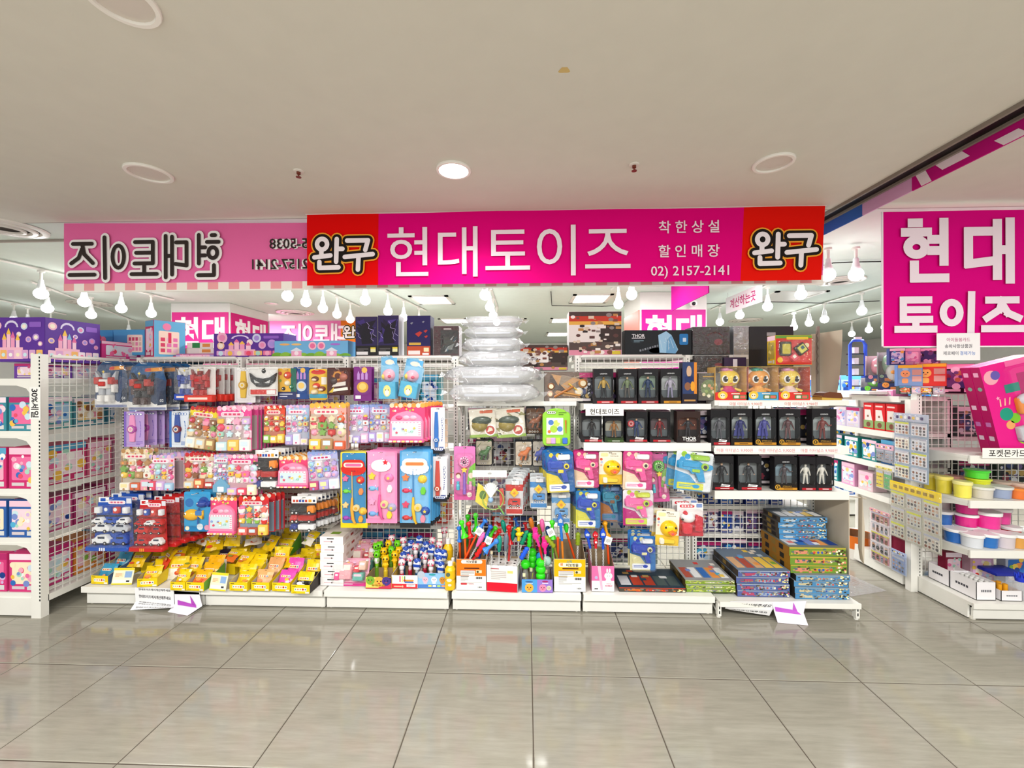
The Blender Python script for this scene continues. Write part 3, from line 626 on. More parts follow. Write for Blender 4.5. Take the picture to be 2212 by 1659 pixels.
def car(m, cx, cz, L, col, win, y, d=.016, truck=False):
    H = L*.42
    o = [(-.5, .0), (.5, .0), (.5, .3), (.42, .34), (.3, .55), (-.18, .55), (-.34, .33), (-.5, .27)] if not truck else [(-.5, 0), (.5, 0), (.5, .6), (-.16, .6), (-.16, .45), (-.2, .6), (-.42, .6), (-.5, .34)]
    m.prism([(cx+p[0]*L, cz+.1*L+p[1]*L*.8) for p in o], y-d, y, col, inset=.002)
    m.rect(cx-.14*L, cz+.36*L, cx+.26*L, cz+.48*L, y-d-.0006, win)
    for x in (-.3, .28): m.prism(ell(cx+x*L, cz+.1*L, .1*L, .1*L, 10), y-d-.003, y, '1d1d20'); m.disc(cx+x*L, cz+.1*L, .05*L, y-d-.0036, 'c9c9cc', 8)
def rnd_item(rd, m, cx, cz, s, col, y):
    k = rd.random()
    if k < .3: m.dome(cx, cz, s*.5, s*.5, y, s*.35, col, 10); m.disc(cx, cz, s*.2, y-s*.36, rd.choice(PK), 8)
    elif k < .55: m.prism(rr(cx-s*.45, cz-s*.35, cx+s*.45, cz+s*.35, s*.12), y-s*.3, y, col, inset=s*.06); m.disc(cx, cz, s*.18, y-s*.3-.0005, rd.choice(RD), 8)
    elif k < .75: m.prism([(cx-s*.3, cz-s*.45), (cx+s*.3, cz-s*.45), (cx+s*.42, cz+s*.1), (cx-s*.42, cz+s*.1)], y-s*.3, y, col, inset=s*.05); m.dome(cx, cz+s*.15, s*.4, s*.32, y-.001, s*.3, rd.choice(PK), 10)
    else: m.prism(star(cx, cz, s*.5, .6), y-s*.25, y, col, inset=s*.05)
def d_food(t, w, h, bg='e9579a', hd='f6b9cf', pal=PK, seed=1, tray='e9dcd6', edge=None, toys=3, house=None):
    rd = random.Random(seed); card(t, w, h, bg)
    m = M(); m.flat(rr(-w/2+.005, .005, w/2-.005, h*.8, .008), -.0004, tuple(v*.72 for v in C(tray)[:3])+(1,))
    n = 7
    for i in range(n): m.disc(-w/2+(i+.5)*w/n, h-.008, w/n*.5, -.0005-.00005*i, edge or pal[i % 2], 10)
    for i in range(9): m.disc(rd.uniform(-w*.45, w*.45), h*rd.uniform(.8, .97), rd.uniform(.004, .011), -.0009-.00005*i, rd.choice(pal), 8)
    m.rect(-w/2+.004, .004, -w/2+.01, h*.86, -.0007, pal[4]); m.rect(w/2-.01, .004, w/2-.004, h*.86, -.0007, bg)
    plaque(m, -w*.05, h*.84, w*.66, h*.1, -.0016, hd); obj('print', m, MP, t)
    m = M(); nc = 4; nr = max(3, int(h*.5/(w/nc)))
    for r in range(nr):
        for c in range(nc):
            cx = -w/2+(c+.5)*w/nc+rd.uniform(-.003, .003); cz = h*.32+(r+.5)*h*.44/nr
            if rd.random() < .5: m.flat(rr(cx-w/nc*.46, cz-w/nc*.42, cx+w/nc*.46, cz+w/nc*.42, .004), -.0011, rd.choice(['f6efe9', 'd9cfd2', pal[1]]))
            rnd_item(rd, m, cx, cz, w/nc*rd.uniform(.72, 1.08), rd.choice(pal), -.0016)
            for q in range(2): m.dome(cx+rd.uniform(-.5, .5)*w/nc, cz+rd.uniform(-.5, .5)*w/nc, w*.035, w*.03, -.002, .012, rd.choice(pal), 6)
    s = obj('toy_food', m, MG, t); s['kind'] = 'stuff'
    for i in range(toys):
        m = M(); cx = -w/2+(i+.5)*w/toys; a = w/toys*.46; hh = h*rd.uniform(.18, .3); c = rd.choice(pal)
        if house and i == 0: m.prism([(cx-a, .006), (cx+a, .006), (cx+a, hh*.7), (cx, hh*1.4), (cx-a, hh*.7)], -.022, -.001, house, inset=.003); m.flat(rr(cx-a*.4, .012, cx+a*.4, hh*.6, .006), -.0226, 'f4f7fa')
        else:
            m.prism(rr(cx-a, .006, cx+a, hh, .007), -.022, -.001, c, inset=.004); m.flat(rr(cx-a*.65, hh*.45, cx+a*.65, hh*.85, .003), -.0226, rd.choice(['f7f3ee', 'd8e8f2', 'f8e6a8'])); m.disc(cx, hh*.25, a*.25, -.0228, rd.choice(pal), 8)
        obj('play_toy', m, MG, t)
    shell(t, -w/2+.004, .003, w/2-.004, h*.79, .03)
def d_house(t, w, h, seed=1):
    rd = random.Random(seed); card(t, w, h, 'e34a78', name='backing_card', notch=False)
    m = M(); n = 8
    for i in range(n): m.disc(-w/2+(i+.5)*w/n, h-.006, w/n*.55, -.0004-.00005*i, 'f2a24a' if i % 2 else 'f7e2c0', 10)
    for i in range(8): m.disc(rd.uniform(-w*.42, w*.42), h*rd.uniform(.83, .96), .008, -.001-.00005*i, rd.choice(RD), 8)
    obj('print', m, MP, t)
    m = M(); m.prism([(-w*.49, .08*h), (w*.49, .08*h), (w*.47, .55*h), (w*.4, .68*h), (w*.25, .78*h), (0, .84*h), (-w*.25, .78*h), (-w*.4, .68*h), (-w*.47, .55*h)], -.03, -.0008, 'f08cb0', inset=.006); obj('house_front', m, MG, t)
    m = M(); m.rect(-w*.4, .17*h, w*.4, .52*h, -.0306, 'cfe0e4'); m.rect(-w*.42, .51*h, w*.42, .56*h, -.031, 'fbf7f4')
    for i in range(9): x = -w*.4+i*w*.1; m.rect(x, .515*h, x+w*.05, .55*h, -.0316, 'e9a4bd')
    m.rect(w*.33, .17*h, w*.42, .53*h, -.0312, 'f8f2f2')
    for i in range(6): m.rect(w*.34, (.2+.055*i)*h, w*.41, (.22+.055*i)*h, -.0318, 'd88aa8')
    for i in range(9): rnd_item(rd, m, rd.uniform(-w*.34, w*.26), h*rd.uniform(.2, .4), .02, rd.choice(LV+PK), -.031)
    obj('play_window', m, MG, t)
    m = M()
    for i in range(3): m.dome((i-1)*w*.2, .66*h, w*.1, h*.06, -.03, .008, rd.choice(['f6d9e2', 'e0507e', 'f4b3c8']))
    obj('roof_toys', m, MG, t); t.children[-1]['kind'] = 'stuff'
    m = M(); m.prism(rr(-w*.5, 0, w*.5, .1*h, .006), -.038, -.0008, 'ee5f95', inset=.004)
    for i in range(8): m.prism(rr(-w*.48+i*w*.12, .004, -w*.39+i*w*.12, .06*h, .003), -.042, -.036, 'f6d27c' if i % 2 else 'f6ece0')
    obj('house_base', m, MG, t)
def d_truck(t, w, h, seed=1):
    m = M(); m.prism(rr(-w/2, h*.8, w/2, h, .004), -.001, .001, 'f5f3f0'); m.flat(rr(-.012, h-.012, .012, h-.007, .002), -.0014, '444444')
    for i in range(5): x = -w*.44+i*w*.12; m.rect(x, h*.83, x+w*.09, h*.9, -.0015, ['c94a3a', 'c94a3a', '3a55a8', '3a55a8', 'c94a3a'][i])
    m.flat(rr(w*.18, h*.83, w*.3, h*.91, .003), -.0015, 'e0a53a'); m.disc(w*.4, h*.87, w*.05, -.0015, '333a55', 10); obj('header_card', m, MP, t)
    m = M(); m.rect(-w*.48, h*.02, w*.48, h*.8, .001, '2e2a2c'); obj('inner_card', m, MP, t)
    for i, (c, c2) in enumerate((('20348a', 'f1f1f4'), ('c22a25', 'b3201c'), ('262324', 'ef8b1f'))):
        m = M(); z = h*(.02+.25*i); s = -1 if i < 2 else 1
        m.prism([(s*w*a, z+b_*h) for a, b_ in ((.48, .04), (.2, .04), (.2, .22), (.42, .22), (.48, .13))][::s], -.035, 0, c if i < 2 else c2, inset=.003)
        m.prism(rr(min(-s*w*.48, s*w*.16), z+.06*h, max(-s*w*.48, s*w*.16), z+.2*h, .004), -.035, 0, c2 if i < 2 else c, inset=.003)
        for x in (-.36, -.2, .3): m.prism(ell(s*-x*w if i < 2 else x*w, z+.045*h, w*.07, w*.07, 10), -.038, -.01, '1b1b1d'); m.disc(s*-x*w if i < 2 else x*w, z+.045*h, w*.035, -.0386, 'eeeeee', 8)
        obj('toy_truck', m, MG, t)
    shell(t, -w/2, 0, w/2, h*.82, .042, .006, MFOIL, 'bag')
def d_fishing(t, w, h, bg, rim, emb, rod, pal, foot, knob, seed=1, round_badge=False):
    rd = random.Random(seed); card(t, w, h, rim, .01)
    m = M(); m.flat(rr(-w*.44, h*.06, w*.44, h*.985, .01), -.0004, bg); m.rect(-w*.5, 0, w*.5, h*.06, -.0005, foot)
    for i in range(14): m.disc(rd.uniform(-w*.4, w*.4), h*rd.uniform(.1, .95), rd.uniform(.002, .005), -.0007-.00003*i, 'ffffff', 6)
    obj('print', m, MP, t)
    m = M()
    if round_badge: m.flat(ell(0, h*.8, w*.32, h*.085, 20), -.012, 'fbeaf2'); m.flat(ell(0, h*.8, w*.27, h*.07, 20), -.0126, emb); m.flat(star(w*.14, h*.845, w*.1, .5), -.013, 'd8303c'); m.flat(ell(0, h*.79, w*.13, h*.03, 12), -.013, 'fdf6f8')
    else:
        for k in range(11): a = math.pi+math.pi*k/10; m.flat(ell(w*.38*math.cos(a), h*.78+h*.06*math.sin(a), w*.09, w*.09, 10), -.0108-.0001*k, emb)
        m.flat(rr(-w*.42, h*.755, w*.42, h*.9, w*.2), -.0122, emb); m.flat(rr(-w*.36, h*.80, w*.36, h*.86, w*.08), -.0128, 'f8e9d0'); m.flat(rr(-w*.3, h*.81, w*.3, h*.85, w*.06), -.0134, pal[0])
    m.v = [(v[0], v[1], v[2]) for v in m.v]; obj('badge', m, MP, t)
    m = M(); m.tube([(-w*.06, -.008, h*.74), (-w*.05, -.008, h*.4)], .004, rod); m.tube([(-w*.05, -.01, h*.4), (-w*.06, -.012, h*.26), (-w*.02, -.012, h*.12), (w*.06, -.012, h*.06)], .012, knob, rs=[.008, .013, .012, .009]); m.prism(ell(w*.1, h*.265, w*.13, w*.13, 14), -.02, -.004, 'd9c890', inset=.004); m.prism(ell(w*.1, h*.265, w*.05, w*.05, 10), -.026, -.02, knob); obj('toy_rod', m, MG, t)
    for i, (x, z) in enumerate(((-.3, .65), (.24, .63), (-.3, .48), (.27, .48), (-.3, .3), (.33, .22), (-.3, .13), (.26, .12))):
        m = M(); c = pal[i % len(pal)]; s = w*.13; cx, cz = x*w, z*h; k = i % 4
        if k == 0: m.prism(star(cx, cz, s, .6), -.016, -.0012, c, inset=.003)
        elif k == 1: m.dome(cx, cz, s*1.2, s*1.1, -.0012, .02, c); m.flat(star(cx, cz, s*.5, .5), -.0216, 'f6d24a')
        elif k == 2: m.dome(cx, cz, s, s*.62, -.0012, .016, c); m.prism([(cx+s*.8, cz), (cx+s*1.5, cz+s*.5), (cx+s*1.5, cz-s*.5)], -.01, -.0012, c); m.disc(cx-s*.5, cz+s*.1, s*.14, -.016, '222222', 8)
        else: m.prism([(cx-s*.4, cz-s*.9), (cx+s*.4, cz-s*.9), (cx+s*.7, cz), (cx+s*.3, cz+s*.9), (cx-s*.3, cz+s*.9), (cx-s*.7, cz)], -.016, -.0012, c, inset=.003)
        obj('toy_catch', m, MG, t)
    shell(t, -w*.43, h*.07, w*.43, h*.73, .028)
def d_watch(t, w, h, bg, strap, face, side='2a3f8c', long=False):
    card(t, w, h, bg, .008)
    m = M(); m.rect(-w*.5, h*.0, -w*.38, h, -.0004, side) if not long else m.rect(-w*.5, 0, w*.5, h*.1, -.0004, '26262a')
    rd = random.Random(int(w*1e5))
    for i in range(12):
        a = -.9+i*.16; m.disc(w*(.22+.1*math.cos(a)), h*(.5+.28*math.sin(a)), .004, -.0006-.00002*i, side, 8)
    lines(m, w*.1, h*.05, w*.42, h*.16, -.0006, side, 3)
    for i in range(3 if long else 0): m.disc(w*.33, h*(.75-.1*i), w*.09, -.001, '8890a8', 10); m.disc(w*.33, h*(.75-.1*i), w*.06, -.0014, 'e6e8ee', 10)
    plaque(m, w*.05, h*.1 if long else h*.92, w*.7, h*.07, -.001, 'f7f7f9', side, side); obj('print', m, MP, t)
    x = -w*.06 if not long else -w*.1
    m = M(); m.prism([(x-w*.12, h*.14), (x+w*.12, h*.14), (x+w*.15, h*.4), (x+w*.15, h*.56), (x+w*.1, h*.9), (x-w*.1, h*.9), (x-w*.15, h*.56), (x-w*.15, h*.4)], -.012, -.0008, strap, inset=.003); obj('watch_strap', m, MG, t)
    cz = h*.3 if long else h*.5
    m = M(); m.prism(ell(x, cz, w*.2, w*.2, 14), -.02, -.0008, face, inset=.004); m.disc(x, cz, w*.12, -.0206, 'e8ddc8', 12); m.disc(x, cz, w*.07, -.021, strap, 10); obj('watch_face', m, MG, t)
    shell(t, x-w*.26, h*.08, x+w*.26, h*.93, .025, .012)
def figure(m, cx, z0, H, skin, top, leg, y, arms=(.5, .5), boots=None, d=.6, spread=.1, n=6):
    """a standing toy figure of height H as one mesh"""
    f = lambda x, z: (cx+x*H, y, z0+z*H)
    for s in (-1, 1):
        m.tube([f(s*.055, .5), f(s*.075, .27), f(s*spread, .03)], .05*H, leg, n=n, rs=[.062*H, .05*H, .036*H]); m.tube([f(s*spread, .06), f(s*(spread+.01), .0)], .04*H, boots or leg, n=n, rs=[.036*H, .05*H])
        a = arms[0 if s < 0 else 1]; m.tube([f(s*.12, .78), f(s*(.15+.12*a), .6), f(s*(.16+.22*a), .46 if a < .8 else .6)], .04*H, top, n=n, rs=[.045*H, .036*H, .028*H]); m.ball(f(s*(.16+.24*a), .43 if a < .8 else .62), .032*H, skin, 6, 4)
    m.tube([f(0, .46), f(0, .56), f(0, .7), f(0, .81), f(0, .86)], .1*H, top, n=8, rs=[.085*H, .08*H, .125*H, .115*H, .035*H])
    m.ball(f(0, .925), (.06*H, .06*H, .075*H), skin, 8, 6)
def d_fig(t, w, h, d=.06, frame='171519', win='8f989c', band='b31f28', cols=('c9a58a', '3a3d48', '2a2c34'), head='LEGENDS', arms=(.4, .5), badge=None, foot='231f22', cape=None, second=None, solid=False, pale=False):
    zt, zb = h*.8, h*.17
    m = M(); m.box(-w/2, w/2, d-.003, d, 0, h, frame); m.box(-w/2, -w/2+.003, 0, d, 0, h, frame); m.box(w/2-.003, w/2, 0, d, 0, h, frame); m.box(-w/2, w/2, 0, d, 0, .003, frame); m.box(-w/2, w/2, 0, d, h-.003, h, frame)
    m.rect(-w/2+.004, zb, w/2-.004, zt, d-.0036, win); m.rect(-w/2+.004, zb, w/2-.004, zb+(zt-zb)*.35, d-.004, foot if solid else '6c7478'); obj('carton', m, MP, t)
    m = M(); m.box(-w/2, w/2, -.001, .001, zt, h, frame); m.box(-w/2, w/2, -.001, .001, 0, zb, foot)
    m.box(-w/2, -w*.46, -.001, .001, zb, zt, frame); m.box(w*.46, w/2, -.001, .001, zb, zt, frame)
    for s in (-1, 1): m.poly([(s*w*.46, -.0005, zt), (s*w*.2, -.0005, zt), (s*w*.38, -.0005, zt-h*.025), (s*w*.46, -.0005, zt-h*.1)], frame); m.poly([(s*w*.46, -.0005, zb), (s*w*.46, -.0005, zb+h*.12), (s*w*.36, -.0005, zb)], foot)
    obj('window_frame', m, MP, t)
    m = M()
    m.text(head, 0, h*.86, h*.035, -.0018, 'd9d9dc', .01, maxw=w*.5) if head else None
    m.rect(-w*.34, h*.02, w*.5, h*.085, -.0014, band); m.rect(-w*.1, h*.04, w*.3, h*.06, -.0018, 'f2e8e6' if band != 'c98a25' else '5a3a12')
    if badge == 'E': m.flat(ell(-w*.36, h*.1, w*.12, w*.12, 14), -.0022, 'c9962c'); m.flat(ell(-w*.36, h*.1, w*.08, w*.08, 12), -.0026, '2a2016'); m.text('E', -w*.36, h*.1, w*.1, -.003, 'd8a638', .02); m.text('ETERNALS', w*.06, h*.125, h*.04, -.0018, 'b98f3a', 0, maxw=w*.7)
    elif badge == 'S': m.poly([(-w*.1, -.002, h*.1), (w*.3, -.002, h*.09), (w*.34, -.002, h*.15), (w*.05, -.002, h*.17), (-w*.04, -.002, h*.19)], 'efeff0'); lines(m, -.02, h*.1, w*.26, h*.15, -.0024, '2a2326', 2)
    obj('print', m, MP, t)
    m = M(); H = (zt-zb)*.96
    if cape: m.prism([(-.25*H, zb+.02), (.25*H, zb+.02), (.12*H, zb+.8*H), (-.12*H, zb+.8*H)], d*.6, d*.66, cape)
    figure(m, w*.04, zb+.002, H, *cols, d*.5, arms); obj('figure', m, MG, t)
    if second: m = M(); m.prism(ell(-w*.24, zb+H*.72, w*.17, w*.17, 16), d*.3, d*.36, second, inset=.002); m.disc(-w*.24, zb+H*.72, w*.11, d*.3-.001, 'c8948e', 14); m.disc(-w*.24, zb+H*.72, w*.06, d*.3-.002, '8a2430', 12); obj('accessory', m, MG, t)
    m = M(); m.prism(rr(-w*.46, zb, w*.46, zt, .01), -.012, .0, 'ffffff', inset=.006); obj('window', m, MFOIL if pale else MK, t)
GUNO = [(-.5, .12), (-.5, .42), (-.42, .5), (.1, .5), (.2, .4), (.46, .36), (.5, .2), (.4, .1), (.22, .06), (.3, -.5), (.12, -.5), (0, -.08), (-.1, -.14), (-.16, .02)]
def d_gun(t, w, h, bg, gun, acc, lab='f4f2f4', flip=False, big=False, side=None, seed=1):
    rd = random.Random(seed); card(t, w, h, bg, .014); s = -1 if flip else 1
    m = M(); m.flat([(-w*.5, h*.0), (w*.3, 0), (-w*.1, h*.4), (-w*.5, h*.5)], -.0004, side or acc)
    for i in range(5): m.disc(rd.uniform(-w*.4, w*.4), h*rd.uniform(.78, .95), w*.08, -.0006-.0001*i, rd.choice([acc, lab, 'f0c94a', gun]), 10)
    m.flat(rr(-w*.42, h*.03, w*.3, h*.2, .008), -.0012, lab); lines(m, -w*.36, h*.08, w*.2, h*.16, -.0016, gun, 2); m.flat(ell(w*.1, h*.12, w*.1, h*.05, 10), -.002, gun); obj('print', m, MP, t)
    m = M(); k = w*(.96 if big else .92); kz = h*.52
    o = [(s*p[0]*k, h*.52+p[1]*kz) for p in GUNO]
    m.prism(o if s > 0 else o[::-1], -.035, -.001, gun, inset=.005)
    m.prism(rr(-k*.38, h*.62, k*.1, h*.76, .006), -.041, -.034, gun, inset=.004); m.prism(rr(-k*.1, h*.5, k*.12, h*.58, .004), -.04, -.034, acc, inset=.003); obj('toy_gun', m, MG, t)
    m = M(); m.prism(ell(s*k*.24, h*.66, w*.1, w*.1, 14), -.046, -.034, acc, inset=.003); m.disc(s*k*.24, h*.66, w*.055, -.0466, '2b2b30', 12); obj('gun_dial', m, MG, t)
    m = M(); m.prism(rr(-w*.05, h*.8, w*.38, h*.93, .01), -.022, -.001, lab if not big else acc, inset=.005); obj('soap_bottle', m, MG, t)
    shell(t, -w*.47, h*.02, w*.47, h*.95, .05, .02, MFOIL)
def d_duck(t, w, h, seed=1):
    card(t, w, h, 'f6eedd', .012)
    m = M(); m.rect(-w*.5, .0, w*.5, h*.3, -.0004, 'f0c53a'); m.flat(rr(-w*.42, h*.84, -w*.1, h*.95, .01), -.0006, 'f2e2a8')
    for i, c in enumerate(('d8503c', 'b7c3dd', 'e8a7a0', 'f0ead8', 'f0ead8')): m.disc(-w*.4+.004*(i % 2), h*(.76-.09*i), w*(.06 if i < 2 else .045), -.0008, c, 10)
    m.text('러브덕', w*.14, h*.92, h*.05, -.001, '6a5a44', .01); m.text('카메라자동버블', w*.16, h*.855, h*.035, -.001, '6a5a44', 0, maxw=w*.6); obj('print', m, MP, t)
    m = M(); m.dome(w*.06, h*.5, w*.38, h*.24, -.001, .05, 'f5c518', 16); m.dome(w*.06, h*.73, w*.05, h*.03, -.02, .02, 'f5c518'); obj('duck_head', m, MG, t)
    m = M(); m.prism([(-w*.08, h*.45), (w*.1, h*.52), (w*.3, h*.45), (w*.18, h*.37), (w*.08, h*.355), (-.0, h*.38)], -.066, -.035, 'ee7a2a', inset=.004); m.dome(w*.1, h*.43, w*.07, h*.04, -.064, .006, 'e85a5a', 10); obj('beak', m, MG, t)
    m = M()
    for s in (-1, 1): m.dome(w*.06+s*w*.21, h*.57, w*.045, h*.035, -.041, .006, '2a2020', 10)
    obj('eyes', m, MG, t); t.children[-1]['kind'] = 'stuff'
    m = M(); m.prism(rr(-w*.32, h*.08, w*.3, h*.2, .008), -.025, -.001, 'e9c93c', inset=.004); m.prism(rr(-w*.34, h*.06, -w*.16, h*.22, .008), -.03, -.001, 'f7f1e0', inset=.004); obj('soap_bottle', m, MG, t)
    shell(t, -w*.46, h*.03, w*.48, h*.8, .03, .03)
def robot(m, cx, cz, H, c1, c2, c3, y):
    f = lambda a, b_, c, e, d, col: m.prism(rr(cx+a*H, cz+b_*H, cx+c*H, cz+e*H, .02*H), y-d*H, y, col, inset=.02*H)
    f(-.14, .42, .14, .72, .2, c1); f(-.06, .74, .06, .92, .16, c3); f(-.1, .5, .1, .64, .26, c2)
    for s in (-1, 1):
        a, b_ = sorted((s*.05, s*.2)); f(a, .0, b_, .22, .2, c1); f(a, .22, b_, .42, .15, c3)
        a, b_ = sorted((s*.15, s*.3)); f(a, .56, b_, .78, .2, c2); a, b_ = sorted((s*.2, s*.31)); f(a, .3, b_, .56, .14, c1); m.prism([(cx+s*.2*H, cz+.8*H), (cx+s*.34*H, cz+.98*H), (cx+s*.3*H, cz+.7*H)][::s], y-.1*H, y, c3)
    m.flat(star(cx, cz+.95*H, .06*H, .4, 4), y-.17*H, 'f0d24a')
def d_robot(t, w, h, base, top, c1, c2, c3, num='04', seed=1):
    m = M(); q = [(-w*.5, .0), (w*.5, 0), (w*.47, h*.4), (w*.5, h*.62), (w*.4, h*.9), (w*.22, h), (-w*.22, h), (-w*.4, h*.9), (-w*.5, h*.6), (-w*.47, h*.4)]
    m.prism(q, 0, .0015, base); obj('backing_card', m, MP, t)
    m = M(); m.flat([(p[0]*.96, h*.7 if p[1] < h*.6 else p[1]*.99) for p in q[2:9]], -.0004, top); m.flat([(-w*.02, h*.8), (w*.4, h*.82), (w*.38, h*.9), (0, h*.88)], -.001, 'e0912c'); m.flat([(-w*.06, h*.81), (w*.1, h*.82), (w*.1, h*.88), (-w*.04, h*.87)], -.0014, 'c8352c')
    m.flat([(-w*.5, 0), (w*.5, 0), (w*.5, h*.16), (w*.2, h*.12), (w*.05, h*.2), (-w*.15, h*.11), (-w*.5, h*.19)], -.001, 'e9e7e6'); m.rect(-w*.48, .002, w*.48, h*.06, -.0014, '8891b5'); m.flat([(w*.26, h*.1), (w*.5, h*.12), (w*.48, h*.42), (w*.34, h*.4)], -.0018, '2e3b52'); m.text(num, w*.38, h*.2, h*.06, -.0022, 'eef0f4', .01); obj('print', m, MP, t)
    m = M(); robot(m, -w*.06, h*.12, h*.68, c1, c2, c3, -.004); obj('toy_robot', m, MG, t)
    shell(t, -w*.47, h*.03, w*.46, h*.92, .06, .04, MFOIL)
def d_red_robot(t, w, h, c1='b81f22', base='d8382c', c3='8c1518'):
    card(t, w, h, 'e8e4e2', .008); m = M(); m.prism(rr(-w*.52, 0, w*.52, h*.2, .006), -.045, 0, base, inset=.006); m.rect(-w*.36, h*.07, w*.36, h*.13, -.0456, 'f2d8cc'); obj('base_tray', m, MG, t)
    m = M(); robot(m, 0, h*.18, h*.76, c1, c1, c3, -.004); obj('toy_robot', m, MG, t)
    shell(t, -w*.47, h*.16, w*.47, h*.97, .055, .03, MFOIL)
def d_rescue(t, w, h, c='2349a8', seed=1, red=False):
    rd = random.Random(seed); m = M()
    m.prism([(-w*.47, 0), (w*.47, 0), (w*.42, h), (-w*.34, h)], 0, .002, c); obj('backing_card', m, MP, t)
    m = M(); m.rect(-w*.34, h*.9, -w*.1, h, -.0008, 'f2f2f4'); m.flat(rr(-w*.3, h*.92, -w*.18, h*.98, .003), -.0012, c); plaque(m, w*.08, h*.9, w*.4, h*.07, -.001, 'f4d8de', 'ffffff', 'd46a84'); m.rect(w*.3, h*.88, w*.42, h*.98, -.0012, 'd9dbe4')
    for k in range(3): m.rect(-w*.44, h*(.14+.24*k), w*.44, h*(.145+.24*k)+.012, -.001, '2f3140' if not red else '7a1a1c')
    obj('print', m, MP, t)
    m = M(); m.prism([(-w*.5, 0), (w*.5, 0), (w*.48, h*.09), (-w*.48, h*.09)], -.055, 0, c, inset=.004)
    for i in range(3): m.rect(-w*.16+i*w*.05, .004, -w*.13+i*w*.05, h*.07, -.0556, 'eef0f4' if not red else 'f0a234')
    obj('base_tray', m, MG, t)
    a = ['f4f5f7', '2b56b8', 'f1f2f5', 'c9ced8'] if not red else ['c21f22', 'f2efee', 'd02a26', 'b3191c']
    k = 0
    for z, n in ((.1, 2), (.33, 2), (.5, 3), (.7, 4)):
        for i in range(n):
            m = M(); L = w*.86/n; cx = -w*.42+(i+.5)*L
            if z < .6: car(m, cx, h*z, L*.92, a[k % 4], '23304a', -.004, .03)
            else: m.prism(rr(cx-L*.3, h*z, cx+L*.3, h*z+h*.12, .004), -.025, -.002, ['f0f2f4', '2b56b8', 'd8443c', 'e6e8ee'][i], inset=.003); m.disc(cx, h*z+h*.08, L*.2, -.026, 'f6f6f8', 8)
            obj('rescue_toy', m, MG, t); k += 1
    shell(t, -w*.46, h*.06, w*.44, h*.86, .06, .01, MFOIL)
def d_fish(t, w, h):
    card(t, w, h, '3a9ad0', .012); m = M(); m.rect(-w*.5, h*.0, w*.5, h*.14, -.0004, '2b7fb8')
    for i, (x, z, s, c) in enumerate(((-.3, .72, .16, '2d6fb4'), (.25, .74, .2, '1f4f9c'), (.1, .12, .12, 'd8e6ef'), (.36, .1, .1, 'e6a0b8'), (-.38, .08, .08, 'f2e6c8'))): m.disc(x*w, z*h, s*w, -.0008-.0001*i, c, 14)
    obj('print', m, MP, t); 
    for (x, z, s, c) in ((-.2, .42, .3, 'f0b428'), (.2, .7, .2, '1e3f98')):
        m = M(); m.dome(x*w, z*h, s*w, s*w*.7, -.001, .035, c, 14); m.prism([(x*w+s*w*.8, z*h), (x*w+s*w*1.5, z*h+s*w*.6), (x*w+s*w*1.5, z*h-s*w*.5)], -.02, -.001, c, inset=.003); m.dome(x*w-s*w*.45, z*h+s*w*.2, s*w*.16, s*w*.16, -.027, .008, 'f6f6f6', 8); m.disc(x*w-s*w*.48, z*h+s*w*.2, s*w*.08, -.0354, '1c1c1c', 8); obj('toy_fish', m, MG, t)
    m = M(); m.tube([(w*.1, -.012, h*.6), (w*.06, -.012, h*.2)], .005, '2a5ea8'); m.prism(rr(0, h*.42, w*.24, h*.54, .006), -.025, -.002, '3f7cc0', inset=.003); obj('toy_net', m, MG, t)
    shell(t, -w*.46, h*.16, w*.46, h*.94, .045, .02)
def d_beast(t, w, h, bg='d7cdbf', body='7c8a4a', dark='3d3b2f', seed=1, rim='2c2b2d'):
    rd = random.Random(seed); card(t, w, h, rim, .012)
    m = M(); m.flat(rr(-w*.45, h*.04, w*.45, h*.96, .01), -.0004, bg)
    for i in range(16): cx, cz = rd.uniform(-w*.38, w*.38), h*rd.uniform(.1, .9); m.flat([(cx+rd.uniform(-.03, .03)*w/.15, cz+rd.uniform(-.03, .03)*h/.2) for _ in range(3)], -.0008-.00004*i, rd.choice([dark, 'c9b594', 'efe9df', body, '8b6a44']))
    for i in range(4): m.disc(-w*.28+i*w*.13, h*.1, w*.05, -.0018, 'e8e4dc', 8); m.disc(-w*.28+i*w*.13, h*.1, w*.03, -.0022, dark, 8)
    obj('print', m, MP, t)
    m = M(); m.tube([(-w*.3, -.012, h*.42), (-w*.1, -.018, h*.5), (w*.12, -.018, h*.52), (w*.26, -.016, h*.66)], .02, body, n=8, rs=[.006, .022, .024, .014]); m.ball((w*.28, -.018, h*.7), (.02, .014, .014), body); m.tube([(w*.3, -.018, h*.69), (w*.42, -.018, h*.66)], .008, body, rs=[.01, .005])
    for x in (-.12, -.02, .12, .2): m.tube([(x*w, -.016, h*.5), (x*w+.004, -.016, h*.38), (x*w-.004, -.016, h*.26)], .008, dark if x in (-.02, .2) else body, rs=[.013, .009, .01])
    for i in range(5): m.prism([(w*(-.2+.09*i), h*.53), (w*(-.13+.09*i), h*.53), (w*(-.16+.09*i), h*.62)], -.02, -.012, dark)
    obj('toy_dinosaur', m, MG, t); shell(t, -w*.43, h*.18, w*.46, h*.84, .042, .03, MFOIL)
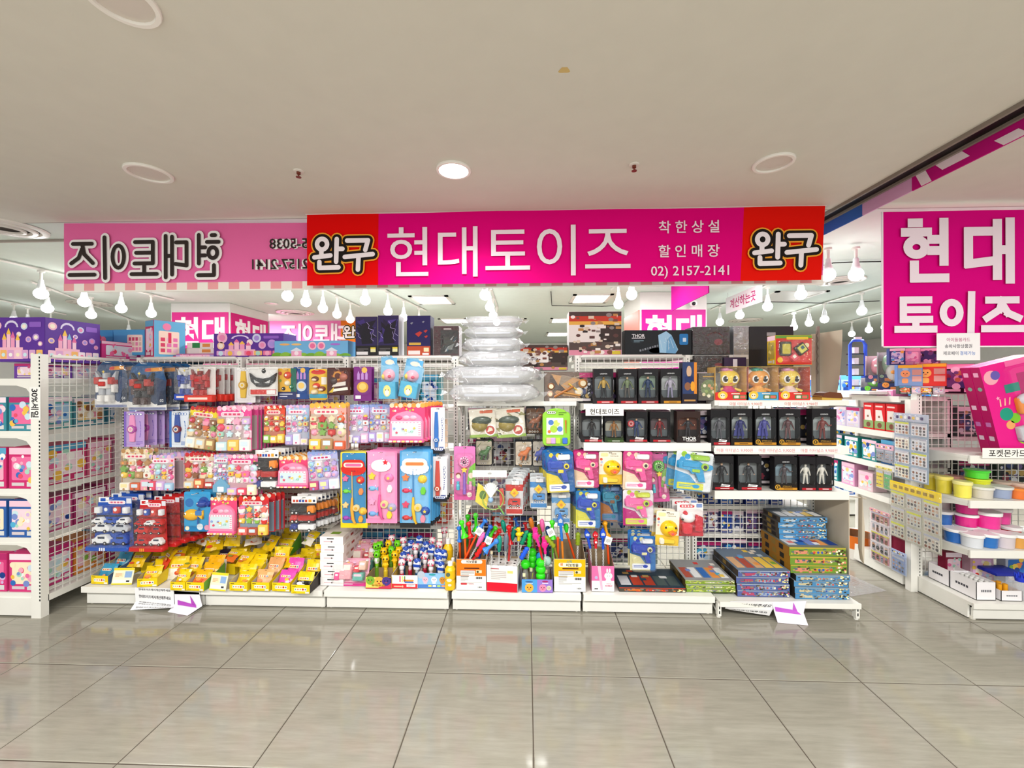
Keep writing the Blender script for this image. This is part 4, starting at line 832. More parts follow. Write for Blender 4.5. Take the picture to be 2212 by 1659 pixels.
def d_dino(t, w, h, seed=1):
    rd = random.Random(seed); m = M(); m.prism([(-w/2, .01), (w/2, 0), (w/2, h), (-w/2, h)], -.012, .002, 'dcd5c6', inset=.006); obj('pouch', m, MG, t)
    m = M()
    for i in range(22): cx, cz = rd.uniform(-w*.42, w*.42), h*rd.uniform(.06, .9); m.flat([(cx+rd.uniform(-.18, .18)*w, cz+rd.uniform(-.14, .14)*h) for _ in range(3)], -.0126-.00004*i, rd.choice(['b9a887', 'f0ece2', '8f8a5a', '5a5a48', 'cfc4a8']))
    m.flat(rr(-w*.1, h*.86, w*.36, h*.96, .004), -.0142, 'c8572c'); m.rect(-w*.5, h*.02, w*.5, h*.12, -.0142, '8fae4e'); obj('print', m, MP, t)
    m = M(); m.dome(-w*.12, h*.45, w*.3, h*.24, -.012, .03, '8c7a2e', 14); m.dome(-w*.05, h*.6, w*.36, h*.16, -.012, .034, '39463a', 14); obj('toy_dinosaur', m, MG, t)
    m = M(); m.prism(ell(w*.24, h*.26, w*.2, w*.2, 18), -.018, -.012, 'efe9e4'); m.disc(w*.24, h*.26, w*.16, -.0186, 'b0443a', 16); m.flat([(w*.14, h*.2), (w*.34, h*.24), (w*.3, h*.34), (w*.2, h*.36)], -.019, 'd8cdb8'); obj('round_badge', m, MP, t)
    shell(t, -w*.48, h*.02, w*.48, h*.97, .05, .02, MFOIL)
def d_board(t, w, h):
    m = M(); o = rr(-w*.5, 0, w*.5, h*.9, .03, 5); m.prism(o, -.012, 0, '8ecb3c', inset=.004); m.prism(ell(0, h*.88, w*.36, h*.11, 16), -.011, 0, '8ecb3c', inset=.003); obj('drawing_board', m, MG, t)
    m = M(); plaque(m, -w*.18, h*.88, w*.34, h*.09, -.0128, 'e8f0e0', '556a3a', '55604a'); lines(m, w*.08, h*.8, w*.36, h*.9, -.0128, '4c6a28', 2); obj('print', m, MP, t)
    m = M(); m.prism(rr(-w*.36, h*.3, w*.24, h*.74, .004), -.017, -.012, 'eef0ee'); 
    for x, z, s, c in ((-.2, .62, .1, '4f7bc0'), (0, .6, .12, 'c8dc6a'), (-.1, .45, .14, 'a8cc4a'), (.12, .45, .1, '5a88c8'), (-.26, .38, .06, 'd8703a'), (.1, .66, .07, 'd9dee6')): m.disc(x*w, z*h, s*w, -.0176-.0001*z, c, 12)
    obj('screen', m, MP, t)
    m = M(); m.tube([(w*.34, -.016, h*.34), (w*.33, -.016, h*.68)], .006, 'e0702a', rs=[.002, .006]); obj('pen', m, MG, t)
    m = M()
    for x, c in ((-.28, 'f2b8a0'), (-.12, 'c8a0d8'), (.06, 'b6e04a'), (.3, '3f6fd0')): m.prism(rr(x*w-w*.09, h*.06, x*w+w*.09, h*.22, .006), -.026, -.011, c, inset=.004)
    s = obj('stamps', m, MG, t); s['kind'] = 'stuff'
def d_lolly(t, w, h, c='e87ab0', c2='f6d3e6', bg='d878b4', wand='8a5cc0', w2='7fc04a'):
    card(t, w, h, bg, .012); m = M(); m.rect(-w*.5, 0, w*.5, h*.2, -.0004, 'ce5a98'); m.flat([(w*.1, h*.3), (w*.5, h*.25), (w*.5, h*.7), (w*.2, h*.6)], -.0006, w2)
    for s in (-1, 1): m.disc(s*w*.3, h*.46, w*.13, -.001, '8a3a30' if s < 0 else 'f3e6cf', 12); m.disc(s*w*.3, h*.44, w*.1, -.0014, 'f6d9c8', 12)
    m.disc(w*.22, h*.1, w*.12, -.001, 'f4e3d6', 12); obj('print', m, MP, t)
    m = M(); m.prism(ell(0, h*.72, w*.3, w*.3, 18), -.03, -.002, c, inset=.008)
    for i in range(30): a = i*.5; r0 = w*.012*i*.6; cap(m, (r0*math.cos(a), h*.72+r0*math.sin(a)), (w*.012*.6*(i+1)*math.cos(a+.5), h*.72+w*.012*.6*(i+1)*math.sin(a+.5)), .004, -.0308, c2)
    m.prism(star(0, h*.57, w*.16, .5), -.028, -.002, 'f2cc3c', inset=.002); obj('lollipop', m, MG, t)
    m = M(); m.tube([(0, -.014, h*.54), (0, -.014, h*.12)], .012, wand, rs=[.009, .013]); obj('bubble_wand', m, MG, t)
    for x, cc in ((-.3, '49b4cc'), (.28, 'e89ac0')): m = M(); m.lathe([(.012, 0), (.014, .03), (.008, .045), (.011, .047), (.011, .06)], cc, n=10); m.v = [(v[0]+x*w, v[1]-.015, v[2]+h*.2) for v in m.v]; obj('soap_bottle', m, MG, t)
    shell(t, -w*.44, h*.1, w*.44, h*.88, .035, .03, MFOIL)
def d_bag(t, w, h):
    m = M(); m.prism(rr(-w/2, h*.84, w/2, h, .002), -.001, .001, 'e9e8e6'); m.flat(rr(-.014, h*.91, .014, h*.95, .004), -.0016, 'b8b8b8'); obj('header_card', m, MP, t)
    m = M()
    for i in range(18): a0, a1 = 2*math.pi*i/18, 2*math.pi*(i+1)/18; m.tube([(w*.1+.075*math.cos(a0), -.012, h*.36+.075*math.sin(a0)), (w*.1+.075*math.cos(a1), -.012, h*.36+.075*math.sin(a1))], .004, '9cc04e', n=5)
    m.tube([(w*.25, -.014, h*.22), (w*.42, -.014, h*.03)], .006, '6fae4a'); obj('toy_racket', m, MG, t)
    m = M()
    for i in range(9): a = math.pi*.25+math.pi*.5*i/8; m.tube([(w*.04, -.03, h*.4), (w*.04+.07*math.cos(a), -.03, h*.4+.11*math.sin(a))], .004, 'f4f5f6', n=4, rs=[.003, .006])
    m.ball((w*.04, -.03, h*.36), .02, '8fb6dc'); obj('shuttlecock', m, MG, t)
    m = M(); m.prism([(-w*.42, h*.3), (-w*.1, h*.12), (w*.0, h*.55), (-w*.34, h*.72)], -.006, -.003, 'e9d24a'); m.flat(ell(-w*.2, h*.45, w*.1, h*.1, 12), -.0068, '5a7a3a'); m.prism([(w*.3, h*.2), (w*.45, h*.25), (w*.4, h*.6), (w*.28, h*.6)], -.006, -.003, 'c8483a'); obj('leaflet', m, MP, t)
    shell(t, -w/2, 0, w/2, h*.86, .045, .006, MFOIL, 'bag')
def d_train(t, w, h, c='c8322c', c2='e9e6e6'):
    card(t, w, h, 'cfd3d6', .012); m = M(); m.rect(-w*.46, h*.02, w*.46, h*.16, -.0006, c); m.rect(-w*.46, h*.0, w*.46, h*.03, -.001, 'f3f3f3'); plaque(m, 0, h*.2, w*.7, h*.07, -.001, c, 'ffffff', 'f6e9e0'); m.rect(-w*.5, h*.66, w*.5, h*.84, -.0006, c); obj('print', m, MP, t)
    m = M(); k = w*.26; m.prism([(0, h*.62-k), (k, h*.62), (0, h*.62+k), (-k, h*.62)], -.02, -.002, 'f4c21a', inset=.003); m.flat(star(0, h*.62, k*.45, .5, 8), -.0206, 'e08a1a'); obj('diamond_sign', m, MG, t)
    m = M(); car(m, 0, h*.26, w*.7, c, '2a2f3c', -.002, .03, True); obj('toy_train', m, MG, t)
    m = M(); m.prism(rr(-w*.16, h*.84, w*.3, h*.95, .005), -.02, -.002, c2, inset=.003); obj('toy_signal', m, MG, t)
    shell(t, -w*.48, h*.02, w*.48, h*.97, .045, .02, MFOIL)
def d_dog(t, w, h):
    card(t, w, h, 'efeaea', .008); m = M(); m.rect(-w*.5, 0, w*.5, h*.56, -.0004, 'd2283c'); plaque(m, -w*.12, h*.9, w*.6, h*.11, -.0008, 'd2283c', 'f3e6e6', 'f6dede'); m.flat(rr(w*.24, h*.86, w*.46, h*.97, .004), -.001, '7d95c8'); obj('print', m, MP, t)
    m = M(); m.dome(-w*.1, h*.56, w*.28, h*.16, -.002, .04, 'f3f0f0', 14); m.dome(-w*.2, h*.7, w*.09, h*.07, -.002, .03, 'd83040'); m.dome(-w*.36, h*.54, w*.05, h*.03, -.03, .012, '222020'); obj('animal_head', m, MG, t)
    m = M(); m.prism(rr(-w*.36, h*.1, w*.02, h*.42, .02), -.04, -.002, 'd8283a', inset=.006); m.prism([(w*.1, h*.2), (w*.4, h*.16), (w*.42, h*.6), (w*.2, h*.66)], -.035, -.002, 'c91f35', inset=.006); obj('bubble_toy', m, MG, t)
    shell(t, -w*.47, h*.04, w*.47, h*.82, .05, .03, MFOIL)
def d_plush(t, w, h, box='45a6cc', toy='f0a9b8'):
    m = M(); m.prism([(-w*.5, 0), (w*.46, .01), (w*.5, h*.75), (w*.1, h), (-w*.46, h*.97)], 0, .002, '7fb8d8'); m.rect(-w*.44, h*.78, w*.4, h*.95, -.0006, '5aa6d6'); m.flat(ell(0, h*.85, w*.24, h*.06, 14), -.001, 'e8d8c8'); obj('backing_card', m, MP, t)
    m = M(); m.dome(-.005, h*.55, w*.34, h*.15, -.002, .055, toy, 14); m.dome(-w*.24, h*.52, w*.14, h*.08, -.01, .05, 'f2c84a'); m.dome(w*.1, h*.52, w*.09, h*.04, -.05, .012, 'd8486a', 10); obj('soft_toy', m, MG, t)
    m = M(); m.box(-w*.44, w*.44, -.06, .0, h*.02, h*.4, box); m.flat(ell(0, h*.2, w*.2, h*.13, 14), -.0606, 'f4d878'); m.flat(ell(0, h*.16, w*.12, h*.07, 12), -.061, 'f6f0e0'); m.disc(-w*.07, h*.22, .004, -.0614, '2a2a2a', 8); m.disc(w*.07, h*.22, .004, -.0614, '2a2a2a', 8); obj('small_box', m, MP, t)
    m = M(); m.prism([(-w*.5, 0), (w*.5, 0), (w*.5, h*.75), (w*.05, h), (-w*.48, h*.95)], -.07, 0, 'ffffff', inset=.015); obj('bag', m, MFOIL, t)
def d_mask(t, w, h):
    card(t, w, h, 'e9e6e4', .006); m = M(); m.rect(-w*.48, h*.05, w*.44, h*.22, -.0006, 'd2302c'); m.rect(w*.1, h*.06, w*.42, h*.2, -.001, 'f3efee'); m.flat(ell(0, h*.86, w*.08, w*.08, 12), -.0008, '222222'); obj('print', m, MP, t)
    m = M(); m.prism([(-w*.02, h*.3), (w*.2, h*.32), (w*.42, h*.5), (w*.5, h*.8), (w*.26, h*.64), (0, h*.6), (-w*.26, h*.64), (-w*.48, h*.8), (-w*.42, h*.5), (-w*.22, h*.32)], -.02, -.002, '1b1b1e', inset=.005)
    for s in (-1, 1): m.flat([(s*w*.08, h*.45), (s*w*.3, h*.56), (s*w*.26, h*.44)], -.0208, 'bdbdbd')
    obj('toy_mask', m, MG, t); shell(t, -w*.49, .004, w*.49, h*.94, .03, .006, MFOIL, 'bag')
def d_balls(t, w, h):
    card(t, w, h, 'e9b23a', .01); m = M(); m.rect(-w*.5, 0, w*.5, h*.24, -.0004, '3a3f6a'); m.rect(w*.2, h*.24, w*.5, h, -.0006, '2f6a5c'); lines(m, -w*.4, h*.05, w*.3, h*.2, -.0008, 'd8d8e8', 2); m.disc(-w*.36, h*.84, w*.1, -.001, 'c84a2a', 10); m.disc(-w*.36, h*.6, w*.08, -.001, '8a9a3a', 10); obj('print', m, MP, t)
    for x, z, s, c in ((.05, .78, .2, 'd8482c'), (.02, .52, .15, 'f3e6c2'), (.26, .4, .13, '2f7a5c'), (-.18, .34, .1, '2a2a2c')): m = M(); m.dome(x*w, z*h, s*w, s*w, -.001, s*w*.9, c); m.disc(x*w, z*h, s*w*.3, -s*w*.92-.001, 'f4f0e8', 8); obj('toy_ball', m, MG, t)
    shell(t, -w*.45, h*.24, w*.45, h*.94, .045, .02)
def d_capsule(t, w, h):
    card(t, w, h, 'e2b53a', .02); m = M(); m.rect(-w*.48, h*.06, w*.48, h*.2, -.0004, '4aa0c0'); m.flat(ell(0, h*.9, w*.4, h*.08, 14), -.0006, 'cf3a34'); m.rect(w*.16, h*.5, w*.44, h*.74, -.0008, 'e9e2d6'); obj('print', m, MP, t)
    for x, z, c in ((-.16, .68, '6a3a2a'), (-.1, .46, 'd8402c'), (.2, .36, '8a4a3a'), (-.2, .26, 'f0d8a8')): m = M(); m.dome(x*w, z*h, w*.2, h*.09, -.001, .03, c); m.dome(x*w, z*h-.006, w*.13, h*.05, -.02, .016, 'f2d6bc'); obj('toy_doll', m, MG, t)
    shell(t, -w*.46, h*.08, w*.46, h*.9, .045, .03)
def d_emblem(t, w, h):
    card(t, w, h, '4a2420', .006); m = M(); m.flat(star(.0, h*.66, w*.34, .7, 9), -.0006, '8a4a30'); m.disc(-w*.05, h*.7, w*.2, -.001, 'c9883c', 14); m.disc(-w*.05, h*.7, w*.13, -.0014, '5a2a20', 12)
    m.poly([(-w*.36, -.0018, h*.12), (w*.4, -.0018, h*.2), (w*.38, -.0018, h*.3), (-w*.3, -.0018, h*.22)], 'ece6da'); m.poly([(-w*.3, -.0018, h*.3), (w*.3, -.0018, h*.36), (w*.3, -.0018, h*.5), (-w*.2, -.0018, h*.44)], 'd8d0c8'); m.flat([(-w*.44, h*.1), (-w*.2, h*.3), (-w*.26, h*.1)], -.0022, 'd8b83a'); obj('print', m, MP, t)
    m = M(); m.dome(-w*.22, h*.52, w*.16, w*.16, -.001, .02, '4a3a3a'); m.dome(w*.2, h*.66, w*.18, w*.16, -.001, .02, 'b06a5a'); obj('spinning_top', m, MG, t); shell(t, -w*.46, h*.03, w*.46, h*.92, .035, .03)
def d_tall(t, w, h, bg='7a2f7e', hl='d8a23a'):
    card(t, w, h, bg, .008); m = M()
    for i in range(3): x = -w*.3+i*w*.22; m.flat([(x, h*.62), (x+w*.14, h*.62), (x+w*.14, h*.78), (x+w*.07, h*.88), (x, h*.78)], -.0006, 'b98acb')
    m.flat(ell(0, h*.4, w*.32, h*.16, 16), -.001, hl); m.flat(ell(0, h*.42, w*.2, h*.1, 14), -.0014, 'f0c66a'); m.disc(w*.1, h*.9, w*.16, -.001, 'e6b45a', 12); m.rect(-w*.4, h*.06, -w*.1, h*.16, -.001, 'e9e4ea'); obj('print', m, MP, t); shell(t, -w*.44, h*.18, w*.44, h*.62, .03, .03)

# cartons -------------------------------------------------------------------------------------------------
def pr_castle(m, w, h, rd):
    m.rect(-w/2, 0, w/2, h, 0, '5a2f95'); k = -.0005
    for i in range(7): a0, a1 = math.pi*i/7, math.pi*(i+1)/7; m.poly([(-w*.12+w*.13*math.cos(a), k, h*.78+h*.16*math.sin(a)) for a in (a0, a1)]+[(-w*.12+w*.1*math.cos(a), k, h*.78+h*.11*math.sin(a)) for a in (a1, a0)], 'dcd3ee')
    for x, z, s, c in ((-.38, .82, .085, 'f0b7cf'), (.12, .8, .07, 'c9d4ea'), (-.4, .48, .06, 'f2c9a6'), (.2, .5, .06, 'e3a9cf'), (.34, .55, .07, 'b98fd8'), (.02, .62, .05, 'f3d9e6'), (.42, .4, .05, 'd9a0c8')): m.disc(x*w, z*h, s*w*.9, k-.0003, c, 14); m.disc(x*w, z*h, s*w*.55, k-.0006, rd.choice(['e58ab5', 'f6ead8', 'a58fd8']), 10)
    for x, hh, c in ((-.25, .5, 'f0a7c4'), (-.17, .62, 'f5c1d6'), (-.09, .54, 'ee9cc0'), (.0, .48, 'f6cddd')): m.rect((x-.035)*w, h*.2, (x+.035)*w, hh*h, k-.0008, c); m.flat([((x-.045)*w, hh*h), ((x+.045)*w, hh*h), (x*w, hh*h+h*.15)], k-.001, rd.choice(['7fb6dd', 'e06a9f', 'f2c24f']))
    m.rect(-w*.34, h*.05, w*.1, h*.32, k-.0012, 'f3b7cc')
    for i in range(7): x = -w*.46+i*w*.135; m.flat(rr(x, h*.06, x+w*.12, h*.26, .006), k-.0015, rd.choice(['f0c3d8', 'd9a3d0', 'f4e3ee', 'e9779f', 'f2b66a'])); m.disc(x+w*.06, h*.15, w*.035, k-.0019, rd.choice(PK), 10)
    m.flat(rr(w*.22, h*.78, w*.44, h*.9, .006), k-.001, '8b5cc0')
def pr_sky(m, w, h, rd):
    m.rect(-w/2, 0, w/2, h, 0, '6fb2dd'); k = -.0005
    for i in range(9): m.flat(ell(-w/2+w*(i+.3)/8.6, h*.02, w*.08, h*rd.uniform(.14, .3), 14)[:8], k-.0001*i, '8cbf3f' if i % 2 else '74ac34')
    for x in (-.2, .28): m.rect(x*w-w*.07, 0, x*w+w*.07, h*.34, k-.0012, 'f2a9c6'); m.flat([(x*w-w*.09, h*.34), (x*w+w*.09, h*.34), (x*w, h*.58)], k-.0014, 'dfe6f0'); m.disc(x*w, h*.2, w*.03, k-.0016, 'fbe6ee', 10)
    for x, z in ((.02, .68), (.14, .68)): m.disc(x*w, z*h, w*.055, k-.0014, 'f5c1d2', 14); m.disc(x*w, z*h, w*.035, k-.0018, 'e8709f', 12)
    for x, c in ((-.36, 'e8b06a'), (-.2, 'e9c07a'), (.33, 'a86fd0')): m.flat(ell(x*w, h*.78, w*.07, h*.07, 12), k-.0014, c)
def pr_storm(m, w, h, rd):
    m.rect(-w/2, 0, w/2, h, 0, '2c2352'); k = -.0005
    for i in range(10): m.flat([(rd.uniform(-.5, .5)*w, h*rd.uniform(.3, 1)) for _ in range(3)], k-.00005*i, rd.choice(['3b2c74', '241c3c', '4b3b8a', '1a1526']))
    for p in ([(w*.02, h*.86), (w*.14, h*.78), (w*.1, h*.7), (w*.34, h*.66), (w*.3, h*.56), (w*.46, h*.5)], [(-w*.46, h*.6), (-w*.34, h*.56), (-w*.36, h*.5), (-w*.24, h*.44)], [(w*.2, h*.6), (w*.26, h*.5), (w*.22, h*.44), (w*.34, h*.38)]):
        p = [(q[0], q[1]) for q in p]
        for a, b_ in zip(p, p[1:]): cap(m, a, b_, .0014, k-.001, 'b9aee8')
    m.flat([(-w*.1, h*.74), (w*.02, h*.82), (w*.12, h*.7), (w*.3, h*.32), (-w*.2, h*.3), (-w*.26, h*.5)], k-.0008, '171320'); m.rect(-w/2, 0, w/2, h*.26, k-.0014, '1d1a1c'); m.rect(-w*.46, h*.03, w*.08, h*.11, k-.0018, 'e6e4e4'); m.flat(rr(w*.2, h*.1, w*.44, h*.22, .002), k-.0018, 'e8e6b0'); m.rect(w*.2, h*.18, w*.44, h*.22, k-.0022, 'e4cf3a')
    lines(m, -w*.42, h*.13, w*.1, h*.2, k-.0018, '6a6668', 3)
def pr_hero(m, w, h, rd):
    m.rect(-w/2, 0, w/2, h, 0, '241f5c'); k = -.0005
    for x, z, s in ((.0, .55, .16), (.3, .62, .09), (-.3, .82, .07), (.2, .85, .06), (.32, .48, .08)): m.flat([(x*w-s*w, z*h), (x*w, z*h-s*h*.5), (x*w+s*w, z*h+s*h*.2), (x*w+s*w*.3, z*h+s*h*.4)], k-.0002, 'c23a30' if s > .075 else '8a8f9c')
    m.flat(rr(-w*.42, h*.27, w*.1, h*.33, .003), k-.0006, 'd8b04a'); m.rect(-w/2, 0, w/2, h*.24, k-.0008, 'c4502c'); m.rect(-w*.45, h*.03, w*.06, h*.13, k-.0012, 'efe6e2'); m.flat(rr(w*.22, h*.1, w*.44, h*.2, .002), k-.0012, 'ece6b8'); m.flat(rr(w*.16, h*.02, w*.44, h*.07, .002), k-.0012, 'f1eeee')
def pr_reddark(m, w, h, rd):
    m.rect(-w/2, 0, w/2, h, 0, '3c0f12'); k = -.0005; m.rect(-w*.22, h*.06, w*.46, h*.86, k, '20211f')
    for i in range(9): m.flat([(rd.uniform(-.2, .44)*w, h*rd.uniform(.1, .7)) for _ in range(4)], k-.0003-.00005*i, rd.choice(['58626a', '2f5f7a', '79807c', '33382f', 'a4a8a4']))
    m.rect(-w*.1, h*.88, w*.2, h*.93, k-.0005, 'c9c0bc')
def pr_armor(m, w, h, rd):
    m.rect(-w/2, 0, w/2, h, 0, '3a2b28'); k = -.0005
    for z, hh, c in ((.78, .12, 'c03a26'), (.9, .1, '4a3a36'), (.7, .08, 'e0b04a'), (.3, .4, 'e9e4de'), (.12, .18, '54453f'), (0, .12, 'd88aa0')): m.rect(-w/2, z*h, w*(.1 if z == .3 else .5), (z+hh)*h, k, c)
    for i in range(64): x, z = rd.uniform(-.46, .4)*w, rd.uniform(.03, .93)*h; s = rd.uniform(.02, .06)*w; m.flat(rr(x, z, x+s*2, z+s, .002) if i % 2 else ell(x, z, s, s*.7, 10), k-.0004-.00004*i, rd.choice(['5a3a36', 'efe9e2', '7a4a40', 'd8c8b0', '2f2422', 'b8864a', '8c8480']))
    m.text('2', w*.42, h*.9, h*.05, k-.002, 'f0e6dc'); m.flat(rr(w*.32, h*.02, w*.48, h*.1, .002), k-.002, 'd8c43a')
def pr_hammer(m, w, h, rd):
    m.rect(-w/2, 0, w/2, h, 0, '14181d'); k = -.0005
    for i in range(8): m.flat(ell(rd.uniform(-.4, .2)*w, h*rd.uniform(.1, .6), w*.1, h*.12, 10), k, rd.choice(['181f25', '1c262d', '141a20']))
    m.text('THOR', -w*.3, h*.78, h*.14, k-.0005, 'e8e8ea', .02, maxw=w*.2); m.rect(-w*.4, h*.66, -w*.2, h*.7, k-.0005, 'b8b8bc'); lines(m, -w*.37, h*.5, -w*.22, h*.6, k-.0005, '7f9aa6', 2)
    o = [(.02, .08), (.26, .04), (.3, .2), (.2, .8), (.12, .96), (.0, .8)]; m.flat([(p[0]*w, p[1]*h) for p in o], k-.0008, '9cc8e4'); m.flat([(w*.12, h*.06), (w*.26, h*.04), (w*.29, h*.2), (w*.2, h*.78), (w*.13, h*.62)], k-.0012, '6ea4cc')
    for i in range(7): a = rd.uniform(.02, .24)*w; cap(m, (a, h*rd.uniform(.1, .8)), (a+rd.uniform(-.05, .05)*w, h*rd.uniform(.1, .8)), .0014, k-.0016, 'cfe6f2')
    for i in range(8): x = -w*.28+i*w*.037; m.poly([(x, k-.0012, h*(.12+.028*i)), (x+w*.026, k-.0012, h*(.14+.028*i)), (x+w*.02, k-.0012, h*(.22+.028*i)), (x-w*.004, k-.0012, h*(.2+.028*i))], '6a6f76' if i % 2 else '8c929a')
    m.flat(rr(w*.32, h*.4, w*.45, h*.85, .01), k-.001, '2277b8'); m.flat(rr(w*.37, h*.52, w*.42, h*.68, .003), k-.0014, 'cfe0ee')
def pr_maroon(m, w, h, rd):
    m.rect(-w/2, 0, w/2, h, 0, '2b2325'); k = -.0005
    for i in range(7): a = .6+i*.25; cap(m, (w*.1+w*.25*math.cos(a), h*.5+h*.3*math.sin(a)), (w*.1+w*.25*math.cos(a+.3), h*.5+h*.3*math.sin(a+.3)), .006, k-.0002, '8c1f2a' if i % 2 else '5a1a20')
    m.flat(ell(w*.2, h*.45, w*.12, h*.12, 12), k-.0004, '7a2230')
def pr_black(m, w, h, rd):
    m.rect(-w/2, 0, w/2, h, 0, '26262a'); k = -.0005; m.flat(rr(-w*.1, h*.84, w*.1, h*.9, .003), k, '9a9a9e')
    m.flat([(w*.0, h*.3), (w*.1, h*.2), (w*.2, h*.3), (w*.18, h*.55), (w*.02, h*.55)], k-.0003, '6e655c'); m.rect(-w*.05, h*.12, w*.02, h*.2, k-.0003, '55504a'); m.rect(w*.05, h*.12, w*.12, h*.2, k-.0003, '4f4a46')
def pr_pink(m, w, h, rd, base='d93a86', pal=PK):
    m.rect(-w/2, 0, w/2, h, 0, base); k = -.0005; m.rect(-w/2, h*.84, w/2, h, k, rd.choice(['f3c9dc', '5aa6cc', 'f6e3ee', 'b82a6c']))
    m.flat(rr(-w*.4, h*.2, w*.4, h*.78, .01), k, rd.choice(['f6dbe6', 'f0c0d4', 'f2d3de', 'dfe9f2']) if pal in (PK, RD, LV) else rd.choice(pal[:4]))
    for i in range(16): m.disc(rd.uniform(-.38, .38)*w, h*rd.uniform(.2, .8), rd.uniform(.05, .14)*min(w, h), k-.0004-.00005*i, rd.choice(pal), 10)
    m.rect(-w*.4, h*.06, w*.1, h*.14, k-.0004, 'd9cdd2'); m.rect(w*.2, h*.04, w*.42, h*.16, k-.0004, 'dcdcdc')
def pr_any(base, pal):
    return lambda m, w, h, rd: pr_pink(m, w, h, rd, base, pal)
BL = ['2f6fc0', 'cfe2f2', '1d3f8c', 'f2f4f7', '54b0d8', '7a8fd0', 'e9c24a']
DK = ['2a2a33', '6c5a8c', 'd8d8de', '3c4a7a', '8a3a4a', 'b89a5a', 'e6e6ea']
def carton(t, w, h, d, pr, side='3a3a44', top=None, seed=1, prs=None, sides=(1, -1)):
    m = M(); m.box(-w/2, w/2, 0, d, 0, h, side, [None, None, None, None, top, None]); obj('carton', m, MP, t)
    m = M(); pr(m, w-.004, h-.004, random.Random(seed)); m.v = [(v[0], v[1]-.0006, v[2]+.002) for v in m.v]; obj('front_print', m, MP, t)
    if prs:
        for s in sides:
            q = M(); prs(q, d-.004, h-.004, random.Random(seed+5)); q.v = [((w/2+.0006-v[1])*s, d/2+v[0]*s, v[2]+.002) for v in q.v]; obj('side_print', q, MP, t)
def fit(b, Y):
    cx = (b[0]+b[2])/2; a, c = P(b[0], b[3], Y), P(b[2], b[3], Y)
    return (a.x+c.x)/2, P(cx, b[3], Y).z, c.x-a.x, P(cx, b[1], Y).z-P(cx, b[3], Y).z
def hang(b, Y, fn, label, short, n=0, dy=.022, tilt=0, yaw=0, name='blister_pack', dx=0, dz=0, hook=True, cat='toy pack', skip=('play_toy', 'toy_catch', 'rescue_toy', 'toy_food'), **kw):
    x, z, w, h = fit(b, Y); t = thing(name, label, cat, (x, Y, z), yaw, None if not n else short+' on one hook', ry=tilt); fn(t, w, h, **kw)
    for i in range(n):
        y = Y+.03+dy*(i+1)
        if y > YM-.03: break
        c = dup(t, (x+dx*(i+1)+R.uniform(-.004, .004), y, z+dz*(i+1)+R.uniform(-.003, .005)), f'{ORD[i+1]} from the front on the hook of {short}', skip=skip)
    if hook:
        m = M(); m.tube([(x, YM+.005, z+h-.012), (x, Y-.045, z+h-.011), (x, Y-.055, z+h-.004)], .0022, 'f0efea', n=5); m.box(x-.014, x+.014, YM-.004, YM+.004, z+h-.03, z+h+.006, 'e8e6df')
        tag(obj('peg_hook', m, MW), f'white wire peg hook carrying the {short}', 'hook')
    return t
def boxed(b, Y, d, pr, label, side='3a3a44', top=None, name='toy_box', yaw=0, seed=None, prs=None, cat='toy box', group=None, zfix=None, film_=None, sides=(1, -1)):
    x, z, w, h = fit(b, Y)
    if zfix is not None: h += z-zfix; z = zfix
    t = thing(name, label, cat, (x, Y, z), yaw, group); carton(t, w, h, d, pr, side, top, seed or R.randint(1, 999), prs, sides)
    if film_: m = M(); m.prism(rr(-w*.5-.002, -.0, w*.5+.002, h+.004, .004), -.008, 0, 'ffffff', inset=.004); obj('wrap', m, film_, t)
    return t
# ---------------------------------------------------------------- hanging rows of the long rack
H_ = hang
# top row
H_((205,780,276,880), 3.0, d_robot, 'white and red toy robot in a helmet-shaped clear pack, nearest the left grid', 'white robot packs', 2, .05, base='4a5a7a', top='27476e', c1='efecea', c2='c22f2a', c3='b9bcc4', num='04', dx=.02)
H_((276,783,360,886), 2.99, d_robot, 'black and red toy robot in a clear pack marked 02', 'black robot packs', 3, .045, base='3c4a66', top='1f5488', c1='4a3434', c2='b5322a', c3='2a2a30', num='02', dx=.035)
H_((386,794,428,864), 3.05, d_red_robot, 'blue toy robot pack hanging left of the red robot pack', 'blue robot packs', 1, c1='2743a0', base='2a4bb0', c3='e4e6ee')
H_((408,792,466,868), 3.03, d_red_robot, 'glossy red toy robot on a red tray, front of its hook', 'red robot packs', 5, .035, dx=.02)
H_((507,794,552,870), 3.08, d_watch, 'white card with a golden toy watch left of the black mask', 'golden watch cards', 1, bg='ece9ea', strap='e0b52e', face='c99a28', side='d9d6d8')
H_((540,793,600,855), 3.05, d_mask, 'white pack with a black cat mask and red label band', 'black mask packs', 3, .03, dx=.012)
H_((600,796,640,862), 3.08, d_balls, 'yellow card with red and green toy balls beside a navy card', 'yellow ball cards', 1)
H_((634,793,668,862), 3.09, d_tall, 'navy toy card with a pink base partly behind the yellow ball card', 'navy toy cards', 2, bg='2f4f8f', hl='c9d6e6')
H_((668,797,708,864), 3.07, d_capsule, 'yellow card with a red dome top and tiny dolls', 'red topped doll cards')
H_((707,794,757,854), 3.05, d_emblem, 'dark brown spinning top pack with a gold emblem', 'brown spinning top packs', 2)
H_((764,792,803,866), 3.08, d_tall, 'purple castle card with an orange oval, right of the brown pack', 'purple castle cards', 1)
H_((822,768,862,863), 2.99, d_plush, 'blue gift bag with a pink soft toy above a small box, left of its twin', 'blue gift bags', 0)
H_((862,772,905,860), 3.02, d_plush, 'tilted blue gift bag with a pink soft toy and box', 'tilted gift bags', 0, tilt=.18)
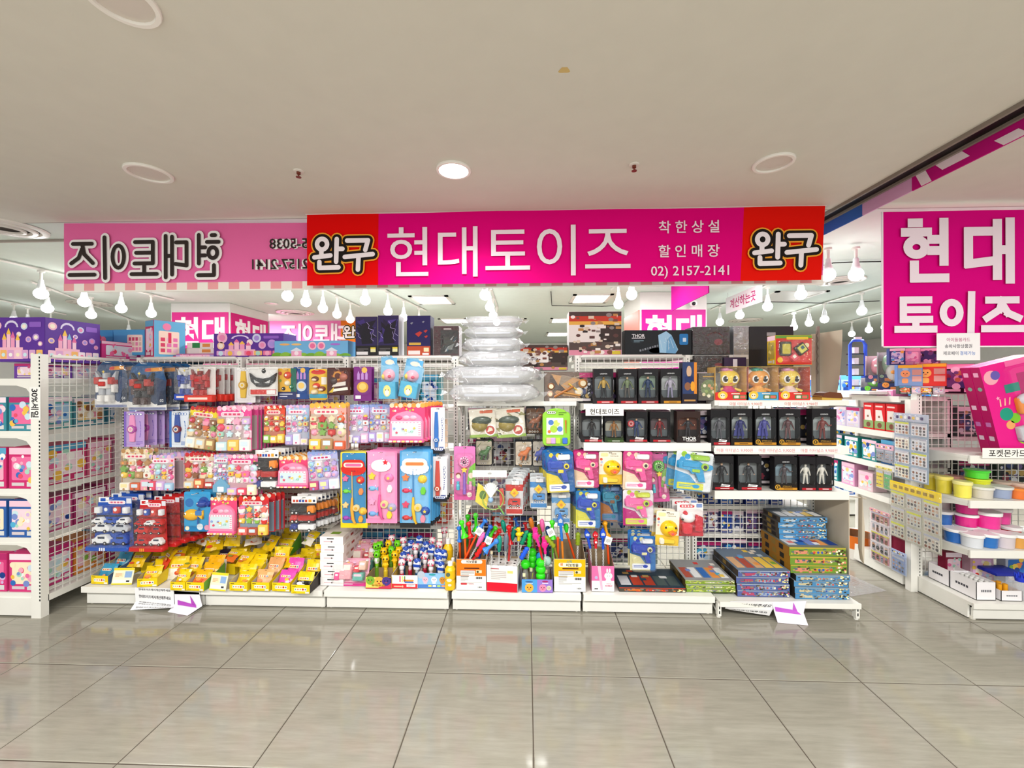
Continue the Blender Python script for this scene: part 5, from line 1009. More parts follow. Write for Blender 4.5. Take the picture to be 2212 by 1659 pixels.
# second row
H_((268,889,312,965), 3.0, d_watch, 'lilac card with a pink and yellow toy watch', 'lilac watch cards', 3, .04, bg='b79ad2', strap='e88fc0', face='b04aa0', side='7a5fb8', dx=.03)
H_((366,888,408,966), 3.04, d_watch, 'white and blue card with a navy and red toy watch', 'blue watch cards', 3, .04, bg='dfe6f2', strap='24489c', face='7a2338', side='3b6fb8', dx=-.035)
FD = d_food
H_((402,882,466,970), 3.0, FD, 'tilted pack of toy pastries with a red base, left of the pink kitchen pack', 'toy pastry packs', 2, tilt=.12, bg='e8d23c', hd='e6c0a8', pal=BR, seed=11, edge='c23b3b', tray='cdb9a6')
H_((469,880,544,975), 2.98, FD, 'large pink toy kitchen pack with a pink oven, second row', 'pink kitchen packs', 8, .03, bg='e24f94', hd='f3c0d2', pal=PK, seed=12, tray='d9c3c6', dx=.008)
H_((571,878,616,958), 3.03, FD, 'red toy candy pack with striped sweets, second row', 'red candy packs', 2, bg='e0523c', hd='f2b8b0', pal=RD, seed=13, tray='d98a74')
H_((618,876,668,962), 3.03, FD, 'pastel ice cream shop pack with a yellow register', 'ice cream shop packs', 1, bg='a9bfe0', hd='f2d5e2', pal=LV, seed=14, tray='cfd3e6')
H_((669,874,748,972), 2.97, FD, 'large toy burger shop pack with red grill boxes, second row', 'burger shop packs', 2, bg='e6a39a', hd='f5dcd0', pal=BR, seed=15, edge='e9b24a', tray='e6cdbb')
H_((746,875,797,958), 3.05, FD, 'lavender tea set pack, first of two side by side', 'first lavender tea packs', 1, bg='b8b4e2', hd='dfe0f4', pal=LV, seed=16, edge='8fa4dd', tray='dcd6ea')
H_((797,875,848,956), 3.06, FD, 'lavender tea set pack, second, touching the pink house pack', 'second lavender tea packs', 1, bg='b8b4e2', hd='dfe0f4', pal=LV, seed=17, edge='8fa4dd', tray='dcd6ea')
H_((842,874,918,955), 3.0, d_house, 'pink toy house pack in the second row under the soft toy bags', 'upper pink house packs', 6, .04, dx=.012)
H_((931,880,961,980), 3.06, d_watch, 'tall white card with a long blue toy watch', 'tall blue watch cards', 0, bg='e4e6ec', strap='2f6fc0', face='3b78c8', long=True)
# third row
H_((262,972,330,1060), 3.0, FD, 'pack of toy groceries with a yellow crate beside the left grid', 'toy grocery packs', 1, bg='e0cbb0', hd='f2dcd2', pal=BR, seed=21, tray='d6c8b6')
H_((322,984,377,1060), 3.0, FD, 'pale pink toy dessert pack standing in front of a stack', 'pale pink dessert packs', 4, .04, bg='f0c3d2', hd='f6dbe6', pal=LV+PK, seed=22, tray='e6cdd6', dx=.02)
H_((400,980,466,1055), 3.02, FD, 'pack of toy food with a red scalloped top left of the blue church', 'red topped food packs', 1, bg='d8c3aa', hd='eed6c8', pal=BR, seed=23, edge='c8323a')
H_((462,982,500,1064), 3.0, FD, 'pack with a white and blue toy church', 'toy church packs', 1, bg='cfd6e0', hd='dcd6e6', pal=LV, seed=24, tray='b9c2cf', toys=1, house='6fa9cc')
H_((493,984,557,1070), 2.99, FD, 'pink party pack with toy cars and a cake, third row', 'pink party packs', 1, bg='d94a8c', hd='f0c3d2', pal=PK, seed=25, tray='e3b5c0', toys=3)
H_((552,972,602,1057), 3.02, d_truck, 'bag of three toy trucks with a white header, upper of two', 'upper toy truck bags', 7, .03, dx=.012)
H_((603,988,671,1052), 3.02, d_house, 'pink toy house pack in the third row beside the truck bag', 'middle pink house packs', 6, .038, dx=.014)
H_((670,975,735,1058), 3.0, FD, 'lavender pastry pack tilted, left of the blue fishing card', 'tilted lavender packs', 1, tilt=-.08, bg='b4b6e2', hd='dfe0f4', pal=LV, seed=26, edge='8fa4dd', tray='dcd3e2')
# long cards
H_((736,976,794,1140), 3.0, d_fishing, 'long blue fishing toy card with a red badge and yellow foot', 'blue fishing cards', 1, bg='3f86b8', rim='f2d84a', emb='cf2f28', rod='d8b878', pal=['e86a9a', 'd8302c', '6cc83a', 'f08a4a', 'f2c98a', 'e9b23a', '9a3fb0', 'e9a43a'], foot='f0d020', knob='e9a832')
H_((791,974,858,1130), 3.0, d_fishing, 'long pink fishing toy card with a round white badge', 'pink fishing cards', 4, .028, bg='ef9cc4', rim='e886b8', emb='f6e6ee', rod='e87ab0', pal=['f2cf3a', 'e87ab0', '7ab6e0', 'f4e6ee', 'f0a0c8', 'a8a0c0', '6fa4d8', 'f2d23a'], foot='ec8fbc', knob='e85a9c', round_badge=True, dx=.008)
H_((864,973,930,1140), 3.0, d_fishing, 'long light blue fishing toy card with a dark foot', 'light blue fishing cards', 6, .026, bg='7cb6e2', rim='4f9fd6', emb='dfe9f4', rod='3b86c8', pal=['f0804a', 'f2c23a', 'd8385a', '6cc83a', 'd8486a', '2b4fa0', 'c83a3a', 'e88aa0'], foot='2b2a2c', knob='f0bc2c', dx=.006)
H_((932,986,966,1084), 3.06, d_watch, 'white card with a long red toy watch above the deck', 'long red watch cards', 3, .025, bg='e6e3e6', strap='c8483c', face='b8402f', long=True)
# fourth row
H_((199,1074,292,1185), 2.96, d_rescue, 'blue pack of white toy police cars and buses', 'blue police car packs', 6, .045, dx=.018, dz=.004, c='2a55b0')
H_((292,1080,364,1186), 2.95, d_rescue, 'red pack of toy fire engines on a red tray', 'red fire engine packs', 5, .05, dx=.03, dz=.004, c='c42426', red=True)
H_((398,1062,455,1148), 2.98, d_fish, 'blue card with a yellow toy fish and net', 'blue fish cards', 1)
H_((455,1076,512,1152), 2.98, d_house, 'pink toy house pack in the lowest row, beside the yellow fish', 'lower pink house packs', 2, .04)
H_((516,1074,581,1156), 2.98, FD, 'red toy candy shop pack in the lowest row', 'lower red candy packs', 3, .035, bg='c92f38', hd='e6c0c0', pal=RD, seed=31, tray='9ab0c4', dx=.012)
H_((630,1072,684,1147), 3.02, d_truck, 'bag of three toy trucks with a white header, lower of two', 'lower toy truck bags', 8, .03, dx=.014)
H_((700,1064,732,1112), 3.2, d_capsule, 'small purple toy card hanging behind the lower truck bags', 'small purple cards')
# centre low bay
H_((1016,884,1076,945), 3.08, d_dino, 'foil dinosaur pouch with a round badge, first of the pair', 'first dinosaur pouches', 2, tilt=-.06, seed=41)
H_((1074,882,1137,945), 3.08, d_dino, 'foil dinosaur pouch with a round badge, beside the brown beast card', 'second dinosaur pouches', 2, tilt=-.08, seed=42)
H_((1135,880,1178,938), 3.1, d_beast, 'dark card with a brown toy beast behind the green drawing board', 'brown beast cards', 1, bg='5a4030', body='8c4a24', dark='2c2320', seed=43)
H_((1172,881,1232,963), 2.99, d_board, 'lime green toy drawing board with stamps', 'green drawing boards', 0, name='toy_drawing_board')
H_((1027,950,1064,1006), 3.12, d_beast, 'card with a green toy dinosaur above the clear racket bag', 'green dinosaur cards', 2, bg='b9b09c', body='3f6b3a', dark='3a3630', seed=44)
H_((1112,952,1150,1007), 3.12, d_beast, 'card with an orange toy dinosaur left of the blue one', 'orange dinosaur cards', 1, bg='cbbfae', body='c86a2e', dark='4a3a2c', seed=45)
H_((1150,951,1179,1008), 3.13, d_beast, 'card with a blue toy dinosaur right of the orange one', 'blue dinosaur cards', 1, bg='b8b0a4', body='2c3f9a', dark='3b3832', seed=46)
H_((981,964,1027,1080), 3.0, d_lolly, 'pink bubble wand card with a pink spiral lollipop', 'pink lollipop cards', 0)
H_((1021,1016,1095,1112), 2.96, d_bag, 'clear bag with a toy racket and white shuttlecock under a white header', 'clear racket bags', 0, name='toy_bag')
H_((1092,1034,1130,1112), 3.02, d_train, 'red toy train pack with a yellow diamond sign', 'red train packs', 4, .03, dx=.012, dz=.012)
H_((1145,1030,1182,1098), 3.05, d_train, 'blue toy train pack with a yellow diamond sign, upper of two', 'upper blue train packs', 2, c='3f86c8', dz=.006)
H_((1192,1064,1232,1130), 3.02, d_train, 'blue toy train pack with a yellow diamond sign, lower of two', 'lower blue train packs', 1, c='5a94c8')
H_((1183,976,1243,1063), 2.97, d_gun, 'blue bubble gun pack on a blue card beside the pink one', 'upper blue bubble gun packs', 7, .03, bg='1f66a8', gun='1f48b0', acc='e8d23a', tilt=-.06, dx=-.006)
H_((1240,975,1294,1053), 3.0, d_gun, 'pink bubble gun pack left of the upper duck pack', 'first pink bubble gun packs', 2, bg='c62f78', gun='ee4a96', acc='f2d2b0')
H_((1294,975,1344,1046), 2.99, d_duck, 'yellow duck bubble pack directly under the middle figure shelf', 'upper duck packs', 2)
H_((1345,975,1408,1058), 2.97, d_gun, 'pink bubble gun pack right of the upper duck pack', 'second pink bubble gun packs', 2, bg='c83a80', gun='ef4f9a', acc='f3d8ba', tilt=.02)
H_((1405,976,1447,1084), 3.03, d_lolly, 'bubble wand card with a green spiral lollipop', 'green lollipop cards', 0, c='5cc23a', c2='d6f0b8', bg='d26aa0', wand='d83a90', w2='8ccf5a', tilt=-.06)
H_((1454,976,1534,1060), 2.93, d_gun, 'large sky blue bubble gun pack at the end of the row', 'large sky blue gun packs', 2, .05, bg='e4e8ee', gun='2a9ad2', acc='9cc83a', lab='d8d84a', big=True, tilt=.1, side='4f9fd2', dx=-.03)
H_((1244,1060,1297,1140), 2.99, d_gun, 'blue bubble gun pack in the lower row, beside the rack post', 'lower blue bubble gun packs', 6, .032, bg='2f7ab8', gun='1d46b4', acc='d8d24a', lab='eceff4', dx=-.008)
H_((1297,1043,1344,1126), 3.1, d_gun, 'teal bubble gun pack half hidden under the upper duck pack', 'teal bubble gun packs', 2, bg='2a6aa8', gun='2a8fb0', acc='8a5a3a', lab='6f8fc0', side='c0783a')
H_((1346,1058,1411,1135), 2.96, d_gun, 'pink bubble gun pack with a small yellow bus', 'pink bus bubble gun packs', 0, bg='e8e4ea', gun='ee6aa8', acc='b8cf3a', side='b8287a', lab='c8d84a')
H_((1463,1086,1519,1158), 3.0, d_dog, 'red and white animal bubble toy pack', 'red animal bubble packs', 6, .03, dx=-.012, dz=.004)
H_((1415,1104,1465,1178), 2.97, d_duck, 'yellow duck bubble pack hanging lower, left of the red animal pack', 'lower duck packs', 2, tilt=.05, dx=-.01)
H_((1361,1158,1416,1232), 2.98, d_gun, 'blue bubble gun pack hanging lowest, above the flat board game', 'lowest blue bubble gun packs', 2, bg='2f6fb4', gun='1c3fae', acc='d9d2a0', lab='e6e9ee', dz=.012)

# ---------------------------------------------------------------- figure boxes on the two end bays
SK, GY = 'c9a58a', '3a3d46'
def figs(rows, Y, zs, dflt):
    for b, lab, kw in rows:
        x, z, w, h = fit(b, Y); t = thing('figure_box', lab, 'toy figure box', (x, Y, zs+.0005), 0); d_fig(t, w, h+z-zs, **{**dflt, **kw})
ETR = dict(band='c98a25', foot='1f1712', badge='E', win='aeb7b8')
SER = dict(band='b3202a', badge='S', win='8f9497', head='')
figs([((1283,797,1325,869), 'boxed gold beast figure with a black fighter, first on the top figure shelf', dict(band='c4262e', cols=('8c6a3a', 'b0904a', '2a2a2e'), second=None)),
      ((1335,797,1376,869), 'boxed green and grey figures, second on the top figure shelf', dict(band='b3262e', cols=('b89a7a', '6c7a5a', '54504c'))),
      ((1379,796,1422,870), 'boxed figure in a dark blue suit with a green header', dict(band='a8242c', win='9fb5a4', cols=(SK, '24385c', '1f2c48'))),
      ((1427,796,1471,870), 'boxed pale violet robed figure beside the blue and orange box', dict(ETR, cols=('8f8a94', 'a8a2b4', '8a86a0'), badge=None, win='c3c8c8'))], 3.0, 1.486, {})
figs([((1256,893,1300,958), 'boxed hulking black figure, first on the middle figure shelf', dict(SER, cols=('3a3430', '2a2728', '26242a'), arms=(.3, .3))),
      ((1306,897,1347,958), 'boxed brown armoured figure with a green foot label', dict(band='3f5a2c', foot='2a3a1f', head='', win='c3bfae', cols=('a8744a', '9a6a3a', '7a5430'))),
      ((1353,890,1398,959), 'boxed blue suited figure with a round red shield', dict(SER, cols=(SK, '31406a', '2c3a66'), second='b8303c', arms=(.3, .7))),
      ((1404,890,1448,958), 'boxed crimson robed figure', dict(SER, win='6a5a5e', cols=('d9b49a', '7a1f24', '5c171c'), badge=None)),
      ((1462,889,1513,958), 'brown boxed blond warrior figure titled THOR', dict(band='2a2020', foot='241c1c', win='6c3a2a', head='', cols=('d8ac8a', '2b2b31', '2e2a30'), solid=True, arms=(.9, .8), frame='33201c'))], 3.0, 1.21, {})
p = fit((1462,889,1513,958), 2.998); m = M(); m.text('THOR', p[0]+.005, p[1]+.035, .026, 2.9955, 'f2f0ee', .02); o = obj('title_lettering', m, MP); 
_t = [o2 for o2 in bpy.data.objects if o2.get('label', '').endswith('THOR')][0]; o.parent = _t; o.location = -_t.location
figs([((1535,886,1577,963), 'boxed grey figure in cluttered clear plastic, first on the priced middle shelf', dict(SER, cols=('7a7a80', '5a5a62', '55555c'))),
      ((1579,884,1625,963), 'boxed dark blue robed figure, second on the priced middle shelf', dict(ETR, badge=None, cols=('d0c0b0', '2c2f6a', '2f3270'), cape='353a80')),
      ((1631,884,1677,965), 'boxed violet skirted figure with a gold round emblem', dict(ETR, cols=('b8b4c8', '4a4c94', '3c3e8a'), cape='4a4ca0')),
      ((1682,884,1729,965), 'boxed maroon figure with a gold round emblem', dict(ETR, cols=('8a6a60', '5a3a3e', '6a4a4c'))),
      ((1754,884,1807,963), 'boxed thin red brown figure at the end of the priced middle shelf', dict(ETR, cols=('8a4a40', '7a3a38', '6c302e'), arms=(.3, 1)))], 3.03, 1.185, {})
figs([((1537,985,1585,1060), 'boxed black suited figure, first on the lowest priced shelf', dict(SER, cols=(SK, '24262c', '212228'))),
      ((1594,985,1645,1062), 'boxed broad black suited figure, second on the lowest priced shelf', dict(SER, cols=('b08e78', '2a2c34', '26282e'))),
      ((1673,988,1722,1066), 'boxed dark hatted figure with a gold round emblem', dict(ETR, win='93aab8', cols=('6a5a54', '4a4248', '453d42'), arms=(.3, 1))),
      ((1727,988,1762,1062), 'boxed white figure, left of two on the lowest priced shelf', dict(SER, cols=('d9d6cc', 'dedbd2', 'd4d1c8'), badge=None, arms=(.7, .3))),
      ((1763,988,1797,1058), 'boxed white figure, right of two on the lowest priced shelf', dict(SER, cols=('d9d6cc', 'dedbd2', 'd4d1c8'), badge=None))], 3.03, .864, {})
# dark cartons stacked behind the front figures, in one row each
for (xs_, Y, z, h, lab) in (((1272,1310,1354,1400,1440,1525), 3.14, 1.486, .23, 'top'), ((1275,1328,1376,1426,1480,1522), 3.14, 1.21, .22, 'middle'), ((1556,1604,1654,1706,1742,1770), 3.17, 1.185, .25, 'priced middle'), ((1560,1615,1660,1700,1745,1780), 3.17, .864, .25, 'lowest priced')):
    for i, x in enumerate(xs_):
        q = P(x, 900, Y); t = thing('figure_box', f'dark figure carton standing behind the front boxes, {ORD[i]} along the {lab} shelf', 'toy figure box', (q.x, Y, z+.0005), 0, f'dark cartons on the {lab} shelf'); carton(t, .145, h, .11, pr_any('1c1a1e', DK), '17161a', seed=i+40)
boxed((1474,782,1506,869), 2.99, .06, lambda m, w, h, rd: (m.rect(-w/2, 0, w/2, h, 0, '2a3a66'), m.rect(w*.3, 0, w/2, h, -.0004, 'd8842a'), m.flat(ell(-w*.05, h*.78, w*.18, h*.14, 12), -.0006, 'c9a58a'), m.rect(-w*.35, h*.5, w*.3, h*.66, -.0006, '1d2c60'), m.flat(ell(-w*.15, h*.42, w*.22, h*.1, 12), -.001, '8a5a40'), m.flat(ell(w*.2, h*.42, w*.16, h*.12, 12), -.001, 'e09a2c'), m.rect(-w/2, 0, w/2, h*.24, -.0008, '231d2a'), m.rect(-w*.4, h*.06, w*.4, h*.1, -.001, 'b98a4a')), 'narrow navy and orange figure box at the end of the top figure shelf', '2a2a40', zfix=1.486)
boxed((1508,806,1556,869), 3.02, .06, lambda m, w, h, rd: (pr_reddark(m, w, h, rd), m.rect(-w/2, 0, w/2, h, -.0012, '4a4238'), m.flat(ell(0, h*.45, w*.4, h*.32, 16), -.0016, '6c7a4a'), [m.disc(rd.uniform(-.3, .3)*w, h*rd.uniform(.1, .6), w*.08, -.002-.0001*i, rd.choice(['d8c9a0', '8aa05a', 'c98a5a', 'e6dcc0']), 10) for i in range(10)], m.rect(-w*.3, h*.86, w*.3, h*.9, -.002, 'b98f3a')), 'wrapped olive figure set box beside the yellow doll boxes', '3a332a', film_=MFOIL, zfix=1.51)
def pr_pirate(m, w, h, rd):
    m.rect(-w/2, 0, w/2, h, 0, '6a564a')
    for i in range(16): m.flat([(rd.uniform(-.45, .45)*w, h*rd.uniform(.05, .95)) for _ in range(3)], -.0004-.00004*i, rd.choice(['8c7a68', '4a3c36', 'a8937c', 'b98a5a']))
    m.rect(-w*.4, 0, w*.3, h*.1, -.0014, 'e6dfd8')
t = boxed((1176,803,1280,868), 3.14, .08, pr_pirate, 'wide wrapped box of bronze toy weapons on the low bay shelf', '3a302c', zfix=1.498, film_=MFOIL)
w_, h_ = fit((1176,803,1280,868), 3.14)[2:]
for pts, c, r in (([(-.3, .15), (.1, .5)], 'a8672e', .011), ([(-.1, .3), (.25, .2)], 'c08a4a', .008), ([(0, .6), (.2, .35)], 'd9b24a', .006)): m = M(); m.tube([(a*w_, -.012, b_*h_) for a, b_ in pts], r, c); obj('toy_weapon', m, MG, t)
for x, z, r, c in ((.3, .6, .1, 'b0763a'), (.22, .32, .09, 'd8d4cc'), (-.36, .5, .08, '8a5a3a'), (-.38, .25, .07, 'c9a08a')): m = M(); m.dome(x*w_, z*h_, r*w_, r*w_, -.001, .016, c); m.disc(x*w_, z*h_, r*w_*.6, -.0172, 'e2d3b4', 12); obj('toy_shield', m, MG, t)
# three yellow doll boxes
def d_doll(t, w, h, d, hair, skin, lab, dress, helmet=None):
    m = M(); m.box(-w/2, w/2, d-.002, d, 0, h, 'e6c88a'); m.box(-w/2, -w/2+.002, 0, d, 0, h, 'e0b060'); m.box(w/2-.002, w/2, 0, d, 0, h, 'd8563a'); m.box(-w/2, w/2, 0, d, 0, .002, lab); m.box(-w/2, w/2, 0, d, h-.002, h, 'e9c23a'); obj('carton', m, MP, t)
    m = M(); m.prism(rr(-w/2, 0, w/2, h*.24, .006), -.002, .001, lab); m.flat(ell(-w*.28, h*.15, w*.15, h*.12, 14), -.003, 'f0c03a'); m.disc(-w*.28, h*.13, w*.08, -.0034, 'f8e3c8', 12)
    for s in (-1, 1): m.disc(-w*.28+s*w*.035, h*.14, w*.016, -.0038, '222222', 8)
    m.flat(rr(w*.02, h*.04, w*.44, h*.16, .006), -.003, '5a7a4a'); lines(m, -w*.02, h*.17, w*.4, h*.22, -.003, 'f2e2d0', 1); m.flat(rr(w*.06, h*.06, w*.2, h*.14, .004), -.0034, 'e8e0d0'); m.flat(rr(w*.24, h*.06, w*.4, h*.14, .004), -.0034, 'd86a5a'); obj('label_card', m, MP, t)
    m = M(); m.ball((-.0, d*.5, h*.66), (w*.36, d*.45, h*.27), skin, 16, 10); obj('doll_head', m, MG, t)
    m = M()
    for s in (-1, 1): m.dome(s*w*.14-.004, h*.63, w*.085, h*.095, d*.12, .012, '1e1a1c', 14); m.dome(s*w*.14-.004, h*.63, w*.11, h*.12, d*.125, .006, 'f6f2ea', 14); m.disc(s*w*.14+.002, h*.66, w*.025, d*.12-.0135, 'ffffff', 8)
    m.flat(ell(0, h*.5, w*.05, h*.015, 8), d*.07, 'c85a3a'); s_ = obj('eyes', m, MG, t); s_['kind'] = 'stuff'
    m = M(); m.ball((-w*.1, d*.45, h*.92), (w*.14, d*.3, h*.07), hair, 10, 6); m.ball((w*.05, d*.5, h*.9), (w*.1, d*.3, h*.06), hair, 10, 6); obj('doll_hair', m, MG, t)
    if helmet:
        m = M(); m.ball((0, d*.62, h*.7), (w*.43, d*.38, h*.3), helmet, 16, 8); m.dome(-w*.36, h*.6, w*.1, h*.09, d*.3, .012, 'e9a23a'); obj('doll_cap', m, MG, t)
    m = M(); m.lathe([(w*.3, h*.16), (w*.24, h*.3), (w*.12, h*.42)], dress, 0, d*.5, 14); m.tube([(-w*.18, d*.4, h*.34), (-w*.36, d*.3, h*.27)], w*.05, skin); m.tube([(w*.18, d*.4, h*.34), (w*.36, d*.3, h*.27)], w*.05, skin); obj('doll_body', m, MG, t)
    m = M(); m.rect(-w/2, h*.2, w/2, h, -.001, 'ffffff'); obj('window', m, MFOIL, t)
for b, lab, kw in (((1545,792,1617,868), 'yellow headed doll box with a pink dress, first of three dolls', dict(hair='d88ac0', skin='f0cf4a', lab='d8322c', dress='d8287a')),
                   ((1612,792,1682,868), 'orange faced doll in a white and teal cap, middle of three dolls', dict(hair='2a9a8a', skin='eda24a', lab='4f9fd0', dress='f3b45a', helmet='efe9e6')),
                   ((1681,792,1750,868), 'yellow headed doll box with a pale dress, last of three dolls', dict(hair='d89ac8', skin='f0d25a', lab='d8322c', dress='f2d8d8'))):
    x, z, w, h = fit(b, 3.0); t = thing('doll_box', lab, 'doll box', (x, 3.0, 1.512)); d_doll(t, w, h+z-1.512, .13, **kw)
# shelf signs
def slip(px0, px1, py0, py1, Y, t, col, lab, h=.6, name='price_strip', off=.0):
    a, b_ = P(px0, py1, Y), P(px1, py0, Y); zc = (P((px0+px1)/2, (py0+py1)/2, Y).z); hh = P((px0+px1)/2, py0, Y).z-P((px0+px1)/2, py1, Y).z
    m = M(); m.box(a.x, b_.x, Y-.0012, Y, zc-hh/2, zc+hh/2, 'f6f3ee'); o = tag(obj(name, m, MP), lab, 'notice')
    m = M(); n = t if isinstance(t, list) else [t]
    for i, s in enumerate(n): m.text(s, a.x+(b_.x-a.x)*(i+.5)/len(n), zc, hh*h, Y-.0018, col, off, maxw=(b_.x-a.x)/len(n)*.92); 
    obj('lettering', m, MP, o); return o
slip(1265, 1347, 880, 898, 2.95, '현대토이즈', '2a2628', 'white paper sign with black shop name taped under the top figure shelf', .72, 'shop_sign', .01)
slip(1552, 1790, 868, 877, 2.997, ['마블 이터널스 9,900원']*2, 'c8504a', 'price strip with faded red prices on the shelf under the doll boxes', .8)
slip(1542, 1815, 968, 978, 2.997, ['마블 이터널스 9,900원']*3, 'd06a7a', 'price strip with three pink prices on the middle priced shelf', .8)
slip(2122, 2230, 968, 990, 2.955, '포켓몬카드', '2a2628', 'white card sign lettered in black on the top shelf at the right edge', .72, 'card_sign', .008)

# ---------------------------------------------------------------- on top of the rack
RB = RT+.008
def top(b, Y, d, pr, lab, **k): return boxed(b, Y, d, pr, lab, zfix=k.pop('zfix', RB), **k)
m = M(); m.box(UX[0][0], UX[2][1], YM+.056, YM+.48, RT-.03, RT+.006, 'efece4'); tag(obj('top_board', m, MW), 'long white top board carrying boxes above the left three bays', 'shelf')
m = M(); m.box(UX[4][0], UX[5][1]-.1, YM+.056, YM+.48, RT-.03, RT+.006, 'efece4'); tag(obj('top_board', m, MW), 'white top board carrying dark boxes above the figure shelves', 'shelf')
top((462,720,612,775), 3.45, .2, pr_castle, 'wide purple castle toy box on the rack top beside the blue box', side='4c2a80')
top((593,736,752,775), 3.43, .2, pr_sky, 'long sky blue toy house box on the rack top', side='4f96cc')
top((768,684,815,773), 3.42, .14, pr_storm, 'dark purple lightning figure box, first of the pair', side='15131a')
top((816,681,862,773), 3.42, .14, pr_storm, 'dark purple lightning figure box, second of the pair', side='d9d9de')
top((879,682,930,772), 3.42, .14, pr_hero, 'navy and orange red figure box on the rack top', side='1f1b48')
top((936,704,992,772), 3.42, .14, pr_reddark, 'dark red box with a grey figure window in wrap', side='b9b9bd', film_=MFOIL)
boxed((1229,673,1343,790), 3.46, .16, pr_armor, 'tall brown weapon set box covered in small pictures', side='e9e6e4', zfix=RB)
boxed((1124,745,1226,800), 3.5, .14, lambda m, w, h, rd: (pr_armor(m, w, h, rd)), 'low brown weapon set box behind the bagged trays', side='3a302c', zfix=None)
top((1350,713,1494,769), 3.42, .16, pr_hammer, 'wide black hammer toy box with a pale blue block', side='101317')
top((1496,706,1576,769), 3.41, .16, pr_maroon, 'dark maroon box in shiny wrap above the figure shelves', side='231d20', film_=MFOIL)
boxed((1500,768,1575,802), 3.39, .12, pr_maroon, 'smaller dark wrapped box under the maroon box', side='231d20', film_=MFOIL, zfix=1.72)
boxed((1618,705,1714,780), 3.42, .16, pr_black, 'black and grey box behind the yellow game box', side='2a2a2e', zfix=1.62)
t = boxed((1584,705,1618,785), 3.43, .1, pr_black, 'black box in crinkled silver wrap left of the grey box', side='55585c', film_=MB, zfix=1.62)
boxed((1564,772,1612,792), 3.36, .1, lambda m, w, h, rd: (m.rect(-w/2, 0, w/2, h, 0, '3a2a4a'), m.rect(-w*.1, h*.4, w*.1, h*.9, -.0004, 'e6e2ee')), 'small purple box below the silver wrapped box', side='2a2036', zfix=1.71)
def pr_game(m, w, h, rd):
    m.rect(-w/2, 0, w/2, h, 0, 'd8322c'); m.rect(-w/2, h*.9, w/2, h, -.0004, '6a9a3a'); m.rect(-w*.2, h*.86, w*.4, h*.95, -.0008, 'e8c03a')
    for i in range(14): m.flat(star(rd.uniform(-.4, .45)*w, h*rd.uniform(.1, .8), .006, .5), -.0005-.00004*i, 'f4d8a0')
    m.disc(w*.36, h*.66, w*.07, -.0012, 'f2e0b0', 12); m.disc(-w*.38, h*.16, w*.08, -.0012, 'f2c03a', 12)
t = boxed((1675,724,1754,788), 3.03, .1, pr_game, 'red and yellow toy camera game box', side='e0b42a', prs=pr_any('e6bf2a', ['b8a04a', 'f4e08a', '9a8a5a']), sides=(-1,))
w_, h_ = fit((1675,724,1754,788), 3.03)[2:]
m = M(); m.prism(rr(-w_*.4, h_*.3, -w_*.1, h_*.78, .012), -.022, -.001, '3a3a2c', inset=.004); m.prism(rr(-w_*.36, h_*.36, -w_*.14, h_*.7, .008), -.026, -.02, 'c9b83a', inset=.002); obj('toy_console', m, MG, t)
m = M(); q = [Vector((0, 0)), Vector((.055, 0)), Vector((.055, .055)), Vector((0, .055))]; f = lambda k, ox, oz: [(ox+k*(p.x*.8-p.y*.6), oz+k*(p.x*.6+p.y*.8)) for p in q]
m.prism(f(1.25, w_*.14, h_*.3), -.03, -.001, '23231f', inset=.004); m.prism(f(.95, w_*.14, h_*.36), -.034, -.028, 'd8d25a', inset=.003); m.prism(f(.4, w_*.15, h_*.5), -.036, -.033, '2a5a6a'); m.prism(f(.85, -w_*.06, h_*.1), -.03, -.001, 'e0485a', inset=.004); m.prism(f(.4, -w_*.06, h_*.2), -.033, -.029, 'f4ede0'); obj('toy_camera', m, MG, t)
shell(t, -w_*.46, h_*.06, w_*.48, h_*.84, .045, .02, MFOIL)
boxed((380,764,462,776), 3.5, .12, pr_any('b9a7d4', LV), 'low lilac box on the rack top left of the purple castle box', side='9a8ab8', zfix=RB)
for i, (z0p, z1p, c, x1) in enumerate(((752, 763, 'e8e2d8', 462), (741, 751, '2f8a4a', 460))):
    boxed((398+i*6, z1p-11, x1, z1p+1), 3.62, .16, lambda m, w, h, rd, c=c: (m.rect(-w/2, 0, w/2, h, 0, 'efe8dc'), m.rect(-w*.3, 0, 0, h, -.0004, c), m.rect(w*.1, h*.2, w*.4, h*.8, -.0004, 'e0924a')), f'flat board game box lying on the rack top, {"lower" if i == 0 else "upper"} of two', side='d9d2c6', name='board_game')
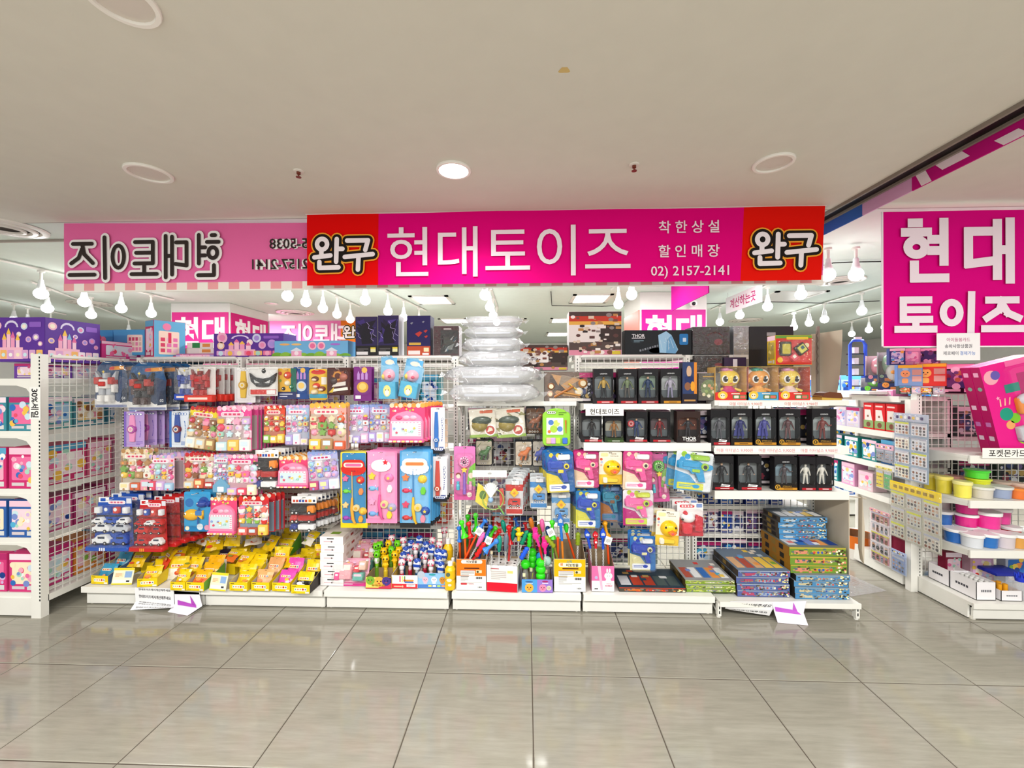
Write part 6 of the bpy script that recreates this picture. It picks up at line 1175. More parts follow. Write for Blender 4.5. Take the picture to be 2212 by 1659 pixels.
# bagged clear trays
zz = 1.499; k = 0
TB = [((962,842,1168,884), .30, 'lowest'), ((958,806,1162,846), .28, 'second from the bottom'), ((985,772,1148,806), .24, 'middle'), ((992,745,1132,774), .2, 'second from the top'), ((1000,722,1128,748), .2, 'third from the top'), ((996,703,1130,726), .2, 'topmost')]
for b, dd, wd_ in TB:
    Y = 2.99; x, z, w, h = fit(b, Y); h *= 1.0
    t = thing('bagged_tray', f'clear plastic sled tray in a poly bag, {wd_} of the stack', 'plastic tray', (x, Y, zz), R.uniform(-.05, .05))
    m = M(); n = 3; q = rr(-w*.42, .01, w*.42, dd, .05, 4)
    top_ = [(p[0], p[1], h*.9) for p in q]; bot = [(p[0]*.72, dd*.5+(p[1]-dd*.5)*.7, .006) for p in q]; rim = [(p[0]*1.04, dd*.5+(p[1]-dd*.5)*1.04, h*.9) for p in q]; rim2 = [(p[0], p[1], h*.72) for p in rim]; L = len(q)
    m.mesh(top_+bot, [(i, (i+1) % L, L+(i+1) % L, L+i) for i in range(L)], 'ffffff', True); m.poly(bot, 'ffffff'); m.mesh(top_+rim+rim2, [(i, (i+1) % L, L+(i+1) % L, L+i) for i in range(L)]+[(L+i, L+(i+1) % L, 2*L+(i+1) % L, 2*L+i) for i in range(L)], 'ffffff', True)
    obj('tray', m, MT, t)
    m = M(); m.flat(rr(-w*.1, h*.5, w*.06, h*.75, .004), .0, 'e3c9cf' if 'lowest' not in wd_ else 'dfe3ea'); m.rect(-w*.3, h*.3, w*.3, h*.42, .004, 'cfd3de'); obj('label', m, MP, t)
    m = M(); NU, NV = 16, 6
    def bp(u, v): 
        a = 2*math.pi*u; c_, s_ = math.cos(a), math.sin(a); e = 1+.07*math.sin(7*a+k*2)+.05*math.sin(13*a+k); zv = math.sin(math.pi*(v-.5)); rr_ = max(.05, math.cos(math.pi*(v-.5)))**.45
        return (w*.5*math.copysign(abs(c_)**.6, c_)*rr_*e, dd*.5+dd*.58*math.copysign(abs(s_)**.6, s_)*rr_*e, h*.46+h*.5*zv+h*.07*math.sin(5*a+v*9+k))
    vs = [bp(i/NU, j/NV) for j in range(NV+1) for i in range(NU)]
    m.mesh(vs, [(j*NU+i, j*NU+(i+1) % NU, (j+1)*NU+(i+1) % NU, (j+1)*NU+i) for j in range(NV) for i in range(NU)], 'ffffff', True); m.poly([(-w*.5, dd*.3, h*.5), (-w*.58, dd*.2, h*.3), (-w*.56, dd*.3, h*.65)], 'ffffff'); m.poly([(w*.5, dd*.3, h*.5), (w*.6, dd*.2, h*.55), (w*.54, dd*.3, h*.25)], 'ffffff')
    obj('bag', m, MB, t); zz += h*.97; k += 1

# ---------------------------------------------------------------- left gondola goods
def wallbox(y0, y1, z0, z1, d, pr, lab, col, group=None, x=XL-.08, name='toy_box', top=None, prf=None):
    t = thing(name, lab, 'toy box', (x, (y0+y1)/2, z0), 0, group); L, H = y1-y0, z1-z0
    m = M(); m.box(-d, 0, -L/2, L/2, 0, H, col, [None, None, None, None, top, None]); obj('carton', m, MP, t)
    q = M(); pr(q, L-.004, H-.004, random.Random(int(y0*977+z0*331))); q.v = [(.0006-v[1], v[0], v[2]+.002) for v in q.v]; obj('side_print', q, MP, t)
    q = M(); (prf or pr)(q, d-.004, H-.004, random.Random(int(y0*77+z0*31))); q.v = [(-d/2+v[0], -L/2+v[1]-.0006, v[2]+.002) for v in q.v]; obj('front_print', q, MP, t)
    return t
LB = [(1.679, [('6a3a9c', LV, .0), ('e9e4f0', LV, .0), ('d8286c', PK, .0), ('c92a6e', PK, 0)], 'top', .11),
      (1.307, [('5aa6a8', LV+BL, 0), ('4a8a9a', BR, 0), ('3f7f96', BL, 0), ('7ab0b8', BL, 0)], 'second', .24),
      (.898, [('c8326a', PK, 0), ('d86a8a', PK, 0), ('b98a9a', BR, 0), ('c8b04a', PK, 0)], 'third', .29),
      (.552, [('b84a7a', PK+BL, 0), ('a8326a', PK, 0), ('c8487c', PK, 0), ('c89a3a', PK, 0)], 'fourth', .26),
      (.166, [('c83a7c', PK, 0), ('e08a3a', RD, 0), ('b82a6c', PK, 0), ('c8287a', PK, 0)], 'lowest', .27)]
for z, cs, nm_, hh in LB:
    y = YL0+.06
    for i, (c, pal, _) in enumerate(cs):
        L = .2+.05*((i*7+len(nm_)) % 3); 
        if nm_ == 'top' and i > 1: hh = .14
        wallbox(y, y+L-.012, z+.001, z+hh-.015*(i % 2), .22, pr_any(c, pal), f'colourful toy carton behind the left grid, {ORD[i]} from the post on the {nm_} level', c); y += L
    if nm_ not in ('top',):   # the end cartons facing the corridor
        for j, xx in enumerate((XL-.16, XL-.37, XL-.58)):
            c = {'second': '3f8fa0', 'third': 'd02a70', 'fourth': '2f5fa8', 'lowest': 'd8387c'}[nm_]; hb = hh+.0
            x0 = xx-.095; t = thing('toy_box', f'{ {"second": "teal cake shop", "third": "pink pastry", "fourth": "navy and pink doll", "lowest": "magenta and orange house"}[nm_]} carton facing the corridor, {ORD[j]} left of the post', 'toy box', (xx-.02, YL0+.01-.0, z+.001))
            carton(t, .19, hb, .045, pr_any(c, PK+BL), c, seed=j+int(z*100))
# big boxes on top of it
wallbox(2.82, 3.2, 1.80, 2.115, .4, pr_castle, 'big purple castle toy box on top of the left shelving', '5a2f95', x=XL-.02, prf=pr_castle)
wallbox(3.22, 3.56, 1.845, 1.99, .3, pr_any('d03a86', PK), 'magenta rainbow toy box lying behind the big purple castle box', 'c22a78', x=XL-.03)
boxed((245,712,312,766), 3.48, .2, lambda m, w, h, rd: (m.rect(-w/2, 0, w/2, h, 0, '4f9fd0'), m.flat(rr(-w*.05, h*.1, w*.45, h*.8, .01), -.0005, 'f3e0d2'), [m.rect(w*(.0+.11*(i % 4)), h*(.16+.2*(i//4)), w*(.08+.11*(i % 4)), h*(.3+.2*(i//4)), -.001, rd.choice(['e88ab0', 'd8c0b0', 'c8486a'])) for i in range(12)], m.disc(-w*.25, h*.35, w*.12, -.001, 'e878a8', 12)), 'blue toy house box lying on its side behind the left grid top', side='4a94c6', zfix=1.89)
boxed((189,713,244,766), 3.5, .2, lambda m, w, h, rd: (m.rect(-w/2, 0, w/2, h, 0, '3f8fc4'), [m.disc(rd.uniform(-.35, .35)*w, h*rd.uniform(.3, .9), w*.12, -.0005-.0001*i, rd.choice(['d8486a', 'e87a9a', '6ab0d8', 'b83a5a']), 12) for i in range(8)]), 'blue box end with red animals beside the lying toy house box', side='3a86ba', zfix=1.89)
t = boxed((340,694,395,773), 3.5, .16, lambda m, w, h, rd: (m.rect(-w/2, 0, w/2, h, 0, '6ab4dc'), m.flat(rr(-w*.36, h*.08, w*.3, h*.72, .01), -.0005, 'f6dccb'), [m.rect(w*(-.3+.2*(i % 3)), h*(.14+.15*(i//3)), w*(-.16+.2*(i % 3)), h*(.24+.15*(i//3)), -.001, rd.choice(['e87ab0', 'f3c8d8', 'd8486a'])) for i in range(9)], m.rect(-w*.06, h*.4, w*.04, h*.68, -.0014, 'd8385a'), m.disc(-w*.1, h*.84, w*.14, -.001, 'ee88b0', 12)), 'tall blue and pink toy house box leaning on the rack top', side='d8306a', prs=pr_any('c03060', PK), yaw=1.1, sides=(-1,), zfix=RB)
boxed((312,768,400,776), 3.52, .2, pr_any('3a8ab8', BL), 'flat blue carton lying under the tall leaning toy house box', side='2f7aa8', zfix=1.80)

# goods behind the back grid, on the rear shelves
def rear(k, z, specs, Y=YM+.06):
    x = UX[k][2]+.03; lev = ['lowest', 'low', 'middle', 'high', 'top'][min(4, [.46, .75, 1.08, 1.44, 1.8].index(z))] if z in (.46, .75, 1.08, 1.44, 1.8) else f'{"floor" if z < .2 else "lower" if z < .5 else "middle" if z < .8 else "upper" if z < 1.1 else "highest"}'
    for i, (c, pal, w, h) in enumerate(specs):
        if x+w > UX[k][3]-.02: break
        t = thing('toy_box', f'toy carton seen through the grid of bay {["one", "two", "three", "four", "five", "six"][k]}, {ORD[i]} on the {lev} rear shelf', 'toy box', (x+w/2, Y+.02*(i % 2), z+.001)); carton(t, w-.006, h, .2, pr_any(c, pal), c, seed=int(k*50+z*10+i)); x += w
rear(0, 1.08, [('c8507a', PK, .15, .28), ('b98aa8', LV, .16, .25), ('c8486a', RD, .15, .28), ('d0a0b4', PK, .16, .26), ('b83a66', PK, .16, .28)])
rear(0, .75, [('d8a83a', PK, .17, .24), ('a8406a', PK, .15, .27), ('c06a90', LV, .16, .25), ('d8c0c8', PK, .2, .22)])
rear(0, 1.44, [('7a3f9a', LV, .2, .3), ('b85a9a', LV, .18, .28), ('c85a80', PK, .2, .3), ('8f6ab0', LV, .18, .26)])
rear(1, 1.44, [('b84a86', PK, .2, .27), ('d8c0d0', LV, .18, .3), ('c8488a', PK, .2, .28), ('7a4a8a', LV, .18, .3)])
rear(1, 1.08, [('c84a6a', RD, .16, .26), ('d8b0b8', PK, .18, .22), ('b84a5a', RD, .16, .27), ('d8c8a0', BR, .2, .25)])
rear(1, .75, [('d8a02a', RD, .16, .25), ('8a2a3a', RD, .16, .26), ('c06a3a', BR, .17, .22), ('b8a0c0', LV, .18, .26)])
rear(1, .46, [('9a3a3a', RD, .17, .22), ('b84a4a', RD, .17, .24), ('d87a3a', RD, .16, .2), ('8a3a5a', PK, .17, .24)])
rear(2, 1.44, [('9a4a90', LV, .2, .24), ('c8a080', BR, .16, .28), ('3f8a8a', BL, .16, .3), ('2f7a86', BL, .16, .27), ('5a4a8a', LV, .14, .28)])
rear(2, 1.08, [('c84a5a', RD, .18, .25), ('c85a7a', PK, .18, .25), ('a83a52', RD, .18, .26), ('d8b8a0', BR, .18, .24)])
rear(2, .75, [('b84a3a', RD, .18, .24), ('c05a4a', RD, .2, .22), ('b83a3a', RD, .2, .26), ('c84a3a', RD, .18, .24)])
rear(2, .46, [('b8503a', RD, .2, .2), ('9a4a6a', PK, .18, .24), ('c8702a', RD, .2, .22), ('c84030', RD, .18, .25)])
GB = ['a9abad', 'c9cacb', 'dadada', '8e9094']
for k_, cs in ((0, ['c2c3c4', 'bdbfc2', 'c9cacc', 'b9babd']), (1, ['cfd0d0', 'c4c5c6', 'd2d0cc', 'c2c3c4']), (2, ['2a5aa0', '2f62aa', '6a8494', '5f7a8a']), (3, ['6c6a68', '8a8886', '55524f', '7a7876']), (4, ['a8ada6', '8f9a92', '9fb0a6', '7a9a8c']), (5, ['4a4a6a', '3a3f6a', '54507a', '463f5a'])):
    rear(k_, .151, [(c, GB if k_ < 2 else (BL if k_ in (2, 5) else DK), .21, (.24 if k_ < 3 else .15 if k_ == 3 else .19)+.015*(j % 2)) for j, c in enumerate(cs)])
rear(3, 1.25, [('6a6a6c', DK, .2, .18), ('55504e', DK, .2, .17), ('7a5a5a', DK, .2, .18)])
rear(3, .95, [('8c8a88', DK, .18, .22), ('5a5656', DK, .2, .24), ('94908c', DK, .18, .22), ('6a6462', DK, .2, .24)])
rear(3, .66, [('b8b6b4', DK, .18, .2), ('8a8684', DK, .2, .22), ('5a5654', DK, .18, .2), ('9a9694', DK, .2, .22)])
rear(3, .36, [('7a7876', DK, .2, .2), ('c8322c', RD, .18, .2), ('3a3634', DK, .2, .22)])
rear(4, .95, [('5a4a5a', DK, .2, .24), ('7a4a5a', PK, .18, .22), ('4a4a6a', BL, .2, .24), ('8a3a4a', RD, .18, .22)])
rear(4, .64, [('8a8880', DK, .2, .18), ('b8b4ae', DK, .2, .2), ('7a7a74', DK, .2, .2), ('c8c4be', DK, .2, .16)])
rear(4, .40, [('b9bdb8', DK, .22, .16), ('8aa8a0', BL, .2, .18), ('5aa08a', BL, .2, .18), ('7ab09c', BL, .2, .17)])
rear(5, .642, [('24306a', BL, .1, .2), ('2f4aa0', BL, .1, .21), ('3a6ac0', BL, .1, .2), ('1d2c6a', BL, .1, .21), ('2a3f9a', BL, .1, .2), ('b8c4d8', BL, .1, .17), ('2f4a9a', BL, .1, .2)])
rear(5, .414, [('3a3a6a', DK, .1, .18), ('54507a', DK, .1, .19), ('3f4a86', BL, .1, .18), ('d0d0d8', DK, .1, .17), ('4a466a', DK, .1, .19), ('5a3a4a', DK, .1, .18), ('3a3a5a', DK, .1, .18)])
rear(5, .95, [('4a5a8a', BL, .12, .2), ('2f3a6a', BL, .12, .2), ('5a5a72', DK, .12, .2), ('3a4a7a', BL, .12, .2), ('6a6a84', DK, .12, .2)])
# ---------------------------------------------------------------- goods on the base decks
DK_ = .1485
def dY(px, py, z=DK_): return PZ(px, py, z).y
def pouch(m, x, y, z, w, h, th, tilt, yaw, cols, pic, seed):
    """a soft snack pouch standing at (x, y, z): top band colour, bottom colour, picture blobs"""
    rd = random.Random(seed); q = M(); n = 6
    def pt(u, v, s): b_ = math.sin(math.pi*min(max(u, .0), 1))**.6*math.sin(math.pi*v)**.6; return ((u-.5)*w*(1-.05*math.sin(math.pi*v)), -s*th*b_+.004*math.sin(u*9+v*7+seed), v*h)
    for s in (1, -1):
        for i in range(n):
            for j in range(n):
                p = [pt(i/n, j/n, s), pt((i+1)/n, j/n, s), pt((i+1)/n, (j+1)/n, s), pt(i/n, (j+1)/n, s)]
                q.poly(p if s > 0 else p[::-1], cols[0] if j >= 3 else cols[1], True)
    for i, c in enumerate(pic): cx, cz = rd.uniform(-.25, .25)*w, h*rd.uniform(.15, .45); q.flat(ell(cx, cz, w*rd.uniform(.1, .2), h*rd.uniform(.06, .12), 10), -th-.003-.0003*i, c)
    q.flat(rr(-w*.3, h*.55, w*.3, h*.68, .006), -th*.98-.002, 'f6e3c2')
    for i in range(4): q.flat(rr(-w*.26+i*w*.14, h*.58, -w*.16+i*w*.14, h*.65, .003), -th*.98-.0026, ['d86a4a', 'e09a3a', 'c83a3a', '7a8ab0'][i])
    q.flat(rr(-w*.06, h*.92, w*.06, h*.95, .003), -.006, '7a6010')
    m.add(q, Matrix.Translation((x, y, z)) @ Matrix.Rotation(yaw, 4, 'Z') @ Matrix.Rotation(tilt, 4, 'X'))
def snackbox(x, y, z, yaw, lab, w=.135, d=.2, hf=.062, hb=.125, fill=3, colour='f2d21a', side='e2c41c', pic=('d8482c', 'e8903a', 'f2e6d2'), cols=('f0c80c', 'f0c80c'), seed=1, front=True):
    t = thing('snack_box', lab, 'snack box', (x, y, z+.0008), yaw); rd = random.Random(seed)
    m = M(); T = .002; m.box(-w/2, w/2, 0, d, 0, T, 'b5aea4'); m.box(-w/2, w/2, 0, T, 0, hf, colour)
    for s in (-1, 1):
        q = [(0, 0), (d, 0), (d, hb), (d*.75, hb*.8), (0, hf)]; xo, xi = s*w/2, s*(w/2-T)
        m.poly([(xo, p[0], p[1]) for p in (q if s > 0 else q[::-1])], side if s > 0 else colour); m.poly([(xi, p[0], p[1]) for p in (q[::-1] if s > 0 else q)], 'b3aca2'); m.poly([(xo, 0, hf), (xi, 0, hf), (xi, d, hb), (xo, d, hb)][::s], colour)
    obj('tray', m, MP, t)
    m = M(); m.poly([(-w/2, d, 0), (w/2, d, 0), (w/2, d+.02, hb+.012), (-w/2, d+.02, hb+.012)], 'b9b2a8'); m.poly([(-w/2, d+.002, 0), (w/2, d+.002, 0), (w/2, d+.022, hb+.012), (-w/2, d+.022, hb+.012)][::-1], colour); obj('back_flap', m, MP, t)
    if front:
        m = M(); m.flat(rr(-w*.34, hf*.3, w*.34, hf*.68, .008), -.0006, 'fbf2dc')
        for i in range(5): c = ['8fb0a0', 'e08a5a', 'e9a04a', 'd0302c', '6a7a9a'][i]; m.disc(-w*.27+i*w*.135, hf*.5, w*(.04 if i != 3 else .055), -.001, c, 10)
        m.rect(-w*.44, hf*.8, -w*.24, hf*.88, -.0008, '8a6f10'); lines(m, -w*.42, hf*.06, -w*.1, hf*.22, -.0008, 'c9a010', 1); m.rect(w*.26, hf*.06, w*.46, hf*.24, -.0006, 'f3eee2'); obj('front_print', m, MP, t)
    for i in range(fill):
        m = M(); yy = .03+(d-.05)*i/max(1, fill-.5); pouch(m, rd.uniform(-.008, .008), yy, .012, w*.9, hf*1.1+.04+yy*.42, .015, -.35-rd.uniform(0, .3), rd.uniform(-.08, .08), cols, pic, seed*7+i); obj('pouch', m, MG, t)
    return t
SB = [  # px of the front bottom centre, py, label, kwargs
 (215,1262,'yellow snack box with blue jelly inside, nearest the left rack', dict(cols=('3f9cc0', '3a8fb4'), side='4a6a9a', seed=1, fill=2, pic=('d8604a', 'e9a07a'))),
 (318,1268,'crushed yellow snack box with open lid, behind the paper note', dict(seed=3, fill=3, yaw=.15)),
 (384,1276,'yellow snack box in front of a standing white pouch', dict(seed=4, fill=2, w=.115)),
 (421,1277,'yellow snack box with orange pouches and a green side', dict(seed=5, fill=3, side='6aa03a', cols=('f0b010', 'e8702a'), pic=('e85a2a', 'f09a4a'))),
 (515,1277,'yellow snack box with folded yellow pouches, right of the upright lid', dict(seed=6, fill=4)),
 (562,1277,'yellow snack box with peach jelly pouches', dict(seed=7, fill=2, cols=('e9a86a', 'e9b890'), pic=('d87a4a', 'f4e0d0', 'e8905a'))),
 (607,1278,'yellow snack box with a bright pink pouch', dict(seed=8, fill=2, cols=('ee4fb0', 'ee4fb0'), pic=('f6d2ea', 'f2c03a', '5a8a3a'))),
 (649,1283,'yellow snack box pushed out in front, holding a black pouch', dict(seed=9, fill=2, side='2f2a26', cols=('f2ca10', '1e1a1a'), pic=('f4f0ec', 'e8702a', 'f0f0f0'), yaw=-.03))]
for px, py, lab, kw in SB:
    yaw = kw.pop('yaw', -.04); p = PZ(px, py, DK_); snackbox(p.x, p.y, DK_, yaw, lab, **kw)
# back rows, standing behind the front boxes
BK = [(262,.22,'first'), (322,.23,'second'), (376,.21,'third'), (432,.22,'fourth'), (487,.23,'fifth'), (540,.22,'sixth'), (592,.23,'seventh'), (655,.22,'eighth')]
for i, (px, dy, o_) in enumerate(BK):
    p = PZ(px, 1242-(i % 2)*3, DK_); cols = [('d8b80e', 'd8b80e'), ('e9c416', 'e0a020'), ('f0c80c', 'c9a80a')][i % 3]
    snackbox(p.x, 3.15, DK_, -.03+.05*((i*3) % 3-1), f'yellow snack box in the back row, {o_} from the left rack', w=.15, d=.17, hf=.085, hb=.13+.03*(i % 2), fill=4, cols=cols, seed=20+i, pic=('d8482c', 'f2e6d2') if i != 2 else ('d83a1c', 'f0a060'), front=(i in (5, 7)))
t = snackbox(P(560, 1180, 3.2).x+.17, 3.2, .27, -.05, 'tilted yellow and green snack box stacked highest in the back', w=.15, d=.17, hf=.05, hb=.13, fill=3, cols=('e9c816', '6ab02a'), side='5a9a2a', pic=('d8302c', 'f06a4a'), seed=40)
t.rotation_euler.x = .12
m = M(); m.box(-.09, .09, 0, .1, 0, .12, 'd9bb10'); p = P(602, 1200, 3.22); t = thing('snack_carton', 'closed yellow snack carton under the tilted green snack box', 'snack box', (p.x, 3.2, DK_+.0005)); obj('carton', m, MP, t)
# loose lids and pouches
def lid(px, py, w, h, yaw, lab):
    p = PZ(px, py, DK_); t = thing('box_lid', lab, 'box lid', p, yaw, rx=-.25)
    m = M(); m.box(-w/2, w/2, 0, .002, 0, h, 'f6f0d2'); obj('panel', m, MP, t)
    m = M(); m.rect(-w/2, h*.86, w/2, h, -.0006, 'f0d62a'); m.rect(w*.08, h*.42, w*.42, h*.8, -.0006, '8fb0dc'); m.rect(-w*.4, h*.45, 0, h*.7, -.0006, 'f4e6b8'); m.rect(-w*.44, h*.12, w*.44, h*.3, -.0006, 'f7f2ea'); m.rect(w*.2, h*.16, w*.36, h*.26, -.001, '3a3a3a'); m.rect(-w/2, .0, w/2, h*.08, -.0006, 'f0d62a'); lines(m, -w*.38, h*.46, -.01, h*.68, -.001, 'e0a07a', 3); obj('print', m, MP, t)
lid(262, 1263, .15, .115, .05, 'upright pale snack box lid with a blue square, second from the left rack')
lid(469, 1276, .135, .12, -.12, 'torn pale snack box lid with a blue square between two boxes')
for px, py, w, h, tl_, yw, c, pic, lab, z in ((383,1252,.15,.17,-.15,.1,('f4cf14','f2eee6'),('d8502c','e8742c','f08a3a','8a8a8a'),'standing yellow and white candy pouch, third box from the left',.2),
    (478,1222,.14,.13,-.7,0,('2a2340','d9dbe2'),('c8ccd8','e6e8ee'),'dark navy snack pouch turned back side out among the yellow boxes',.27),
    (305,1205,.12,.12,-.9,.5,('e9c010','c8301c'),('d83a1c','e8702a'),'yellow pouch with red jelly lying over the back boxes',.27),
    (350,1225,.13,.14,-.6,-.6,('f0c40e','d8401e'),('e85a2a','f0a05a'),'yellow pouch of red jelly leaning on the standing white pouch',.22),
    (452,1180,.13,.13,-.25,0,('e9c810','e3bd0e'),('f2efe6','b8b8a8'),'yellow pouch standing at the very back under the blue fish card',.27),
    (500,1180,.13,.12,-.3,0,('f0cc12','e6c010'),('d9c060',),'yellow folded pouch standing at the very back right of its twin',.27),
    (606,1222,.125,.14,-.2,0,('f4cc14','f0a83a'),('f6ead8','e8883a'),'upright yellow pouch under the tilted green snack box',.25),
    (690,1205,.09,.1,-.2,0,('f0c810','d8b00e'),('c8642c',),'small yellow pouch squeezed beside the white box stack',.24)):
    p = P(px, py, 3.06 if z < .23 else (3.2 if z > .26 else 3.12)); m = M(); pouch(m, 0, 0, 0, w, h, .014, tl_, yw, c, pic, px); o = obj('snack_pouch', m, MG, None, (p.x, p.y, p.z)); tag(o, lab, 'snack pouch')
# loose pouches lying across the boxes
for i in range(14):
    px = 290+i*28.5; Y = 3.06+.045*((i*3) % 4); p = P(px, 1225-18*((i*3) % 4)+6*(i % 2), Y); m = M(); c = [('edc612', 'e8b80e'), ('f0cc14', 'f0e6d2'), ('e3bc0e', 'd8ae0c'), ('f2d01a', 'e8742c')][(i*5) % 4]
    pouch(m, 0, 0, 0, .12, .12, .013, -.75-.1*((i*7) % 5), .5*math.sin(i*2.3), c, [('d8502c', 'f0e8d8'), ('8a9a3a',), ('f2efe6', 'c8702a', 'e8903a')][i % 3], i+200)
    tag(obj('snack_pouch', m, MG, None, p), f'loose yellow snack pouch lying across the boxes, {ORD[i]} from the left rack', 'snack pouch')
# white box stack
zb = DK_+.0005; x, z, w, h = fit((692,1168,742,1274), 3.0); hh = h/6
for i in range(6):
    t = thing('white_box', f'flat white toy box beside the yellow snacks, {["lowest", "second from below", "third from below", "fourth from below", "fifth from below", "topmost"][i]} of the stack', 'toy box', (x+.004*math.sin(i*2), 3.0, zb), -.015+.01*(i % 2), 'stacked white boxes')
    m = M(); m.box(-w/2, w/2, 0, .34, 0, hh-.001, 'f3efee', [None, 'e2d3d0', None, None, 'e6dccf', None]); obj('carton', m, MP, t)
    m = M(); m.flat(rr(-w*.2, hh*.66, w*.1, hh*.78, .002), -.0006, '2a2a2e'); lines(m, -w*.34, hh*.26, w*.34, hh*.46, -.0006, 'd8a8b0', 1); m.disc(.0, hh*.36, hh*.1, -.001, '55484c', 8); obj('front_print', m, MP, t)
    m = M()
    for k in range(4): m.poly([(w/2+.0006, .05+k*.08, hh*.3), (w/2+.0006, .1+k*.08, hh*.3), (w/2+.0006, .1+k*.08, hh*.6), (w/2+.0006, .05+k*.08, hh*.6)], 'a8403a' if k % 2 else 'cbb0a8')
    if i == 5: m.poly([(-w*.2, .05, hh-.0004), (w*.2, .05, hh-.0004), (w*.2, .1, hh-.0004), (-w*.2, .1, hh-.0004)], '7a9a2a'); m.poly([(w*.1, .22, hh-.0004), (w*.46, .22, hh-.0004), (w*.46, .33, hh-.0004), (w*.1, .33, hh-.0004)], 'c0503a')
    obj('side_print', m, MP, t); zb += hh
# pink kitchen toy sets in blisters lying on the third bay
for i, (b, Y, lab) in enumerate((((718,1226,792,1272), 3.0, 'pink toy kitchen set in a clear tray at the front, beside the white box stack'), ((740,1192,812,1246), 3.16, 'pink toy kitchen set in a clear tray behind the front one'), ((768,1175,822,1200), 3.28, 'pink toy kitchen set at the very back under the fishing cards'))):
    x, z, w, h = fit(b, Y); z = max(z, DK_+.001) if i else DK_+.001; t = thing('toy_kitchen_set', lab, 'toy set', (x, Y, z), rx=-.32); rd = random.Random(i+90)
    m = M(); m.box(-w/2, w/2, 0, .02, 0, .022, 'd83a8c'); m.box(-w/2, w/2, .018, .022, 0, h+.03, 'e9a8bf'); lines(m, -w*.44, .006, w*.44, .018, -.0006, 'f3cfe2', 1); obj('backing_card', m, MP, t)
    for k, (x0, z0, x1, z1, c) in enumerate(((-.3, .2, .05, .9, 'f2a0a8'), (-.44, .16, -.28, .5, 'e83f86'), (.1, .5, .28, .8, 'd02a3a'), (.1, .14, .4, .5, '5aa89a'), (.24, .6, .46, 1.0, 'e9b9a4'), (-.46, .6, -.3, 1.05, 'efb58a'))):
        m = M(); m.prism(rr(x0*w, z0*h+.015, x1*w, z1*h+.015, .008), -.035, .018, c, inset=.005); m.flat(rr(x0*w+.01, (z0*.4+z1*.6)*h+.012, x1*w-.01, z1*h+.004, .004), -.0356, rd.choice(['f6e8d8', 'f3c0d0', 'e8dfe6'])); obj('play_toy', m, MG, t)
    m = M()
    for k in range(16): m.dome(rd.uniform(-.44, .44)*w, rd.uniform(.2, 1)*h+.02, .012, .01, .01, .02, rd.choice(PK+LV))
    s = obj('toy_food', m, MG, t); s['kind'] = 'stuff'; shell(t, -w*.48, .02, w*.48, h+.03, .05, .02, MFOIL)
# bubble bottles with animal tops
GRN, YEL, PNK, BLU = '6fd01c', 'f6c012', 'f3dde2', '2b4fb0'
def bottle(px, py, kind, Y, lab):
    p = P(px, py, Y); H = p.z-DK_; t = thing('bubble_bottle', lab, 'bubble bottle', (p.x, Y, DK_+.0005), R.uniform(-.5, .5), 'bubble bottles with animal tops')
    liq, cap_, hd = {'g': ('6a9a2a', '8fd82a', GRN), 'y': ('d8b82a', 'f2c828', YEL), 'p': ('b8203c', 'e8c8cc', PNK), 'b': ('24507a', 'd8dce0', BLU)}[kind]
    hb = max(.05, H-.085); r = .0155
    m = M(); m.lathe([(r, 0), (r, hb*.75), (r*.6, hb*.85), (r*.6, hb*.92)], liq, n=10); obj('bottle', m, MG, t)
    m = M(); m.lathe([(r*.85, hb*.82), (r*.85, hb*.97), (r*.7, hb+.005), (r*.62, H-.05)], cap_, n=10); obj('cap', m, MG, t)
    m = M(); z = H-.02
    if kind in 'gy':
        m.lathe([(.015, H-.085), (.02, H-.065), (.015, H-.045)], 'f3f3ee' if kind == 'g' and px < 818 else hd, n=10); m.ball((0, 0, z), (.028, .025, .028), hd, 12, 8)
        for s in (-1, 1): m.ball((s*.012, -.022, z+.004), (.006, .005, .008), '1c1c1c', 6, 5); m.ball((s*.017, 0, z+.025), (.006, .005, .006), hd, 6, 5); m.tube([(s*.012, -.004, H-.05), (s*.02, -.012, H-.066)], .004, hd)
    elif kind == 'p':
        m.ball((0, 0, z), (.027, .024, .026), hd, 12, 8); m.ball((0, 0, H-.06), (.019, .017, .024), 'f6eef0', 10, 6)
        for s in (-1, 1): m.ball((s*.018, 0, z+.022), .008, 'e0607a', 6, 5); m.ball((s*.015, -.018, z-.008), (.009, .007, .009), 'd83a5a', 6, 5); m.ball((s*.009, -.022, z+.004), .0042, '2a2426', 6, 4)
    else:
        m.prism(rr(-.023, H-.08, .023, H-.012, .01), -.018, .018, 'eef0f3', inset=.004); m.ball((0, .002, z+.004), (.027, .024, .019), hd, 12, 6); m.prism(rr(-.024, H-.055, .024, H-.036, .004), -.0205, -.008, hd)
        for s in (-1, 1): m.ball((s*.024, -.004, H-.055), (.007, .011, .011), '1d3a8c', 6, 5); m.ball((s*.007, -.016, z-.012), .003, '1c1c22', 6, 4)
        m.ball((0, -.01, H-.0), (.006, .005, .005), '9ab8e8', 6, 5)
    obj('animal_top', m, MG, t)
kn = {'g': 'lime green', 'y': 'yellow', 'p': 'white and pink', 'b': 'blue and white'}; cnt = {}
